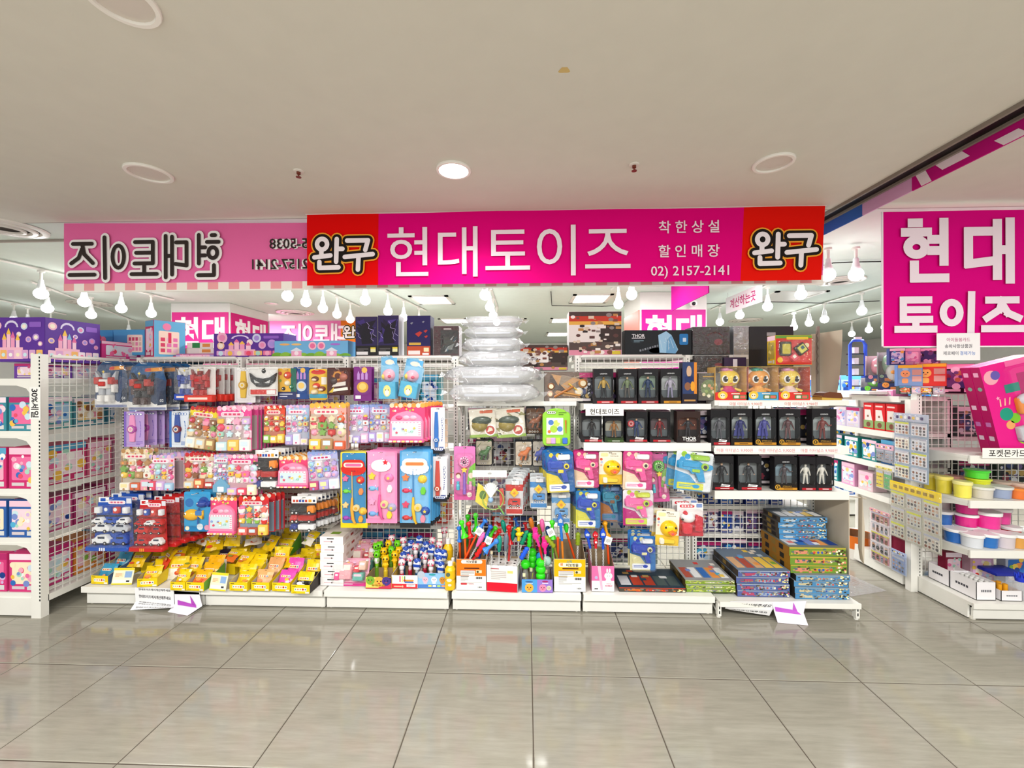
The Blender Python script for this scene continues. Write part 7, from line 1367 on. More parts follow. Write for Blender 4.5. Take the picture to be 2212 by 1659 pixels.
LIST = sorted([(820,1177,'g'),(839,1174,'y'),(858,1174,'g'),(814,1197,'g'),(829,1190,'y'),(833,1206,'y'),(853,1197,'y'),(871,1167,'p'),(846,1162,'p'),(877,1186,'b'),(898,1181,'p'),(906,1162,'b'),(920,1175,'b'),(934,1167,'p'),(949,1176,'p'),(932,1182,'b'),(868,1214,'p'),(886,1205,'p'),(901,1212,'b'),(918,1201,'p'),(931,1216,'p'),(946,1191,'b'),(948,1206,'b'),(953,1219,'b'),(871,1197,'b'),(960,1146,'p'),(958,1193,'b'),(812,1180,'g'),(845,1187,'g'),(862,1188,'y'),(888,1172,'b'),(914,1188,'b')])
for px, py, k in LIST:
    i = cnt.get(k, 0); cnt[k] = i+1; tot = sum(1 for q in LIST if q[2] == k)
    bottle(px, py-5, k, 3.30-(py-1146)/73*.25, f'bubble bottle with a {kn[k]} animal top, {ORD[i]} of that colour from the left')
def openbox(px0, py0, px1, py1, d, lab, pr, inner='9a8468', side='e9e4de', Y=None, hback=None, yaw=0, name='display_box', holes=False, zb=DK_, top=None):
    Y = Y or dY((px0+px1)/2, py1, zb); x, z, w, h = fit((px0, py0, px1, py1), Y); h += z-zb
    t = thing(name, lab, 'display box', (x, Y, zb+.0006), yaw); hb = hback or h; T = .002
    m = M(); m.box(-w/2, w/2, 0, d, 0, T, inner); m.box(-w/2, w/2, 0, T, 0, h, side, [side, None, inner, None, None, None])
    for s in (-1, 1):
        q = [(0, 0), (d, 0), (d, hb), (0, h)]; m.poly([(s*w/2, a, b_) for a, b_ in (q if s > 0 else q[::-1])], side); m.poly([(s*(w/2-T), a, b_) for a, b_ in (q[::-1] if s > 0 else q)], inner); m.poly([(s*w/2, 0, h), (s*(w/2-T), 0, h), (s*(w/2-T), d, hb), (s*w/2, d, hb)], side)
    m.box(-w/2, w/2, d-T, d, 0, hb, side, [inner, None, side, None, None, None]); obj('carton', m, MP, t)
    if holes:
        m = M(); m.box(-w/2+T, w/2-T, T, d-T, h*.9, h*.92, top or 'f0ece8')
        for i in range(4):
            for j in range(3): m.poly([(p[0], p[1], h*.921) for p in ell(-w*.36+i*w*.24, d*(.18+.3*j), .009, .011, 10)], '3a3234')
        obj('perforated_top', m, MP, t)
    m = M(); pr(m, w-.002, h-.002, random.Random(5)); m.v = [(v[0], v[1]-.0006, v[2]+.001) for v in m.v]; obj('front_print', m, MP, t)
    return t
def face(m, cx, cz, r, c, y, eyes=True):
    m.disc(cx, cz, r, y, c, 16); m.disc(cx-r*.35, cz+r*.1, r*.14, y-.0005, '1e1a1a', 8); m.disc(cx+r*.35, cz+r*.1, r*.14, y-.0005, '1e1a1a', 8); m.flat(ell(cx, cz-r*.3, r*.25, r*.1, 8), y-.0005, 'c8483a')
def pr_b1(m, w, h, rd):
    m.rect(-w/2, 0, w/2, h, 0, 'e9d86a'); m.rect(0, 0, w/2, h, -.0004, 'c83a5a'); m.rect(-w/2, 0, w/2, h*.08, -.0006, 'd0243a'); m.rect(w*.05, h*.5, w/2, h, -.0006, '3a2f5a')
    for x, z, s, c in ((-.32, .72, .17, '7fae3a'), (.02, .6, .2, 'f0b04a'), (.3, .66, .17, '4a3a86')): face(m, x*w, z*h, s*w, c, -.001-.0012*abs(x))
    for i in range(4): m.flat(rr(-w*.26+i*w*.13, h*.22, -w*.15+i*w*.13, h*.38, .004), -.0026, 'a8842a')
def pr_b2(m, w, h, rd):
    m.rect(-w/2, 0, w/2, h, 0, 'f3f1f2'); m.rect(-w/2, 0, w/2, h*.36, -.0004, 'd8303a'); m.rect(w*.08, h*.12, w*.42, h*.32, -.0008, 'f6f4f4'); lines(m, w*.12, h*.15, w*.38, h*.3, -.0012, '6a6a6c', 3); m.flat(rr(-w*.42, h*.1, -w*.12, h*.2, .006), -.0008, 'f0b89a'); m.disc(-w*.08, h*.15, w*.04, -.0008, 'f0b89a', 10)
    for i, c in enumerate(('d8486a', 'e9d86a', '6a9a4a')): m.rect(-w*.2+i*w*.09, h*.5, -w*.15+i*w*.09, h*.95, -.0006, c)
    m.flat(star(0, h*.62, w*.06, .5), -.001, 'c8302c'); m.flat(rr(w*.02, h*.54, w*.36, h*.68, .01), -.001, 'e09a3a'); m.flat(rr(0, h*.42, w*.36, h*.54, .01), -.0012, '3a6ab8')
def pr_b3(m, w, h, rd):
    m.rect(-w/2, 0, w/2, h, 0, '8fc0e8'); m.rect(-w/2, 0, w/2, h*.24, -.0004, '4a7ac0'); m.disc(-w*.38, h*.88, w*.13, -.0004, 'b8c2d0', 14); m.flat(ell(0, h*.9, w*.12, h*.07, 12), -.0006, '3aa0a8')
    for x, c in ((-.24, 'f0b8c8'), (.06, 'eef2f8'), (.34, 'c98a3a')): face(m, x*w, h*.56, w*.1, c, -.001); m.flat(rr(x*w-w*.06, h*.3, x*w+w*.06, h*.46, .005), -.0012, c)
    for i, c in enumerate(('e9d86a', 'd8e6f6', 'a8d86a', 'f0a06a')): m.flat(rr(-w*.14+i*w*.15, h*.08, -w*.02+i*w*.15, h*.2, .004), -.0012, c)
openbox(790,1247,846,1290,.16,'display box with cartoon faces on yellow and red, holding green topped bottles',pr_b1,side='d8b04a',Y=2.965)
openbox(846,1243,902,1285,.16,'white and red display box in the middle of the bubble bottles',pr_b2,side='efeaea',Y=2.975)
openbox(902,1238,966,1283,.16,'light blue display box with cartoon helpers under blue topped bottles',pr_b3,side='6a9ad0',Y=2.985)
for px0, py0, px1, py1, Y, lab in ((961,1213,984,1275,2.985,'yellow soap bottle with a white cap in front of the orange box'), (957,1163,979,1216,3.2,'yellow soap bottle with a white cap standing behind the other one'), (971,1205,986,1232,3.08,'yellow soap bottle half hidden between its two neighbours')):
    x, z, w, h = fit((px0, py0, px1, py1), Y); h += z-DK_; t = thing('soap_bottle', lab, 'soap bottle', (x, Y, DK_+.0005)); r = w/2
    m = M(); m.lathe([(r*.9, 0), (r, .008), (r, h*.3), (r*.9, h*.36), (r, h*.42), (r, h*.72), (r*.7, h*.82), (r*.4, h*.86)], 'f2bf16', n=16); obj('bottle', m, MG, t)
    m = M(); m.lathe([(r*.46, h*.86), (r*.46, h*.98), (r*.4, h)], 'f4f2ee', n=12); obj('cap', m, MG, t)
    m = M(); m.flat(ell(-r*.2, h*.6, r*.4, h*.08, 12), -r-.001, '5a6a5a'); m.flat(ell(.0, h*.4, r*.5, h*.06, 12), -r-.0014, 'f6e9c8'); m.flat(ell(r*.1, h*.22, r*.35, h*.05, 12), -r-.001, 'e8dcc0'); obj('label', m, MP, t)
def pr_stick(top, mid):
    def f(m, w, h, rd):
        m.rect(-w/2, 0, w/2, h, 0, 'f5f2ef'); m.rect(-w/2, h*.46, w/2, h, -.0004, top)
        if mid: m.text('스틱', -w*.02, h*.93, h*.09, -.0016, '4a9a8a', .02); m.text('왕', -w*.26, h*.84, h*.1, -.0016, 'd8702a', .02); m.text('비눗방울', w*.08, h*.82, h*.1, -.0016, '2a2420', .02, maxw=w*.52); m.flat(rr(-w*.36, h*.76, w*.38, h*.89, .012), -.0008, 'f9efd2')
        else: m.flat(rr(-w*.34, h*.86, w*.38, h*.98, .012), -.0008, 'f9efe2'); m.text('비눗방울', w*.02, h*.925, h*.09, -.0016, '2a2420', .02, maxw=w*.64)
        m.flat(rr(-w*.24, h*.69, w*.28, h*.73, .004), -.0008, '5a2a18'); m.flat(rr(-w*.36, h*.47, w*.12, h*.65, .002), -.0008, 'f6f3ee'); m.rect(-w*.36, h*.635, w*.12, h*.65, -.0012, 'b8402a'); lines(m, -w*.34, h*.49, w*.1, h*.62, -.0012, '8a8684', 4)
        m.rect(-w*.36, h*.44, -w*.08, h*.46, -.0012, '3a3230'); lines(m, -w*.36, h*.28, -w*.1, h*.42, -.0012, 'b0acaa', 4); m.rect(w*.16, h*.56, w*.36, h*.65, -.0012, 'e8d8b0'); m.disc(w*.22, h*.6, w*.04, -.0016, '4a4a2a', 8)
        for i in range(10): m.rect(w*(.16+.022*i), h*.36, w*(.172+.022*i+(.006 if i % 3 else 0)), h*.43, -.0008, '3a3636')
        lines(m, -w*.36, h*.2, w*.36, h*.27, -.0008, 'c0bcba', 2)
        if not mid: m.flat(rr(-w*.36, h*.17, -w*.14, h*.23, .01), -.0012, 'c83a44'); m.text('280ml', 0, h*.2, h*.05, -.0012, 'd87a84')
        m.text('16EA', w*.3, h*.1, h*.05, -.0012, '1e1c1c', .02)
    return f
openbox(986,1208,1050,1278,.2,'orange and white display box full of bubble sticks, left end of its deck',pr_stick('ee7a1a',False),side='e8d8c8',Y=2.965,hback=.3)
openbox(1197,1208,1265,1281,.2,'yellow and white display box of bubble sticks at the right end of its deck',pr_stick('f0b810',True),side='e9dcc0',Y=2.965,hback=.3)
def pr_wr(m, w, h, rd):
    m.rect(-w/2, 0, w/2, h, 0, 'f4f1f0'); m.rect(-w/2, 0, w/2, h*.34, -.0004, 'dc1830'); m.rect(-w*.38, h*.42, w*.36, h*.86, -.0004, 'ebe6e2'); lines(m, -w*.36, h*.45, w*.14, h*.8, -.0008, 'c0b4b0', 5); m.rect(w*.18, h*.72, w*.36, h*.82, -.0008, 'e9d87a'); m.rect(-w*.38, h*.86, -w*.1, h*.89, -.0008, 'b83a4a')
openbox(1051,1222,1118,1284,.17,'white and red display box with bubble wands standing in round holes',pr_wr,side='e4dedc',Y=2.95,yaw=-.1,holes=True)
def pr_bp(m, w, h, rd):
    m.rect(-w/2, 0, 0, h, 0, '4f9fe0'); m.rect(0, 0, w/2, h, 0, '9a7ad0'); face(m, -w*.26, h*.36, w*.14, 'f2b04a', -.0006); face(m, w*.18, h*.36, w*.12, 'ee8ab0', -.0006); face(m, w*.38, h*.36, w*.08, 'd8d2b8', -.0012)
    m.flat(ell(-w*.26, h*.82, w*.13, h*.06, 10), -.0008, '2f5a9a'); m.flat(ell(w*.26, h*.86, w*.1, h*.07, 10), -.0008, 'a8306a'); m.rect(w*.16, h*.7, w*.36, h*.76, -.0008, 'e6dcf2'); m.rect(-w*.38, h*.7, -w*.14, h*.74, -.0008, 'd8ecf8')
openbox(1127,1252,1194,1291,.18,'blue and purple display box at the deck edge with green ball bottles',pr_bp,side='6a7ac8',Y=2.945)
def pr_bn(m, w, h, rd):
    m.rect(-w/2, 0, w/2, h, 0, 'f4f1f2'); m.rect(-w/2, h*.42, w/2, h, -.0004, 'e870a8'); m.poly([(-w*.24, -.001, h), (-w*.1, -.001, h), (w*.0, -.001, h*.06), (-w*.1, -.001, h*.06)], 'f3b8cf'); m.disc(-w*.3, h*.55, w*.07, -.001, 'b8b0d8', 12)
    m.flat(ell(w*.24, h*.62, w*.18, h*.14, 18), -.0012, 'f8f5f4'); m.flat(ell(w*.19, h*.82, w*.04, h*.1, 10), -.0012, 'f8f5f4'); m.flat(ell(w*.3, h*.82, w*.04, h*.1, 10), -.0012, 'f8f5f4'); m.flat(rr(w*.12, h*.38, w*.36, h*.5, .01), -.0014, 'f8f5f4'); m.disc(w*.2, h*.62, w*.015, -.0018, '3a3032', 6); m.disc(w*.29, h*.62, w*.015, -.0018, '3a3032', 6)
    m.text('BUBBLE', w*.26, h*.22, h*.06, -.001, 'c8407a', .02, maxw=w*.36); m.text('STICK', w*.26, h*.3, h*.05, -.001, 'd87aa0', .01, maxw=w*.26); m.rect(-w*.38, h*.08, -w*.22, h*.12, -.001, '2a2628')
openbox(1278,1223,1327,1276,.18,'pink and white display box with a white rabbit drawing and bubble sticks',pr_bn,side='b86a8a',Y=2.975,hback=.25)
# sticks
MCT = film('clear_tube', .06, gloss=.12, bump=0)
def stick(a, b_, Y, col, kind, lab, base=None, tubec=None, cat='bubble stick', Yb=None):
    p0, p1 = P(*a, Y), P(*b_, Y); t = thing('bubble_stick', lab, cat, p1, group='bubble sticks in the boxes'); v = p0-p1; L = v.length; d = v.normalized()
    m = M(); r = .0135
    if kind == 'knob': prof = [(0, 1.3), (.12, 1.5), (.16, .9), (.3, .8), (.6, .75), (.74, .8), (.8, 1.3), (.9, 1.5), (.97, 1.2), (1, .6)]
    elif kind == 'cone': prof = [(0, .6), (.1, .9), (.5, 1.4), (.8, 1.3), (.95, .8), (1, .2)]
    elif kind == 'bead': prof = [(0, .6)]+[(k/8, 1.5 if k % 2 else 1.0) for k in range(1, 8)]+[(1, .5)]
    elif kind == 'flare': prof = [(0, 2.2), (.1, 1.7), (.25, .9), (.7, .8), (.8, 1.4), (.92, 1.5), (1, .6)]
    else: prof = [(0, .7), (.5, .8), (1, .6)]
    m.tube([v*k for k, _ in prof], r, col, n=10, rs=[r*q for _, q in prof])
    if kind == 'hand':
        for i in range(4): e = Vector((-.018+.012*i, -.004, .045+.006*(i % 3 > 0))); m.tube([v*.7+Vector((-.014+.009*i, 0, 0)), v*.95+e*.6, v*.95+e], .005, col, rs=[.008, .006, .004])
        m.tube([v*.6, v*.7+Vector((.03, -.004, .02))], .006, col, rs=[.008, .004]); m.ball(v*.8, (.024, .012, .03), col)
    if kind == 'duck': m.ball(v*.5, (.026, .02, .018), col); m.ball(v*.86+Vector((-.006, 0, 0)), (.017, .016, .018), col); m.prism([(v.x*.86-.02, v.z*.86-.004), (v.x*.86-.034, v.z*.86), (v.x*.86-.02, v.z*.86+.006)][::-1], -.006, .006, 'e8782a'); m.ball(v*.5+Vector((.026, 0, .01)), (.01, .008, .008), col); m.disc(v.x*.86-.01, v.z*.86+.005, .003, -.0165, '1c1c1c', 6)
    if kind == 'sword': m.prism([(v.x*.5-.022, v.z*.55), (v.x*.5+.022, v.z*.55), (v.x*.8+.02, v.z*.8), (v.x, v.z*1.02), (v.x*.8-.02, v.z*.8)], -.012, .012, col, inset=.004); m.flat([(v.x*.7-.012, v.z*.66), (v.x*.7+.012, v.z*.66), (v.x*.7+.014, v.z*.76), (v.x*.7, v.z*.82), (v.x*.7-.014, v.z*.76)], -.0126, 'c8d0da')
    if kind == 'doll': m.ball(v*.78, (.022, .018, .024), col); m.ball(v*.78+Vector((-.007, -.015, .004)), .004, 'f4f4f4', 6, 4); m.ball(v*.78+Vector((.007, -.015, .004)), .004, 'f4f4f4', 6, 4); m.disc(v.x*.4, v.z*.4, .008, -.018, 'f0f0f0', 10); m.ball(v*.4, (.016, .015, .03), col)
    obj('handle', m, MG, t)
    if base:
        q = P(*base, Yb or Y); w_ = q-p1; m = M(); m.tube([Vector((0, 0, 0)), w_], .0085, tubec or 'e8e8ea', n=8)
        obj('tube', m, MCT if tubec is None else MG, t)
        if tubec is None:
            m = M(); e1 = w_.normalized().cross(Vector((0, 1, 0))); 
            for s in (0, math.pi): m.tube([w_*(k/14)+e1*.005*math.sin(k*1.1+s)+Vector((0, .004*math.cos(k*1.1+s), 0)) for k in range(15)], .0018, 'f2f2f2', n=4)
            obj('twisted_wand', m, MG, t)
G_, B_, R_, T_ = '3fe01c', '2f7ad8', 'd81a1e', '12907a'
ST = [((996,1124),(1004,1160),3.0,G_,'flare','green handled bubble stick at the left corner of the orange box',(1006,1206),'e8641e'),
 ((1012,1127),(1016,1160),3.02,R_,'flare','red handled bubble stick second from the left in the orange box',(1011,1206),'c02a1c'),
 ((1011,1111),(1009,1146),3.12,'38b81a','flare','green handled bubble stick standing behind the red one',(1010,1180),'4a8a2a'),
 ((1027,1108),(1029,1146),3.08,G_,'flare','tallest green handled bubble stick above the orange box',(1030,1190),'3a7a3a'),
 ((1050,1122),(1036,1143),2.99,B_,'flare','blue handled bubble stick leaning right over an orange tube',(1004,1208),'e8501c'),
 ((992,1137),(993,1170),3.04,B_,'knob','short blue bubble stick tucked at the left post',(994,1206),'d8501c'),
 ((1061,1134),(1049,1160),3.02,'2b6ad0','flare','second blue handled bubble stick leaning right beside the pink one',(1035,1206),'2f55b0'),
 ((1072,1138),(1058,1158),3.06,'4ad81e','flare','small green handled bubble stick behind the orange box rim',(1048,1200),'8ab02a'),
 ((1081,1145),(1066,1164),3.05,'cf1c20','knob','red round tipped bubble stick leaning over the white box',(1052,1200),'b01c1c'),
 ((1046,1150),(1030,1180),2.97,'ef6ab4','cone','pink handled bubble stick with a clear twisted tube',(1014,1208),None),
 ((1048,1172),(1028,1202),2.955,'e01a1c','bead','fat red bead handled bubble stick lying over the orange box front',(1022,1208),'c01a1c'),
 ((1076,1166),(1048,1190),2.94,'3a86e0','flare','blue bubble stick leaning out between the orange and white boxes',(1046,1198),'2f6ab8'),
 ((1079,1156),(1078,1192),2.96,T_,'cone','teal handled wand in the front row of the white box',(1077,1234),None),
 ((1062,1190),(1062,1196),2.95,'d8c8a8','plain','clear twisted wand in the front left hole of the white box',(1061,1232),None),
 ((1094,1152),(1092,1190),2.97,'6a7684','cone','grey handled wand in the front row of the white box',(1091,1236),None),
 ((1099,1134),(1101,1174),3.06,R_,'flare','red star handled wand behind the grey wand',(1098,1226),'d83a3c'),
 ((1085,1123),(1091,1150),3.1,T_,'cone','teal handled wand leaning left at the back of the white box',(1096,1226),None),
 ((1113,1137),(1106,1168),3.08,'158a72','cone','teal handled wand beside the yellow duck wand',(1100,1226),None),
 ((1112,1118),(1118,1136),3.14,'2458a8','knob','dark blue handled wand at the back above the yellow duck',(1120,1200),'2a4a80'),
 ((1122,1140),(1120,1168),3.02,'f4cc14','duck','yellow duck shaped bubble wand over the white box',(1119,1200),None),
 ((1140,1146),(1126,1176),3.03,'0f8a66','bead','dark teal handled wand leaning right of the yellow duck',(1116,1222),None),
 ((1145,1151),(1143,1182),3.01,'2fc81e','bead','green handled wand between the duck and the pink hands',(1139,1222),None),
 ((1140,1182),(1125,1208),2.95,'1f5ae0','bead','blue handled wand leaning out at the right hole of the white box',(1108,1238),None),
 ((1155,1152),(1165,1180),2.98,'ee2a94','hand','pink hand shaped bubble wand, upper of two',(1172,1210),'d8202c'),
 ((1176,1172),(1178,1196),2.97,'e81f8c','hand','pink hand shaped bubble wand, lower of two',(1176,1222),None),
 ((1145,1118),(1152,1146),3.1,'c8701e','cone','orange brown handled wand above the pink hands',(1156,1190),'8a5a2a'),
 ((1170,1121),(1173,1148),3.06,'e860a0','cone','pink slim handled wand behind the pink hands',(1176,1180),'b0b0b8'),
 ((1183,1136),(1184,1158),3.1,'1e4a90','cone','navy handled wand beside the green stick of the yellow box',(1184,1200),'24406a'),
 ((1164,1132),(1168,1156),3.12,'8a8a1e','bead','olive bead handled wand behind the orange brown one',(1172,1200),'6a6a2a'),
 ((1134,1128),(1137,1146),3.13,'b81c22','knob','dark red round tipped wand at the back of the boxes',(1140,1200),'8a2a2a'),
 ((1178,1158),(1198,1182),2.97,'8f9a1a','bead','olive caterpillar handled wand leaning left out of the yellow box',(1204,1206),'7a7a2a'),
 ((1193,1123),(1193,1163),3.02,'44e020','flare','green handled bubble stick at the left of the yellow box',(1195,1206),'58a83a'),
 ((1209,1108),(1214,1168),2.99,'2273d0','sword','large blue sword shaped bubble stick in the yellow box',(1216,1206),'d8802a'),
 ((1222,1130),(1224,1150),3.05,'2fd838','cone','green handled stick behind the blue sword stick',(1241,1206),'e0501c'),
 ((1205,1160),(1205,1166),3.0,'e8551c','plain','plain orange bubble stick left of the blue sword stick',(1205,1206),'e8551c'),
 ((1249,1150),(1248,1178),3.0,'84981c','bead','olive bead handled wand at the right of the yellow box',(1247,1206),None),
 ((1266,1143),(1275,1184),3.02,'1f4fd0','sword','blue crown topped wand at the left of the pink box',(1277,1215),None),
 ((1302,1141),(1303,1186),3.0,'1f52d8','sword','blue crown topped wand right of the red doll wand',(1303,1222),None),
 ((1286,1148),(1287,1184),2.99,'d01a26','doll','red doll shaped bubble wand in the pink box',(1288,1222),None),
 ((1306,1126),(1311,1158),3.04,'f4a81a','flare','orange yellow handled stick at the right of the pink box',(1315,1218),'e8501c')]
for a, b_, Y, c, k, lab, base, tc in ST: stick(a, b_, Y, c, k, lab, base, tc, Yb=Y+.01)
for px, py, r, c, lab in ((1135,1219,10,'2fd81c','green ball topped bubble bottle, leftmost in the blue and purple box'), (1150,1206,10,'35d41e','green beaded bubble bottle standing at the back of the blue and purple box'), (1168,1230,11,'2fe01c','round green topped bubble bottle in front of the blue beaded one'), (1166,1214,9,'2a8ae0','blue beaded bubble bottle in the blue and purple box'), (1182,1212,10,'bfe0da','clear domed bubble bottle at the right of the blue and purple box')):
    Y = 3.0 if py > 1215 else 3.06; p = P(px, py, Y); rr_ = r*3/894; H = p.z-DK_; t = thing('ball_bottle', lab, 'bubble bottle', (p.x, Y, DK_+.001))
    m = M(); m.lathe([(rr_*.7, 0), (rr_*.7, H*.6), (rr_*.4, H-rr_)], 'a8c86a' if '2f' in c or '35' in c else 'b8c8d8', n=10); obj('bottle', m, MT, t)
    m = M(); m.ball((0, 0, H), rr_, c, 14, 10); 
    if 'bead' in lab: m.ball((0, 0, H+rr_*1.3), rr_*.95, c, 14, 8); m.ball((0, 0, H-rr_*1.3), rr_*.95, c, 14, 8)
    obj('ball_top', m, MG, t)
    m = M(); m.tube([(-.01, -.02, H*.1), (.004, -.022, H*.5)], .003, 'c8d84a' if 'green' in lab else 'd8d8de'); m.rect(-.02, H*.55, .0, H*.7, -.026, 'f0ecc0'); obj('tag', m, MP, t)
for (px, py, rz, lab) in ((1035,1148,.6,'white barcode tag on the blue stick of the orange box'), (1190,1150,-.4,'white barcode tag hanging by the blue sword stick'), (1314,1168,.3,'white barcode tag on the orange stick of the pink box'), (1055,1168,.4,'pale paper tag tied among the sticks of the white box')):
    p = P(px, py, 2.955); m = M(); m.box(-.024, .024, 0, .001, -.028, .028, 'f2f1ef'); lines(m, -.016, -.014, .016, .012, -.0008, '8a8a8c', 5); o = obj('price_tag', m, MP, None, p); o.rotation_euler = (0, rz, 0); tag(o, lab, 'tag')
# game boxes on the right decks
def pr_side(c1, c2, c3):
    def f(m, w, h, rd):
        m.rect(-w/2, 0, w/2, h, 0, c1); m.rect(-w/2, h*.82, w/2, h, -.0003, c3); m.flat(rr(-w*.42, h*.2, -w*.18, h*.62, .005), -.0006, c2); m.flat(rr(-w*.1, h*.2, w*.24, h*.64, .004), -.0006, c3)
        for i in range(5): m.disc(-w*.06+i*w*.07, h*.4, h*.16, -.001, rd.choice([c2, 'f2e6c8', 'd8483a', '3a5ab0']), 8)
        for i in range(26): x, z = rd.uniform(-.48, .3)*w, h*rd.uniform(.04, .7); m.flat(rr(x, z, x+w*rd.uniform(.02, .06), z+h*rd.uniform(.1, .26), .002), -.0011-.00003*i, rd.choice(['4a4438', c2, '8a8270', c3, '5a6a7a']))
        for i in range(12): m.flat(ell(w*.4+rd.uniform(-.08, .08)*w, h*rd.uniform(.15, .85), w*.022, h*.12, 7), -.002-.00005*i, rd.choice(['5a4a2a', 'f0e6a0', '3a3020', c2, 'f6f0d0']))
    return f
def pr_top(c, rd_seed=1, pal=BL):
    def f(m, w, h, rd):
        m.rect(-w/2, 0, w/2, h, 0, c)
        for i in range(5): m.rect(w*(-.46+.19*i), h*.1, w*(-.3+.19*i), h*.6, -.0003, rd.choice(pal+['f2f2f2', 'd8d8dc']))
        for i in range(8): x, z = rd.uniform(-.42, .36)*w, rd.uniform(.1, .85)*h; m.rect(x, z, x+w*.1, z+h*.12, -.0006-.00003*i, rd.choice(pal+['f2ede6', 'e8e8ea']))
    return f
def gamebox(x, Y, z, w, h, d, cs, lab, topc, grp, yaw=0, sidec='3a352c', pal=BL):
    t = thing('game_box', lab, 'game box', (x, Y, z), yaw, grp); m = M(); m.box(-w/2, w/2, 0, d, 0, h, cs[0], [None, None, None, sidec, topc, None]); obj('carton', m, MP, t)
    m = M(); pr_side(*cs)(m, w-.002, h-.002, random.Random(int(z*900))); m.v = [(v[0], v[1]-.0006, v[2]+.001) for v in m.v]; obj('front_print', m, MP, t)
    m = M(); pr_top(topc, 1, pal)(m, w-.01, d-.01, random.Random(int(z*500)+3)); m.v = [(v[0], v[2]+.005, h+.0006-v[1]) for v in m.v]; obj('top_print', m, MP, t)
    m = M()
    for i in range(3): y = d*(.2+.26*i); m.poly([(-w/2-.0006, y+.05, h*.2), (-w/2-.0006, y, h*.2), (-w/2-.0006, y, h*.8), (-w/2-.0006, y+.05, h*.8)], '8a6f2c' if i % 2 else '1e1c1a')
    obj('side_print', m, MP, t); return t
POS = ['lowest', 'second from below', 'third from below', 'fourth from below', 'fifth from below', 'sixth from below', 'seventh from below']
def stack(b, n, Y, zb, d, cs, topc, what, pal=BL, sidec='3a352c', yaw=0, spread=.006, ns=None):
    x, z, w, h = fit(b, Y); h += z-zb; hh = h/n
    for i in range(n):
        pos = 'topmost' if i == n-1 else POS[i]
        gamebox(x+spread*math.sin(i*2.4+1), Y+.004*math.cos(i*3), zb+.0006+i*hh, w, hh-.0008, d, cs, f'{what}, {pos} of its stack', topc, what+'s', yaw+.012*math.sin(i*5), sidec, pal)
    return zb+n*hh
stack((1336,1270,1480,1287), 1, 2.975, DK_, .3, ('4a463c', 'd8702a', 'c8402c'), '2c3d4c', 'dark flat board game in a shiny wrap', ['2a4a5a', '4a5a5a', 'b8402a', '3a3a30', 'c8a05a'], '2e2a26')
stack((1482,1254,1588,1288), 3, 2.985, DK_, .34, ('7f9a36', 'bcc85a', 'b8bc9c'), '9a9a9c', 'lime green game box', BL+RD, '5a4a24')
DZ6 = .1185
stack((1592,1232,1705,1291), 4, 2.99, DZ6, .38, ('56639a', 'b04a66', '98a4b8'), '6d8094', 'blue and pink game box', BL+RD, '3a3026')
zt_ = stack((1717,1242,1834,1297), 4, 2.97, DZ6, .36, ('4f8ab8', 'c9bd9a', '8aa0b0'), '8a8e92', 'sky blue game box with flowers', BL, '26241f')
zt2 = stack((1707,1183,1829,1240), 3, 2.99, zt_, .36, ('6f9236', 'd98a70', 'b8a640'), '7a7a6c', 'green and orange game box', BL+RD, '9a6a1c')
zt3 = stack((1683,1117,1785,1184), 4, 3.14, zt2, .22, ('4a8fc4', 'b4c0c8', '5f7c98'), '59646c', 'bright blue game box leaning back', BL, '4a4238')
# notices hanging on the floor
def paper(pts, lab, cols, extra, name='paper_notice', nx=10, nz=6, kind=0):
    """a sheet given by rows of points from top to floor"""
    m = M(); rows = len(pts)
    def at(u, v):
        k = v*(rows-1); i = min(int(k), rows-2); f_ = k-i; f_ = f_*f_*(3-2*f_); a, b_ = pts[i], pts[i+1]; q = lambda r: Vector(r[0])*(1-u)+Vector(r[1])*u; return q(a)*(1-f_)+q(b_)*f_
    for i in range(nx):
        for j in range(nz*(rows-1)):
            N = nz*(rows-1); m.poly([at(i/nx, (j+1)/N), at((i+1)/nx, (j+1)/N), at((i+1)/nx, j/N), at(i/nx, j/N)], cols, True)
    o = obj(name, m, MP); tag(o, lab, 'notice'); m = M(); extra(m, at); obj('lettering' if kind == 0 else 'arrow', m, MP, o); return o
def textrows(n, t, v0, v1, tilt=1):
    def f(m, at):
        for i in range(n):
            q = M(); q.text(t, 0, 0, .62, 0, '3a383c', .01, maxw=99); xs = [v[0] for v in q.v]; a, b_ = min(xs), max(xs); v = v0+(v1-v0)*i/max(1, n-1); hv = (v1-v0)/max(1, n)*.8 if n > 1 else v1-v0
            q.v = [tuple(at(.1+.82*(p[0]-a)/(b_-a), v-p[2]*hv)+Vector((0, -.0022, .0008))) for p in q.v]; m.add(q)
    return f
def arrow(u0=.12, u1=.95, v0=.1, v1=.8, c='b04ab8'):
    def f(m, at):
        o = [(u0, .3), (.62, .42), (.62, .1), (.78, .5), (.9, .78), (u0, .66)]
        mid = [at(u, v0+(v1-v0)*v)+Vector((0, -.0025, .001)) for u, v in o]; m.mesh(mid, [(0, 5, 1), (1, 5, 4), (1, 4, 3), (1, 3, 2)], c)
    return f
yk = 2.925
A = lambda px, py, Y: tuple(P(px, py, Y))
fl_ = lambda px, py: tuple(PZ(px, py, .002))
paper([(A(291,1269,yk), A(375,1272,yk)), (A(293,1300,yk), A(377,1309,yk)), (tuple(PZ(281,1318,.003)), tuple(PZ(371,1313,.03)))], 'white notice with rows of black Korean lettering hanging from the snack deck', 'f3f2f4', textrows(6, '현대토이즈에서계산해주세요', .1, .98))
paper([(A(376,1276,yk+.003), A(430,1280,yk+.003)), (A(378,1305,yk+.003), A(437,1309,yk+.003)), (fl_(362,1322), fl_(405,1330))], 'white sheet with a purple arrow folded onto the floor under the snack deck', 'f0ecf4', arrow(), kind=1)
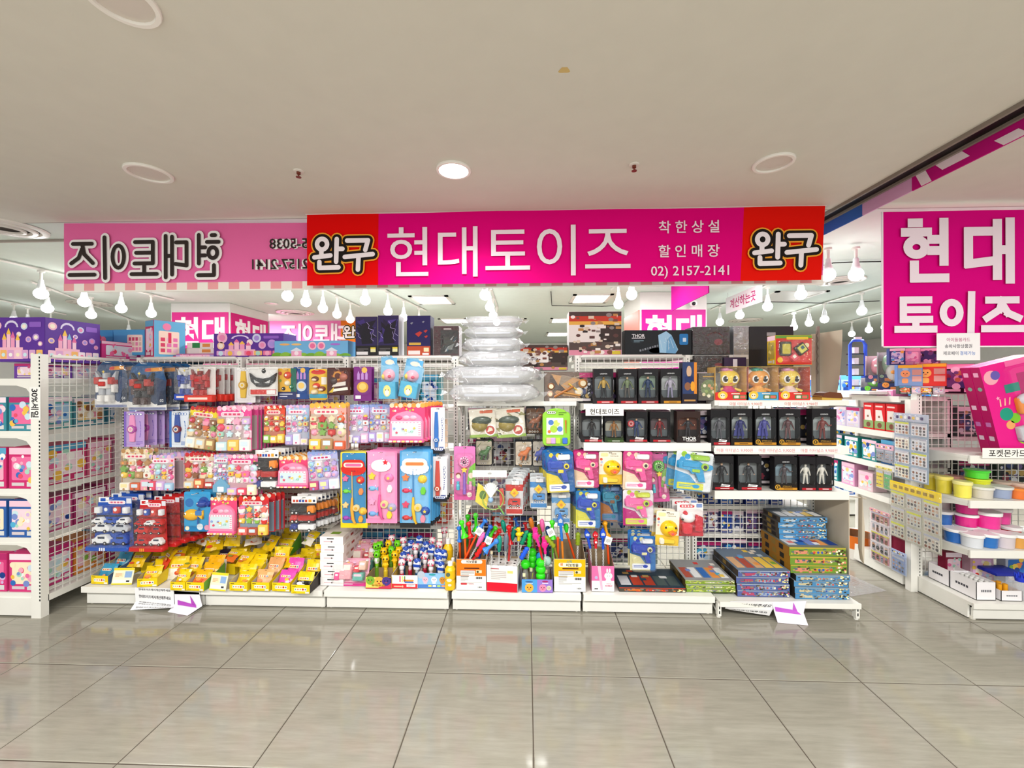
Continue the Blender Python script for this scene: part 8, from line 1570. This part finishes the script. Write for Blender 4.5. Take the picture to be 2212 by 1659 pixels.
yk = 2.915
paper([(A(1578,1298,yk), A(1682,1300,yk)), (A(1566,1314,yk+.02), A(1668,1318,yk)), (A(1576,1317,yk+.03), A(1662,1330,yk+.01))], 'white notice with black Korean lettering sagging under the end deck', 'f2f1f2', textrows(2, '에서계산해주세요', .25, .75))
paper([(A(1668,1301,yk), A(1742,1298,yk)), (A(1672,1320,yk-.01), A(1736,1324,yk-.01)), (fl_(1680,1345), fl_(1746,1351))], 'white sheet with a magenta arrow drooping to the floor under the end deck', 'f0e6f4', arrow(.05, .95, .02, .8, 'bf5acb'), kind=1)
# card sheets at the end of the rack
m = M(); m.box(UX[5][3]+.01, UX[5][3]+.016, 3.02, YM, .13, .83, 'b2a796'); tag(obj('side_board', m, MCB), 'tall grey brown cardboard side sheet beside the stacked game boxes', 'cardboard')
m = M()
nx, nz = 8, 8; x0 = UX[5][3]+.03; zt, zb = P(1800, 718, 3.3).z, 1.53
vs = [(x0-.01+.03*math.sin(i/nx*2.2)+.0*j, 3.42-.3*i/nx+.06*(1-j/nz)**2*(i/nx), zb+(zt-zb)*j/nz) for j in range(nz+1) for i in range(nx+1)]
m.mesh(vs, [(j*(nx+1)+i, j*(nx+1)+i+1, (j+1)*(nx+1)+i+1, (j+1)*(nx+1)+i) for j in range(nz) for i in range(nx)], 'c3b7a6', True); tag(obj('cardboard_sheet', m, MCB), 'plain beige cardboard sheet hung upright beyond the yellow doll boxes', 'cardboard')
p = P(1762, 860, 3.3); m = M(); m.box(UX[5][3]-.012, UX[5][3]+.006, 3.3, 3.32, 1.52, P(1762, 705, 3.3).z, '8a8178'); m.tube([(UX[5][3]-.014+.006*math.sin(k*2), 3.296, 1.7+k*.02) for k in range(18)], .003, '6a6058', n=4); tag(obj('end_post', m, MP), 'thin grey post with string wound around it beside the cardboard sheet', 'post')
p = P(1793, 862, 3.05); m = M(); m.box(-.07, .07, 0, .1, 0, .03, 'd8b04a'); m.prism([(-.075, .02), (.075, .012), (.06, .05), (-.02, .06), (-.05, .05)], -.004, .1, '6a3a20'); o = obj('toy_house_scrap', m, MP, None, (p.x, 3.03, 1.511)); tag(o, 'small brown roofed cardboard piece lying on the doll shelf end', 'cardboard')
m = M()
for i in range(7): x = P(1850, 1150, 3.0).x+.03+.006*i; m.prism([(x, .45+.03*(i % 3)), (x+.014, .36+.02*(i % 2)), (x+.02, .6), (x+.004, .83)], 2.99+.012*i, 3.0+.012*i, ['6a5a24', '8a7430', '5a4c22'][i % 3])
m.tube([(x, 3.0, .82), (UX[5][3]+.016, 3.04, .825)], .004, '6a5a24')
tag(obj('hanging_straw_bundle', m, MCB), 'olive brown paper strips hanging beside the cardboard side sheet', 'paper')

# ---------------------------------------------------------------- right rack goods
def tub(px, py, w, h, Y, zs, liq, lab, lid='f4f2f3', clear=True, grp='slime tubs on the right rack', kind='tub'):
    p = P(px, py, Y); r = w*Y/F/2*1.02; H = h*Y/F; t = thing('slime_tub', lab, 'slime tub', (p.x, Y+r, zs if zs is not None else p.z), 0, grp)
    m = M(); m.lathe([(r*.84, .001), (r*.9, H*.8)], liq, n=18); obj('slime', m, MG, t)
    if clear: m = M(); m.lathe([(r*.88, 0), (r*.96, H*.82)], 'ffffff', n=18, cap=False); obj('tub_wall', m, MK, t)
    m = M(); m.lathe([(r*1.0, H*.8), (r*1.02, H*.96), (r*.95, H), (r*.0, H)], lid, n=18, cap=False); obj('lid', m, MG, t); return t
Z2, Z3 = .816, .472
for a in ((2025,1072,26,32,3.25,Z2,'f0d83a','yellow slime cup farthest left on the right rack','f0dc6a'), (2054,1078,28,35,3.14,Z2,'f2e04a','yellow slime cup, middle of three in a row','f0e07a'), (2096,1086,30,34,3.02,Z2,'f4e85a','pale yellow slime cup nearest the shelf corner','f2ea9a'),
          (2079,1062,30,26,3.28,Z2,'e8b8a8','peach slime cup behind the yellow cups','f0a8a0'), (2076,1070,20,18,3.2,Z2,'d8a88a','tan slime cup between the yellow cups','e0b89a'), (2136,1074,40,16,3.1,Z2,'8a7a3a','shallow dark slime tub under the yellow one','c8c83a'), (2142,1088,40,24,3.0,Z2,'d9d2c6','white shallow slime tub at the shelf front','e6e6e0'), (2183,1088,40,24,3.01,Z2,'9aa8c8','blue grey shallow slime tub at the shelf front','dcdcd8'),
          (2181,1062,34,24,3.15,Z2,'b8907a','brown slime tub behind the blue grey one','c8b0a0'), (2212,1064,28,24,3.12,Z2,'d8a898','peach slime tub at the frame edge','d8b8a8'), (2214,1090,28,22,3.0,Z2,'f0782a','bright orange slime tub at the frame edge','f08a3a'), (2114,1080,16,16,3.1,Z2,'e8b0a0','small peach slime tub between yellow and white ones','e0c0b0')): tub(*a, clear=True)
tub(2136,1050,40,15,3.1,Z2+.062,'e6ea2a','bright yellow flat slime tub under the green one','e8f03a'); tub(2133,1034,40,17,3.1,Z2+.118,'5ae03a','bright green flat slime tub on top of the yellow one','4ad83a')
WT = [(2053,1156,36,26,3.2,Z3,'d9dade','clear empty looking tub under the blue one at the left end'), (2084,1172,38,28,3.08,Z3,'1f6ac0','blue slime tub in the front row, left'), (2121,1182,38,28,2.99,Z3,'dcdfe6','clear tub with a white lid at the front left'), (2153,1184,38,28,3.0,Z3,'1f6fc0','blue slime tub in the front row, right'), (2190,1184,40,30,2.99,Z3,'d8ccd2','pinkish clear tub at the front right'), (2214,1182,30,28,3.0,Z3,'e0a04a','amber slime tub cut by the frame edge'),
      (2108,1156,38,28,3.14,Z3,'e0308a','hidden magenta tub under the stacked magenta tubs'), (2153,1160,40,30,3.1,Z3,'d8d0d8','clear tub under the big magenta one'), (2073,1146,28,24,3.26,Z3,'8a1a4a','dark magenta tub at the back left'), (2203,1160,36,30,3.12,Z3,'c8222a','red slime tub behind the front row')]
for a in WT: tub(*a)
zA = Z3+.1
for a in ((2053,1136,37,28,3.2,zA-.008,'1f66b8','blue slime tub stacked on the clear one at the left end'), (2049,1110,34,24,3.26,zA+.09,'c8b8bc','clear tub topmost at the back left'), (2108,1148,38,26,3.13,zA,'e8208c','magenta slime tub, lower of the two stacked'), (2110,1124,38,26,3.13,zA+.093,'ee2a94','magenta slime tub, upper of the two stacked'), (2158,1152,44,34,3.08,zA+.004,'f02a98','largest magenta slime tub at the centre of the shelf'), (2140,1118,36,28,3.22,zA+.07,'f0a8c8','pale pink tub behind the stacked magenta tubs'), (2180,1144,44,32,3.17,zA+.01,'e83a98','magenta tub right of the largest one')): tub(*a)
# deck cartons
def whitebox(x0, x1, y0, y1, z1, lab, openf=None, name='white_carton'):
    t = thing(name, lab, 'carton', ((x0+x1)/2, y0, .1235), 0); w, d = x1-x0, y1-y0; T = .003; c = 'efebee'; k = 'a8865a'
    m = M(); m.box(-w/2, w/2, 0, d, 0, T, c)
    for a in ((-w/2, w/2, 0, T), (-w/2, w/2, d-T, d), (-w/2, -w/2+T, 0, d), (w/2-T, w/2, 0, d)): m.box(*a, 0, z1, c)
    m.box(-w/2+T, w/2-T, T, d-T, z1*.5, z1*.52, 'b08a4a'); obj('carton', m, MP, t)
    m = M(); n = 5
    for i in range(n): y = d*(.3+.1*i); m.poly([(-w/2-.0006, y+.014, z1*.45), (-w/2-.0006, y, z1*.45), (-w/2-.0006, y, z1*.58), (-w/2-.0006, y+.014, z1*.58)], '4a4a52')
    for i in range(6): m.rect(-w*.25+i*w*.09, z1*.45, -w*.19+i*w*.09, z1*.58, -.0006, '5a5a62')
    obj('print', m, MP, t); return t, w, d
X0 = 3.115
whitebox(X0, X0+.13, 3.17, 3.33, .12, 'closed white carton at the back left of the right rack deck')
t, w, d = whitebox(X0+.0, X0+.13, 2.985, 3.165, .125, 'open white carton at the front left of the right rack deck')
m = M(); 
for i in range(3):
    for j in range(5): m.tube([(-.045+.04*i, .03+.03*j, .07), (-.045+.04*i, .03+.03*j, .12+.004*(i % 2))], .011, 'f2f0ee', n=8)
s = obj('white_tubes', m, MG, t); s['kind'] = 'stuff'
t, w, d = whitebox(X0+.16, X0+.3, 2.98, 3.11, .07, 'low open white carton with orange bottles on the right rack deck')
m = M(); [m.tube([(-.04+.04*i, .04+.04*j, .02), (-.04+.04*i, .04+.04*j, .1)], .014, 'e8a01e', n=8) for i in range(2) for j in range(2)]; s = obj('orange_tubes', m, MG, t); s['kind'] = 'stuff'
p = P(2160, 1245, 3.2); t = thing('storage_box', 'clear tub with a dark blue lid behind the low white carton', 'tub', (p.x, 3.2, .1235)); m = M(); m.box(-.09, .09, -.06, .06, 0, .1, 'c8ccd4'); obj('tub', m, MT, t); m = M(); m.prism(rr(-.1, .1, .1, .125, .006), -.07, .07, '1c2a9a', inset=.004); obj('lid', m, MG, t)
p = P(2203, 1290, 3.02); t = thing('bubble_bottle', 'tall clear bottle with a blue crown cap at the right frame edge', 'bubble bottle', (p.x, 3.02, .1235)); m = M(); m.lathe([(.034, 0), (.036, .02), (.034, .11), (.02, .125)], 'c9ccd6', n=14); m.lathe([(.0355, .005), (.0362, .02), (.0355, .05)], 'e8c81a', n=14, cap=False); obj('bottle', m, MT, t); m = M(); m.lathe([(.024, .12), (.028, .15)], '1f3ad0', n=12); [m.tube([(.022*math.cos(a), .022*math.sin(a), .145), (.024*math.cos(a), .024*math.sin(a), .175)], .008, '1f3ad0', rs=[.008, .003]) for a in [k*1.05 for k in range(6)]]; obj('crown_cap', m, MG, t)
for i, (px, c, pal, nm_) in enumerate(((2040,'8a1a3a',PK,'dark red'), (2100,'c8a0b0',LV+RD,'mauve'), (2175,'b8bccc',BL+RD,'silver'))):
    p = P(px, 1230, 3.3); t = thing('toy_box', f'{nm_} toy box standing at the back of the right rack deck', 'toy box', (p.x+.03, 3.26, .1235)); carton(t, .17 if i else .12, .22, .06, pr_any(c, pal), c, seed=60+i)
# rear goods behind the right grid and boxes on its top
for i, (x, z, w, h, c, pal, nm_) in enumerate(((XR+.4, 1.201, .22, .24, '4a4a4c', DK, 'grey window'), (XR+.66, 1.201, .26, .22, 'd8d8d2', DK, 'pale picture'), (XR+.95, 1.201, .24, .2, '2a2a2e', DK, 'black'), (XR+.4, .801, .26, .2, '26262a', DK, 'black low'), (XR+.7, .801, .3, .22, '3a4a3c', DK, 'dark green low'), (XR+.5, .381, .3, .26, '1e1e22', DK, 'black lowest'))):
    t = thing('toy_box', f'{nm_} toy box seen behind the grid of the right rack', 'toy box', (x+w/2, YR1+.09, z)); carton(t, w-.01, h, .2, pr_any(c, pal), c, seed=80+i)
m = M(); m.box(XR-.02, XR+1.6, YR1-.0, YR1+.34, 1.56, 1.575, 'efece4'); tag(obj('top_board', m, MW), 'white top board above the right rack grid carrying toy boxes', 'shelf')
def pr_face(c, fc, hc='d8302c'):
    def f(m, w, h, rd):
        m.rect(-w/2, 0, w/2, h, 0, c); m.rect(-w/2, h*.86, w/2, h, -.0004, 'e8b82a'); m.rect(w*.08, h*.2, w*.46, h*.46, -.0006, 'd8a89a'); m.rect(w*.08, h*.52, w*.46, h*.78, -.0006, 'c8988a'); face(m, -w*.2, h*.58, w*.2, fc, -.001); m.flat(rr(-w*.34, h*.12, -w*.08, h*.36, .01), -.001, fc); m.flat(ell(-w*.2, h*.8, w*.14, h*.06, 12), -.0022, hc)
    return f
ZR = 1.576
TBX = [((1945,788,1987,834), 3.3, pr_face('7a9ac8', 'e8a06a', '9ac0e0'), 'blue picture toy box beside the red one under the square banner', '5a7ab0'), ((1987,785,2037,834), 3.28, pr_face('d8322c', 'f0b45a'), 'red picture toy box with a yellow doll under the square banner', 'b8282a'), ((2038,786,2096,850), 3.34, pr_any('141316', DK), 'black wrapped toy box beside the leaning magenta boxes', '121114'),
       ((1945,834,1966,851), 3.3, pr_any('3a4a3a', BR), 'small green toy box under the blue picture box', '2f3a2f'), ((1967,834,1986,851), 3.3, pr_any('c8c0c8', LV), 'small pale toy box under the blue picture box', 'b8b0b8'), ((1988,834,2012,851), 3.3, pr_any('4a3a34', BR), 'small brown toy box under the red picture box', '3a2a28'), ((2012,834,2037,851), 3.3, pr_any('d0c4ce', LV), 'small white labelled toy box under the red picture box', 'c0b4be'),
       ((1925,752,1952,788), 3.42, pr_any('2a3a7a', BL), 'navy toy box high under the corner of the square banner', '24306a'), ((1953,752,1984,788), 3.42, pr_any('c8a0c0', LV), 'mauve toy box high under the square banner', 'a880a0'), ((1985,752,2025,788), 3.42, pr_any('7a6a7a', DK), 'grey mauve toy box high under the square banner', '6a5a6a')]
for b, Y, pr, lab, sd in TBX: boxed(b, Y, .07, pr, lab, side=sd, yaw=-.45)
# leaning magenta boxes
for k_ in (1, 0):
    p = P(2168, 962, 3.0); t = thing('magenta_box', ['large bright magenta toy box with clear windows leaning at the right edge', 'magenta toy box hidden behind its twin, only its narrow printed side showing'][k_], 'toy box', (p.x+.12, 3.0+.066*k_, 1.129), ry=-.24)
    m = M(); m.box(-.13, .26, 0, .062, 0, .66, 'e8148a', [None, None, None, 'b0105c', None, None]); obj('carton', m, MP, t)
    m = M()
    for z, c, q in ((.6, 'e8a8c8', 0), (.5, '8aa89a', 1), (.36, 'e8c0d8', 0), (.24, 'c070b0', 0), (.14, 'd8c0d0', 0), (.05, 'e8b02a', 1)): m.poly([(-.1306, .03-a_[0], a_[1]) for a_ in (ell(0, z, .015, .015, 10) if q else rr(-.02, z-.012, .012, z+.02, .004))], c)
    obj('side_print', m, MP, t)
    if k_: continue
    m = M()
    for x, z, r, c in ((-.03, .3, .045, '1f9a80'), (.02, .26, .036, '7ac82a'), (-.02, .22, .03, 'f0a86a'), (.05, .12, .05, '9ad02a'), (-.07, .57, .05, 'f2a8b8')): m.disc(x, z, r, -.0006-.0004*abs(x), c, 16)
    m.disc(-.04, .58, .032, -.0014, '6a5ab0', 14); m.poly([(.02, -.0016, .09), (.07, -.0016, .17), (.085, -.0016, .15), (.04, -.0016, .08)], '6a1a9a'); m.flat(star(-.06, .42, .014, .5), -.001, 'f6a8c8')
    for k in range(3): m.poly([(-.06+.03*k, -.001, .36), (-.05+.03*k, -.001, .36), (-.045+.034*k, -.001, .41), (-.052+.034*k, -.001, .41)], 'f6c8a8')
    m.rect(.04, .62, .2, .66, -.001, 'f06aa8'); m.flat(rr(.0, .44, .16, .5, .004), -.001, '2a8a7a'); m.rect(.1, .4, .22, .56, -.0014, 'b80a6a'); obj('front_print', m, MP, t)
    m = M(); m.prism(rr(.04, .28, .24, .4, .02), -.03, -.001, 'f08a2a', inset=.006); m.ball((.1, -.02, .38), (.06, .03, .04), 'd8d8e0'); m.prism(rr(.0, .1, .2, .2, .01), -.03, -.001, 'c8c8d0', inset=.006); obj('toy', m, MG, t); shell(t, .0, .06, .25, .62, .05, .03)
# sticker packs hanging at the side of the right rack, facing the aisle
def sidepack(px0, py0, px1, py1, X, lab, head, rows, cols, body, hh=.09, name='sticker_pack', sheets=None, mt=MB):
    a, b_ = PXp(px0, (py0+py1)/2, X), PXp(px1, (py0+py1)/2, X); y0, y1 = b_.y, a.y; zt = PXp(px1, py0+ (py1-py0)*.03, X).z; zb = PXp(px1, py1, X).z; L, H = y1-y0, zt-zb
    t = thing(name, lab, 'sticker pack', (X, (y0+y1)/2, zb), -math.pi/2+.0); # local x runs towards the camera
    m = M(); m.box(-L/2, L/2, 0, .0015, 0, H, body); obj('backing', m, MP, t)
    m = M(); m.prism(rr(-L/2, H*(1-hh), L/2, H, .004), -.006, 0, head); 
    for i in range(7): m.flat(rr(-L*.42+i*L*.12, H*(1-hh*.7), -L*.34+i*L*.12, H*(1-hh*.35), .003), -.0066, ['3a2f6a', 'e9c84a', 'f2f2f4'][i % 3] if head != 'f0d01a' else '9a7a10')
    obj('header', m, MP, t); rd = random.Random(px0)
    for r in range(rows):
        for c in range(cols):
            w, h = L/cols*.84, H*(1-hh)/rows*.84; cx, z0 = -L/2+(c+.5)*L/cols, H*(1-hh)/rows*(rows-1-r)+.01; sc = (sheets or ['e6e6ea', 'dfe3ea'])[(r*cols+c) % len(sheets or [1, 2])]
            m = M(); m.box(cx-w/2, cx+w/2, -.004-.002*(c % 2), -.002, z0, z0+h, sc); m.rect(cx-w/2, z0+h*.86, cx+w/2, z0+h, -.0066, rd.choice(['c8c8d4', 'd8dc4a', 'b8bccc']))
            for k in range(12): m.disc(cx+w*(-.36+.24*(k % 4)), z0+h*(.16+.24*(k//4)), w*rd.uniform(.06, .1), -.0068, rd.choice(['6a6a70', '8a5a4a', 'b88a6a', '4a4a4e', 'c8b0a0', '9aa0b0']), 7)
            obj('sticker_sheet', m, MP, t)
    m = M(); m.prism(rr(-L/2-.004, -.004, L/2+.004, H*.98, .004), -.014, -.0, 'ffffff', inset=.004); obj('bag', m, MFOIL, t)
sidepack(1932, 892, 2006, 1048, 2.955, 'hanging blue grey sticker pack with white picture sheets beside the right rack', 'b9c2d6', 4, 2, '9fb2c8', .12, sheets=['eceaea', 'e6e6ec', 'f2eee0', 'dfe2ea'])
sidepack(1924, 1062, 2034, 1200, 2.945, 'hanging pack with a yellow header and rows of clear pouches', 'f0d01a', 3, 3, 'c9c7b8', .16, sheets=['d9d6c8', 'cfcfc8', 'd8d4cc'])
sidepack(1880, 1108, 1925, 1228, 2.97, 'pink and white card pack hanging low beside the yellow headed pack', 'e6a8b0', 5, 1, 'f0e6ea', .06, sheets=['c88a94', 'e8d6da'], name='card_pack')
sidepack(1926, 1196, 1958, 1246, 2.96, 'pale blue pouch hanging lowest above the aisle deck', 'a8b8e0', 1, 1, 'b8c6e4', .2, sheets=['8aa0d0'], name='card_pack')
sidepack(1893, 1012, 1928, 1062, 2.98, 'yellow and green card pack hanging behind the sticker pack', 'e8d84a', 1, 2, 'd8cfc0', .1, sheets=['e8d03a', '5ab06a'], name='card_pack')
sidepack(1893, 962, 1932, 1002, 2.98, 'grey pouch with a pink header hanging behind the sticker pack', 'efb0c8', 1, 2, 'a8b0c0', .3, sheets=['9aa2b4'], name='card_pack')
# aisle rack shelves: boxes facing the aisle
def abox(y0, y1, z, h, c, pal, lab, d=.12, pr=None):
    t = thing('toy_box', lab, 'toy box', (XR-.05, (y0+y1)/2, z+.001), -math.pi/2); carton(t, y1-y0-.004, h, d, pr or pr_any(c, pal), c, seed=int(y0*100)); return t
def pr_red(m, w, h, rd):
    m.rect(-w/2, 0, w/2, h, 0, 'd8262a'); m.poly([(-w*.4, -.0005, h*.3), (w*.4, -.0005, h*.3), (w*.2, -.0005, h*.75), (-w*.4, -.0005, h*.75)], 'e6e0da'); m.rect(-w/2, h*.05, w/2, h*.34, -.0008, '8aa86a'); m.disc(0, h*.18, w*.22, -.0012, '7a4a3a', 12); m.disc(-w*.05, h*.5, w*.1, -.001, '8a5a48', 10); m.rect(-w*.4, h*.86, w*.3, h*.92, -.001, 'f6d8d4')
for i in range(3): abox(3.46+.115*i, 3.57+.115*i, 1.225, .23, 'd8262a', RD, f'red toy box with a slanted window facing the aisle, {ORD[i]} behind the sticker pack', pr=pr_red)
for i, (y, c, pal, z, h, nm_) in enumerate(((3.84, 'd8d0e6', LV, 1.225, .18, 'pale lilac'), (4.0, 'cfc6e0', LV, 1.225, .18, 'second pale lilac'), (3.5, 'e88ac0', PK, 1.521, .05, 'bright pink'), (3.8, 'd8c8e6', LV, 1.521, .05, 'lavender'), (3.46, '2f6aa8', BL, .951, .2, 'navy window'), (3.66, '1f8a8a', BL, .951, .18, 'teal'), (3.86, '2a9a94', BL, .951, .18, 'second teal'), (4.05, '1f7a80', BL, .951, .18, 'dark teal'), (3.9, 'e8a8d0', LV, .681, .2, 'pink violet'), (4.1, '1f8a8c', BL, .681, .2, 'low teal'), (3.5, 'b83a5a', PK, .151, .3, 'crimson'), (3.7, 'e6c6ce', PK, .681, .16, 'pale rose'))): abox(y, y+.16, z, h, c, pal, f'{nm_} toy box on the aisle rack behind the hanging packs')
# character free plush boxes above the aisle rack
for b, Y, bc, tc, lab in (((1873,768,1902,826), 3.75, 'd8c8d0', 'd88a9a', 'clear fronted box with a pink round toy, upper left of the plush boxes'), ((1898,760,1924,826), 3.65, 'c8d0d4', 'a8d8b0', 'clear fronted box with a mint round toy right of the pink one'), ((1864,822,1902,850), 3.75, 'c8ccd4', '6ac83a', 'clear fronted box with a green round toy, lower left of the plush boxes'), ((1902,784,1945,850), 3.6, '8a8a80', 'e8a04a', 'grey clear fronted box with an orange nosed toy beside the blue picture box')):
    x, z, w, h = fit(b, Y); t = thing('plush_box', lab, 'toy box', (x, Y, max(z, 1.561)), -.8)
    m = M(); m.box(-w/2, w/2, .09, .1, 0, h, bc); m.box(-w/2, -w/2+.003, 0, .1, 0, h, bc); m.box(w/2-.003, w/2, 0, .1, 0, h, bc); m.box(-w/2, w/2, 0, .1, 0, .004, bc); obj('carton', m, MP, t)
    m = M(); m.ball((w*.1, .05, h*.6), (w*.34, .04, h*.3), tc if 'orange' not in lab else 'd6d6d2', 14, 10); m.ball((w*.1, .01, h*.62), (w*.1, .02, w*.1), 'e8a04a' if 'orange' in lab else 'f2f0e8', 10, 6); obj('soft_toy', m, MG, t)
    m = M(); m.prism(rr(-w/2, 0, w/2, h*.26, .006), -.003, 0, '2a3a6a'); face(m, -w*.18, h*.2, w*.14, tc, -.0036); m.flat(rr(0, h*.04, w*.44, h*.14, .003), -.0036, 'd88a4a'); obj('label_card', m, MP, t)
    m = M(); m.rect(-w/2, h*.26, w/2, h, -.001, 'ffffff'); obj('window', m, MFOIL, t)
m = M(); m.box(XR-.2, XR+.5, 3.55, 3.95, 1.535, 1.56, 'efece4'); tag(obj('top_board', m, MW), 'white board above the aisle rack carrying the plush boxes', 'shelf')
# blue upright display tower
p = P(1853, 850, 4.0); zt, zb = P(1857, 728, 4.0).z, P(1857, 850, 4.0).z; t = thing('display_tower', 'tall bright blue plastic ladder tower standing on the aisle shelf end', 'display', (p.x, 4.0, zb)); H = zt-zb
m = M(); q = [(-.07, 0), (-.07, H*.86), (-.045, H*.94), (.045, H*.94), (.07, H*.86), (.07, 0)]; m.tube([(a, 0, b_) for a, b_ in q], .014, '2f5ad8', n=8); obj('frame', m, MG, t)
for i in range(4): m = M(); m.box(-.06, .06, .0, .06, H*(.12+.19*i), H*(.13+.19*i)+.006, '26272c'); m.box(-.03, .01, .0, .05, H*(.14+.19*i), H*(.25+.19*i), 'd8dbe4'); obj('tray', m, MG, t)
m = M(); m.box(-.1, .1, -.03, .08, -.03, .02, 'd6d9de'); obj('base', m, MP, t); m = M(); m.box(-.03, .03, -.01, .01, H*.94, H, 'e2e6ea'); obj('sign', m, MP, t)
m = M(); m.box(p.x-.25, p.x+.2, 3.9, 4.15, zb-.045, zb-.03, 'efece4'); tag(obj('tower_stand', m, MW), 'white stand board under the blue ladder tower', 'shelf')
# far blue goods
k = 0
for z, n in ((.251, 7), (.551, 7), (.851, 7), (1.121, 7), (1.381, 7)):
    for i in range(n):
        x = 3.06+i*.27; c = ['2f6fc8', '3f9ad8', '24509a', '7ab8e0', '1f3a7a', '4a8ac0', '9ab0d8'][(i*3+k) % 7]; hh = .2+.03*((i+k) % 3) if z < 1.3 else .34
        if x > 4.8: continue
        t = thing('toy_box', f'blue toy box on the far aisle shelving, {ORD[i]} along the {["lowest", "second", "third", "fourth", "top"][k]} shelf', 'toy box', (x+.12, 5.22+.02*(i % 2), z)); carton(t, .24, min(hh, .34), .16, pr_any(c, BL), c, seed=i+k*9)
    k += 1
# orange carton with a round opening on the aisle floor
p = PZ(1872, 1208, .0); t = thing('bin', 'orange and white round carton bin on the aisle floor', 'bin', (p.x-.04, p.y+.05, .001)); m = M(); m.lathe([(.12, 0), (.13, .1)], 'f2ece6', n=20, cap=False); m.lathe([(.13, .1), (.135, .22)], 'e8782a', n=20, cap=False); m.lathe([(.13, .215), (.12, .02), (0, .02)], '8a5a3a', n=20, cap=False); obj('wall', m, MP, t)
m = M(); [m.ball((.12*math.cos(a), .12*math.sin(a), .06), .02, c, 8, 5) for a, c in ((-1.2, 'd88a7a'), (-1.7, '8a6a5a'), (-2.2, 'e8c8a8'))]; s = obj('printed_faces', m, MP, t); s['kind'] = 'stuff'
# crumpled clear plastic on the floor
m = M(); vs = []; n = 9; a, b_ = PZ(1838, 1290, 0), PZ(1908, 1240, 0)
for j in range(n):
    for i in range(n): u, v = i/(n-1), j/(n-1); vs.append((a.x+.35*u-.1*v, a.y+.35*v+.1*u, .004+.03*abs(math.sin(u*7+v*5))*math.sin(math.pi*u)*math.sin(math.pi*v)))
m.mesh(vs, [(j*n+i, j*n+i+1, (j+1)*n+i+1, (j+1)*n+i) for j in range(n-1) for i in range(n-1)], 'ffffff', True); tag(obj('plastic_sheet', m, MB), 'crumpled clear plastic sheet lying on the aisle floor beside the rack end', 'plastic')
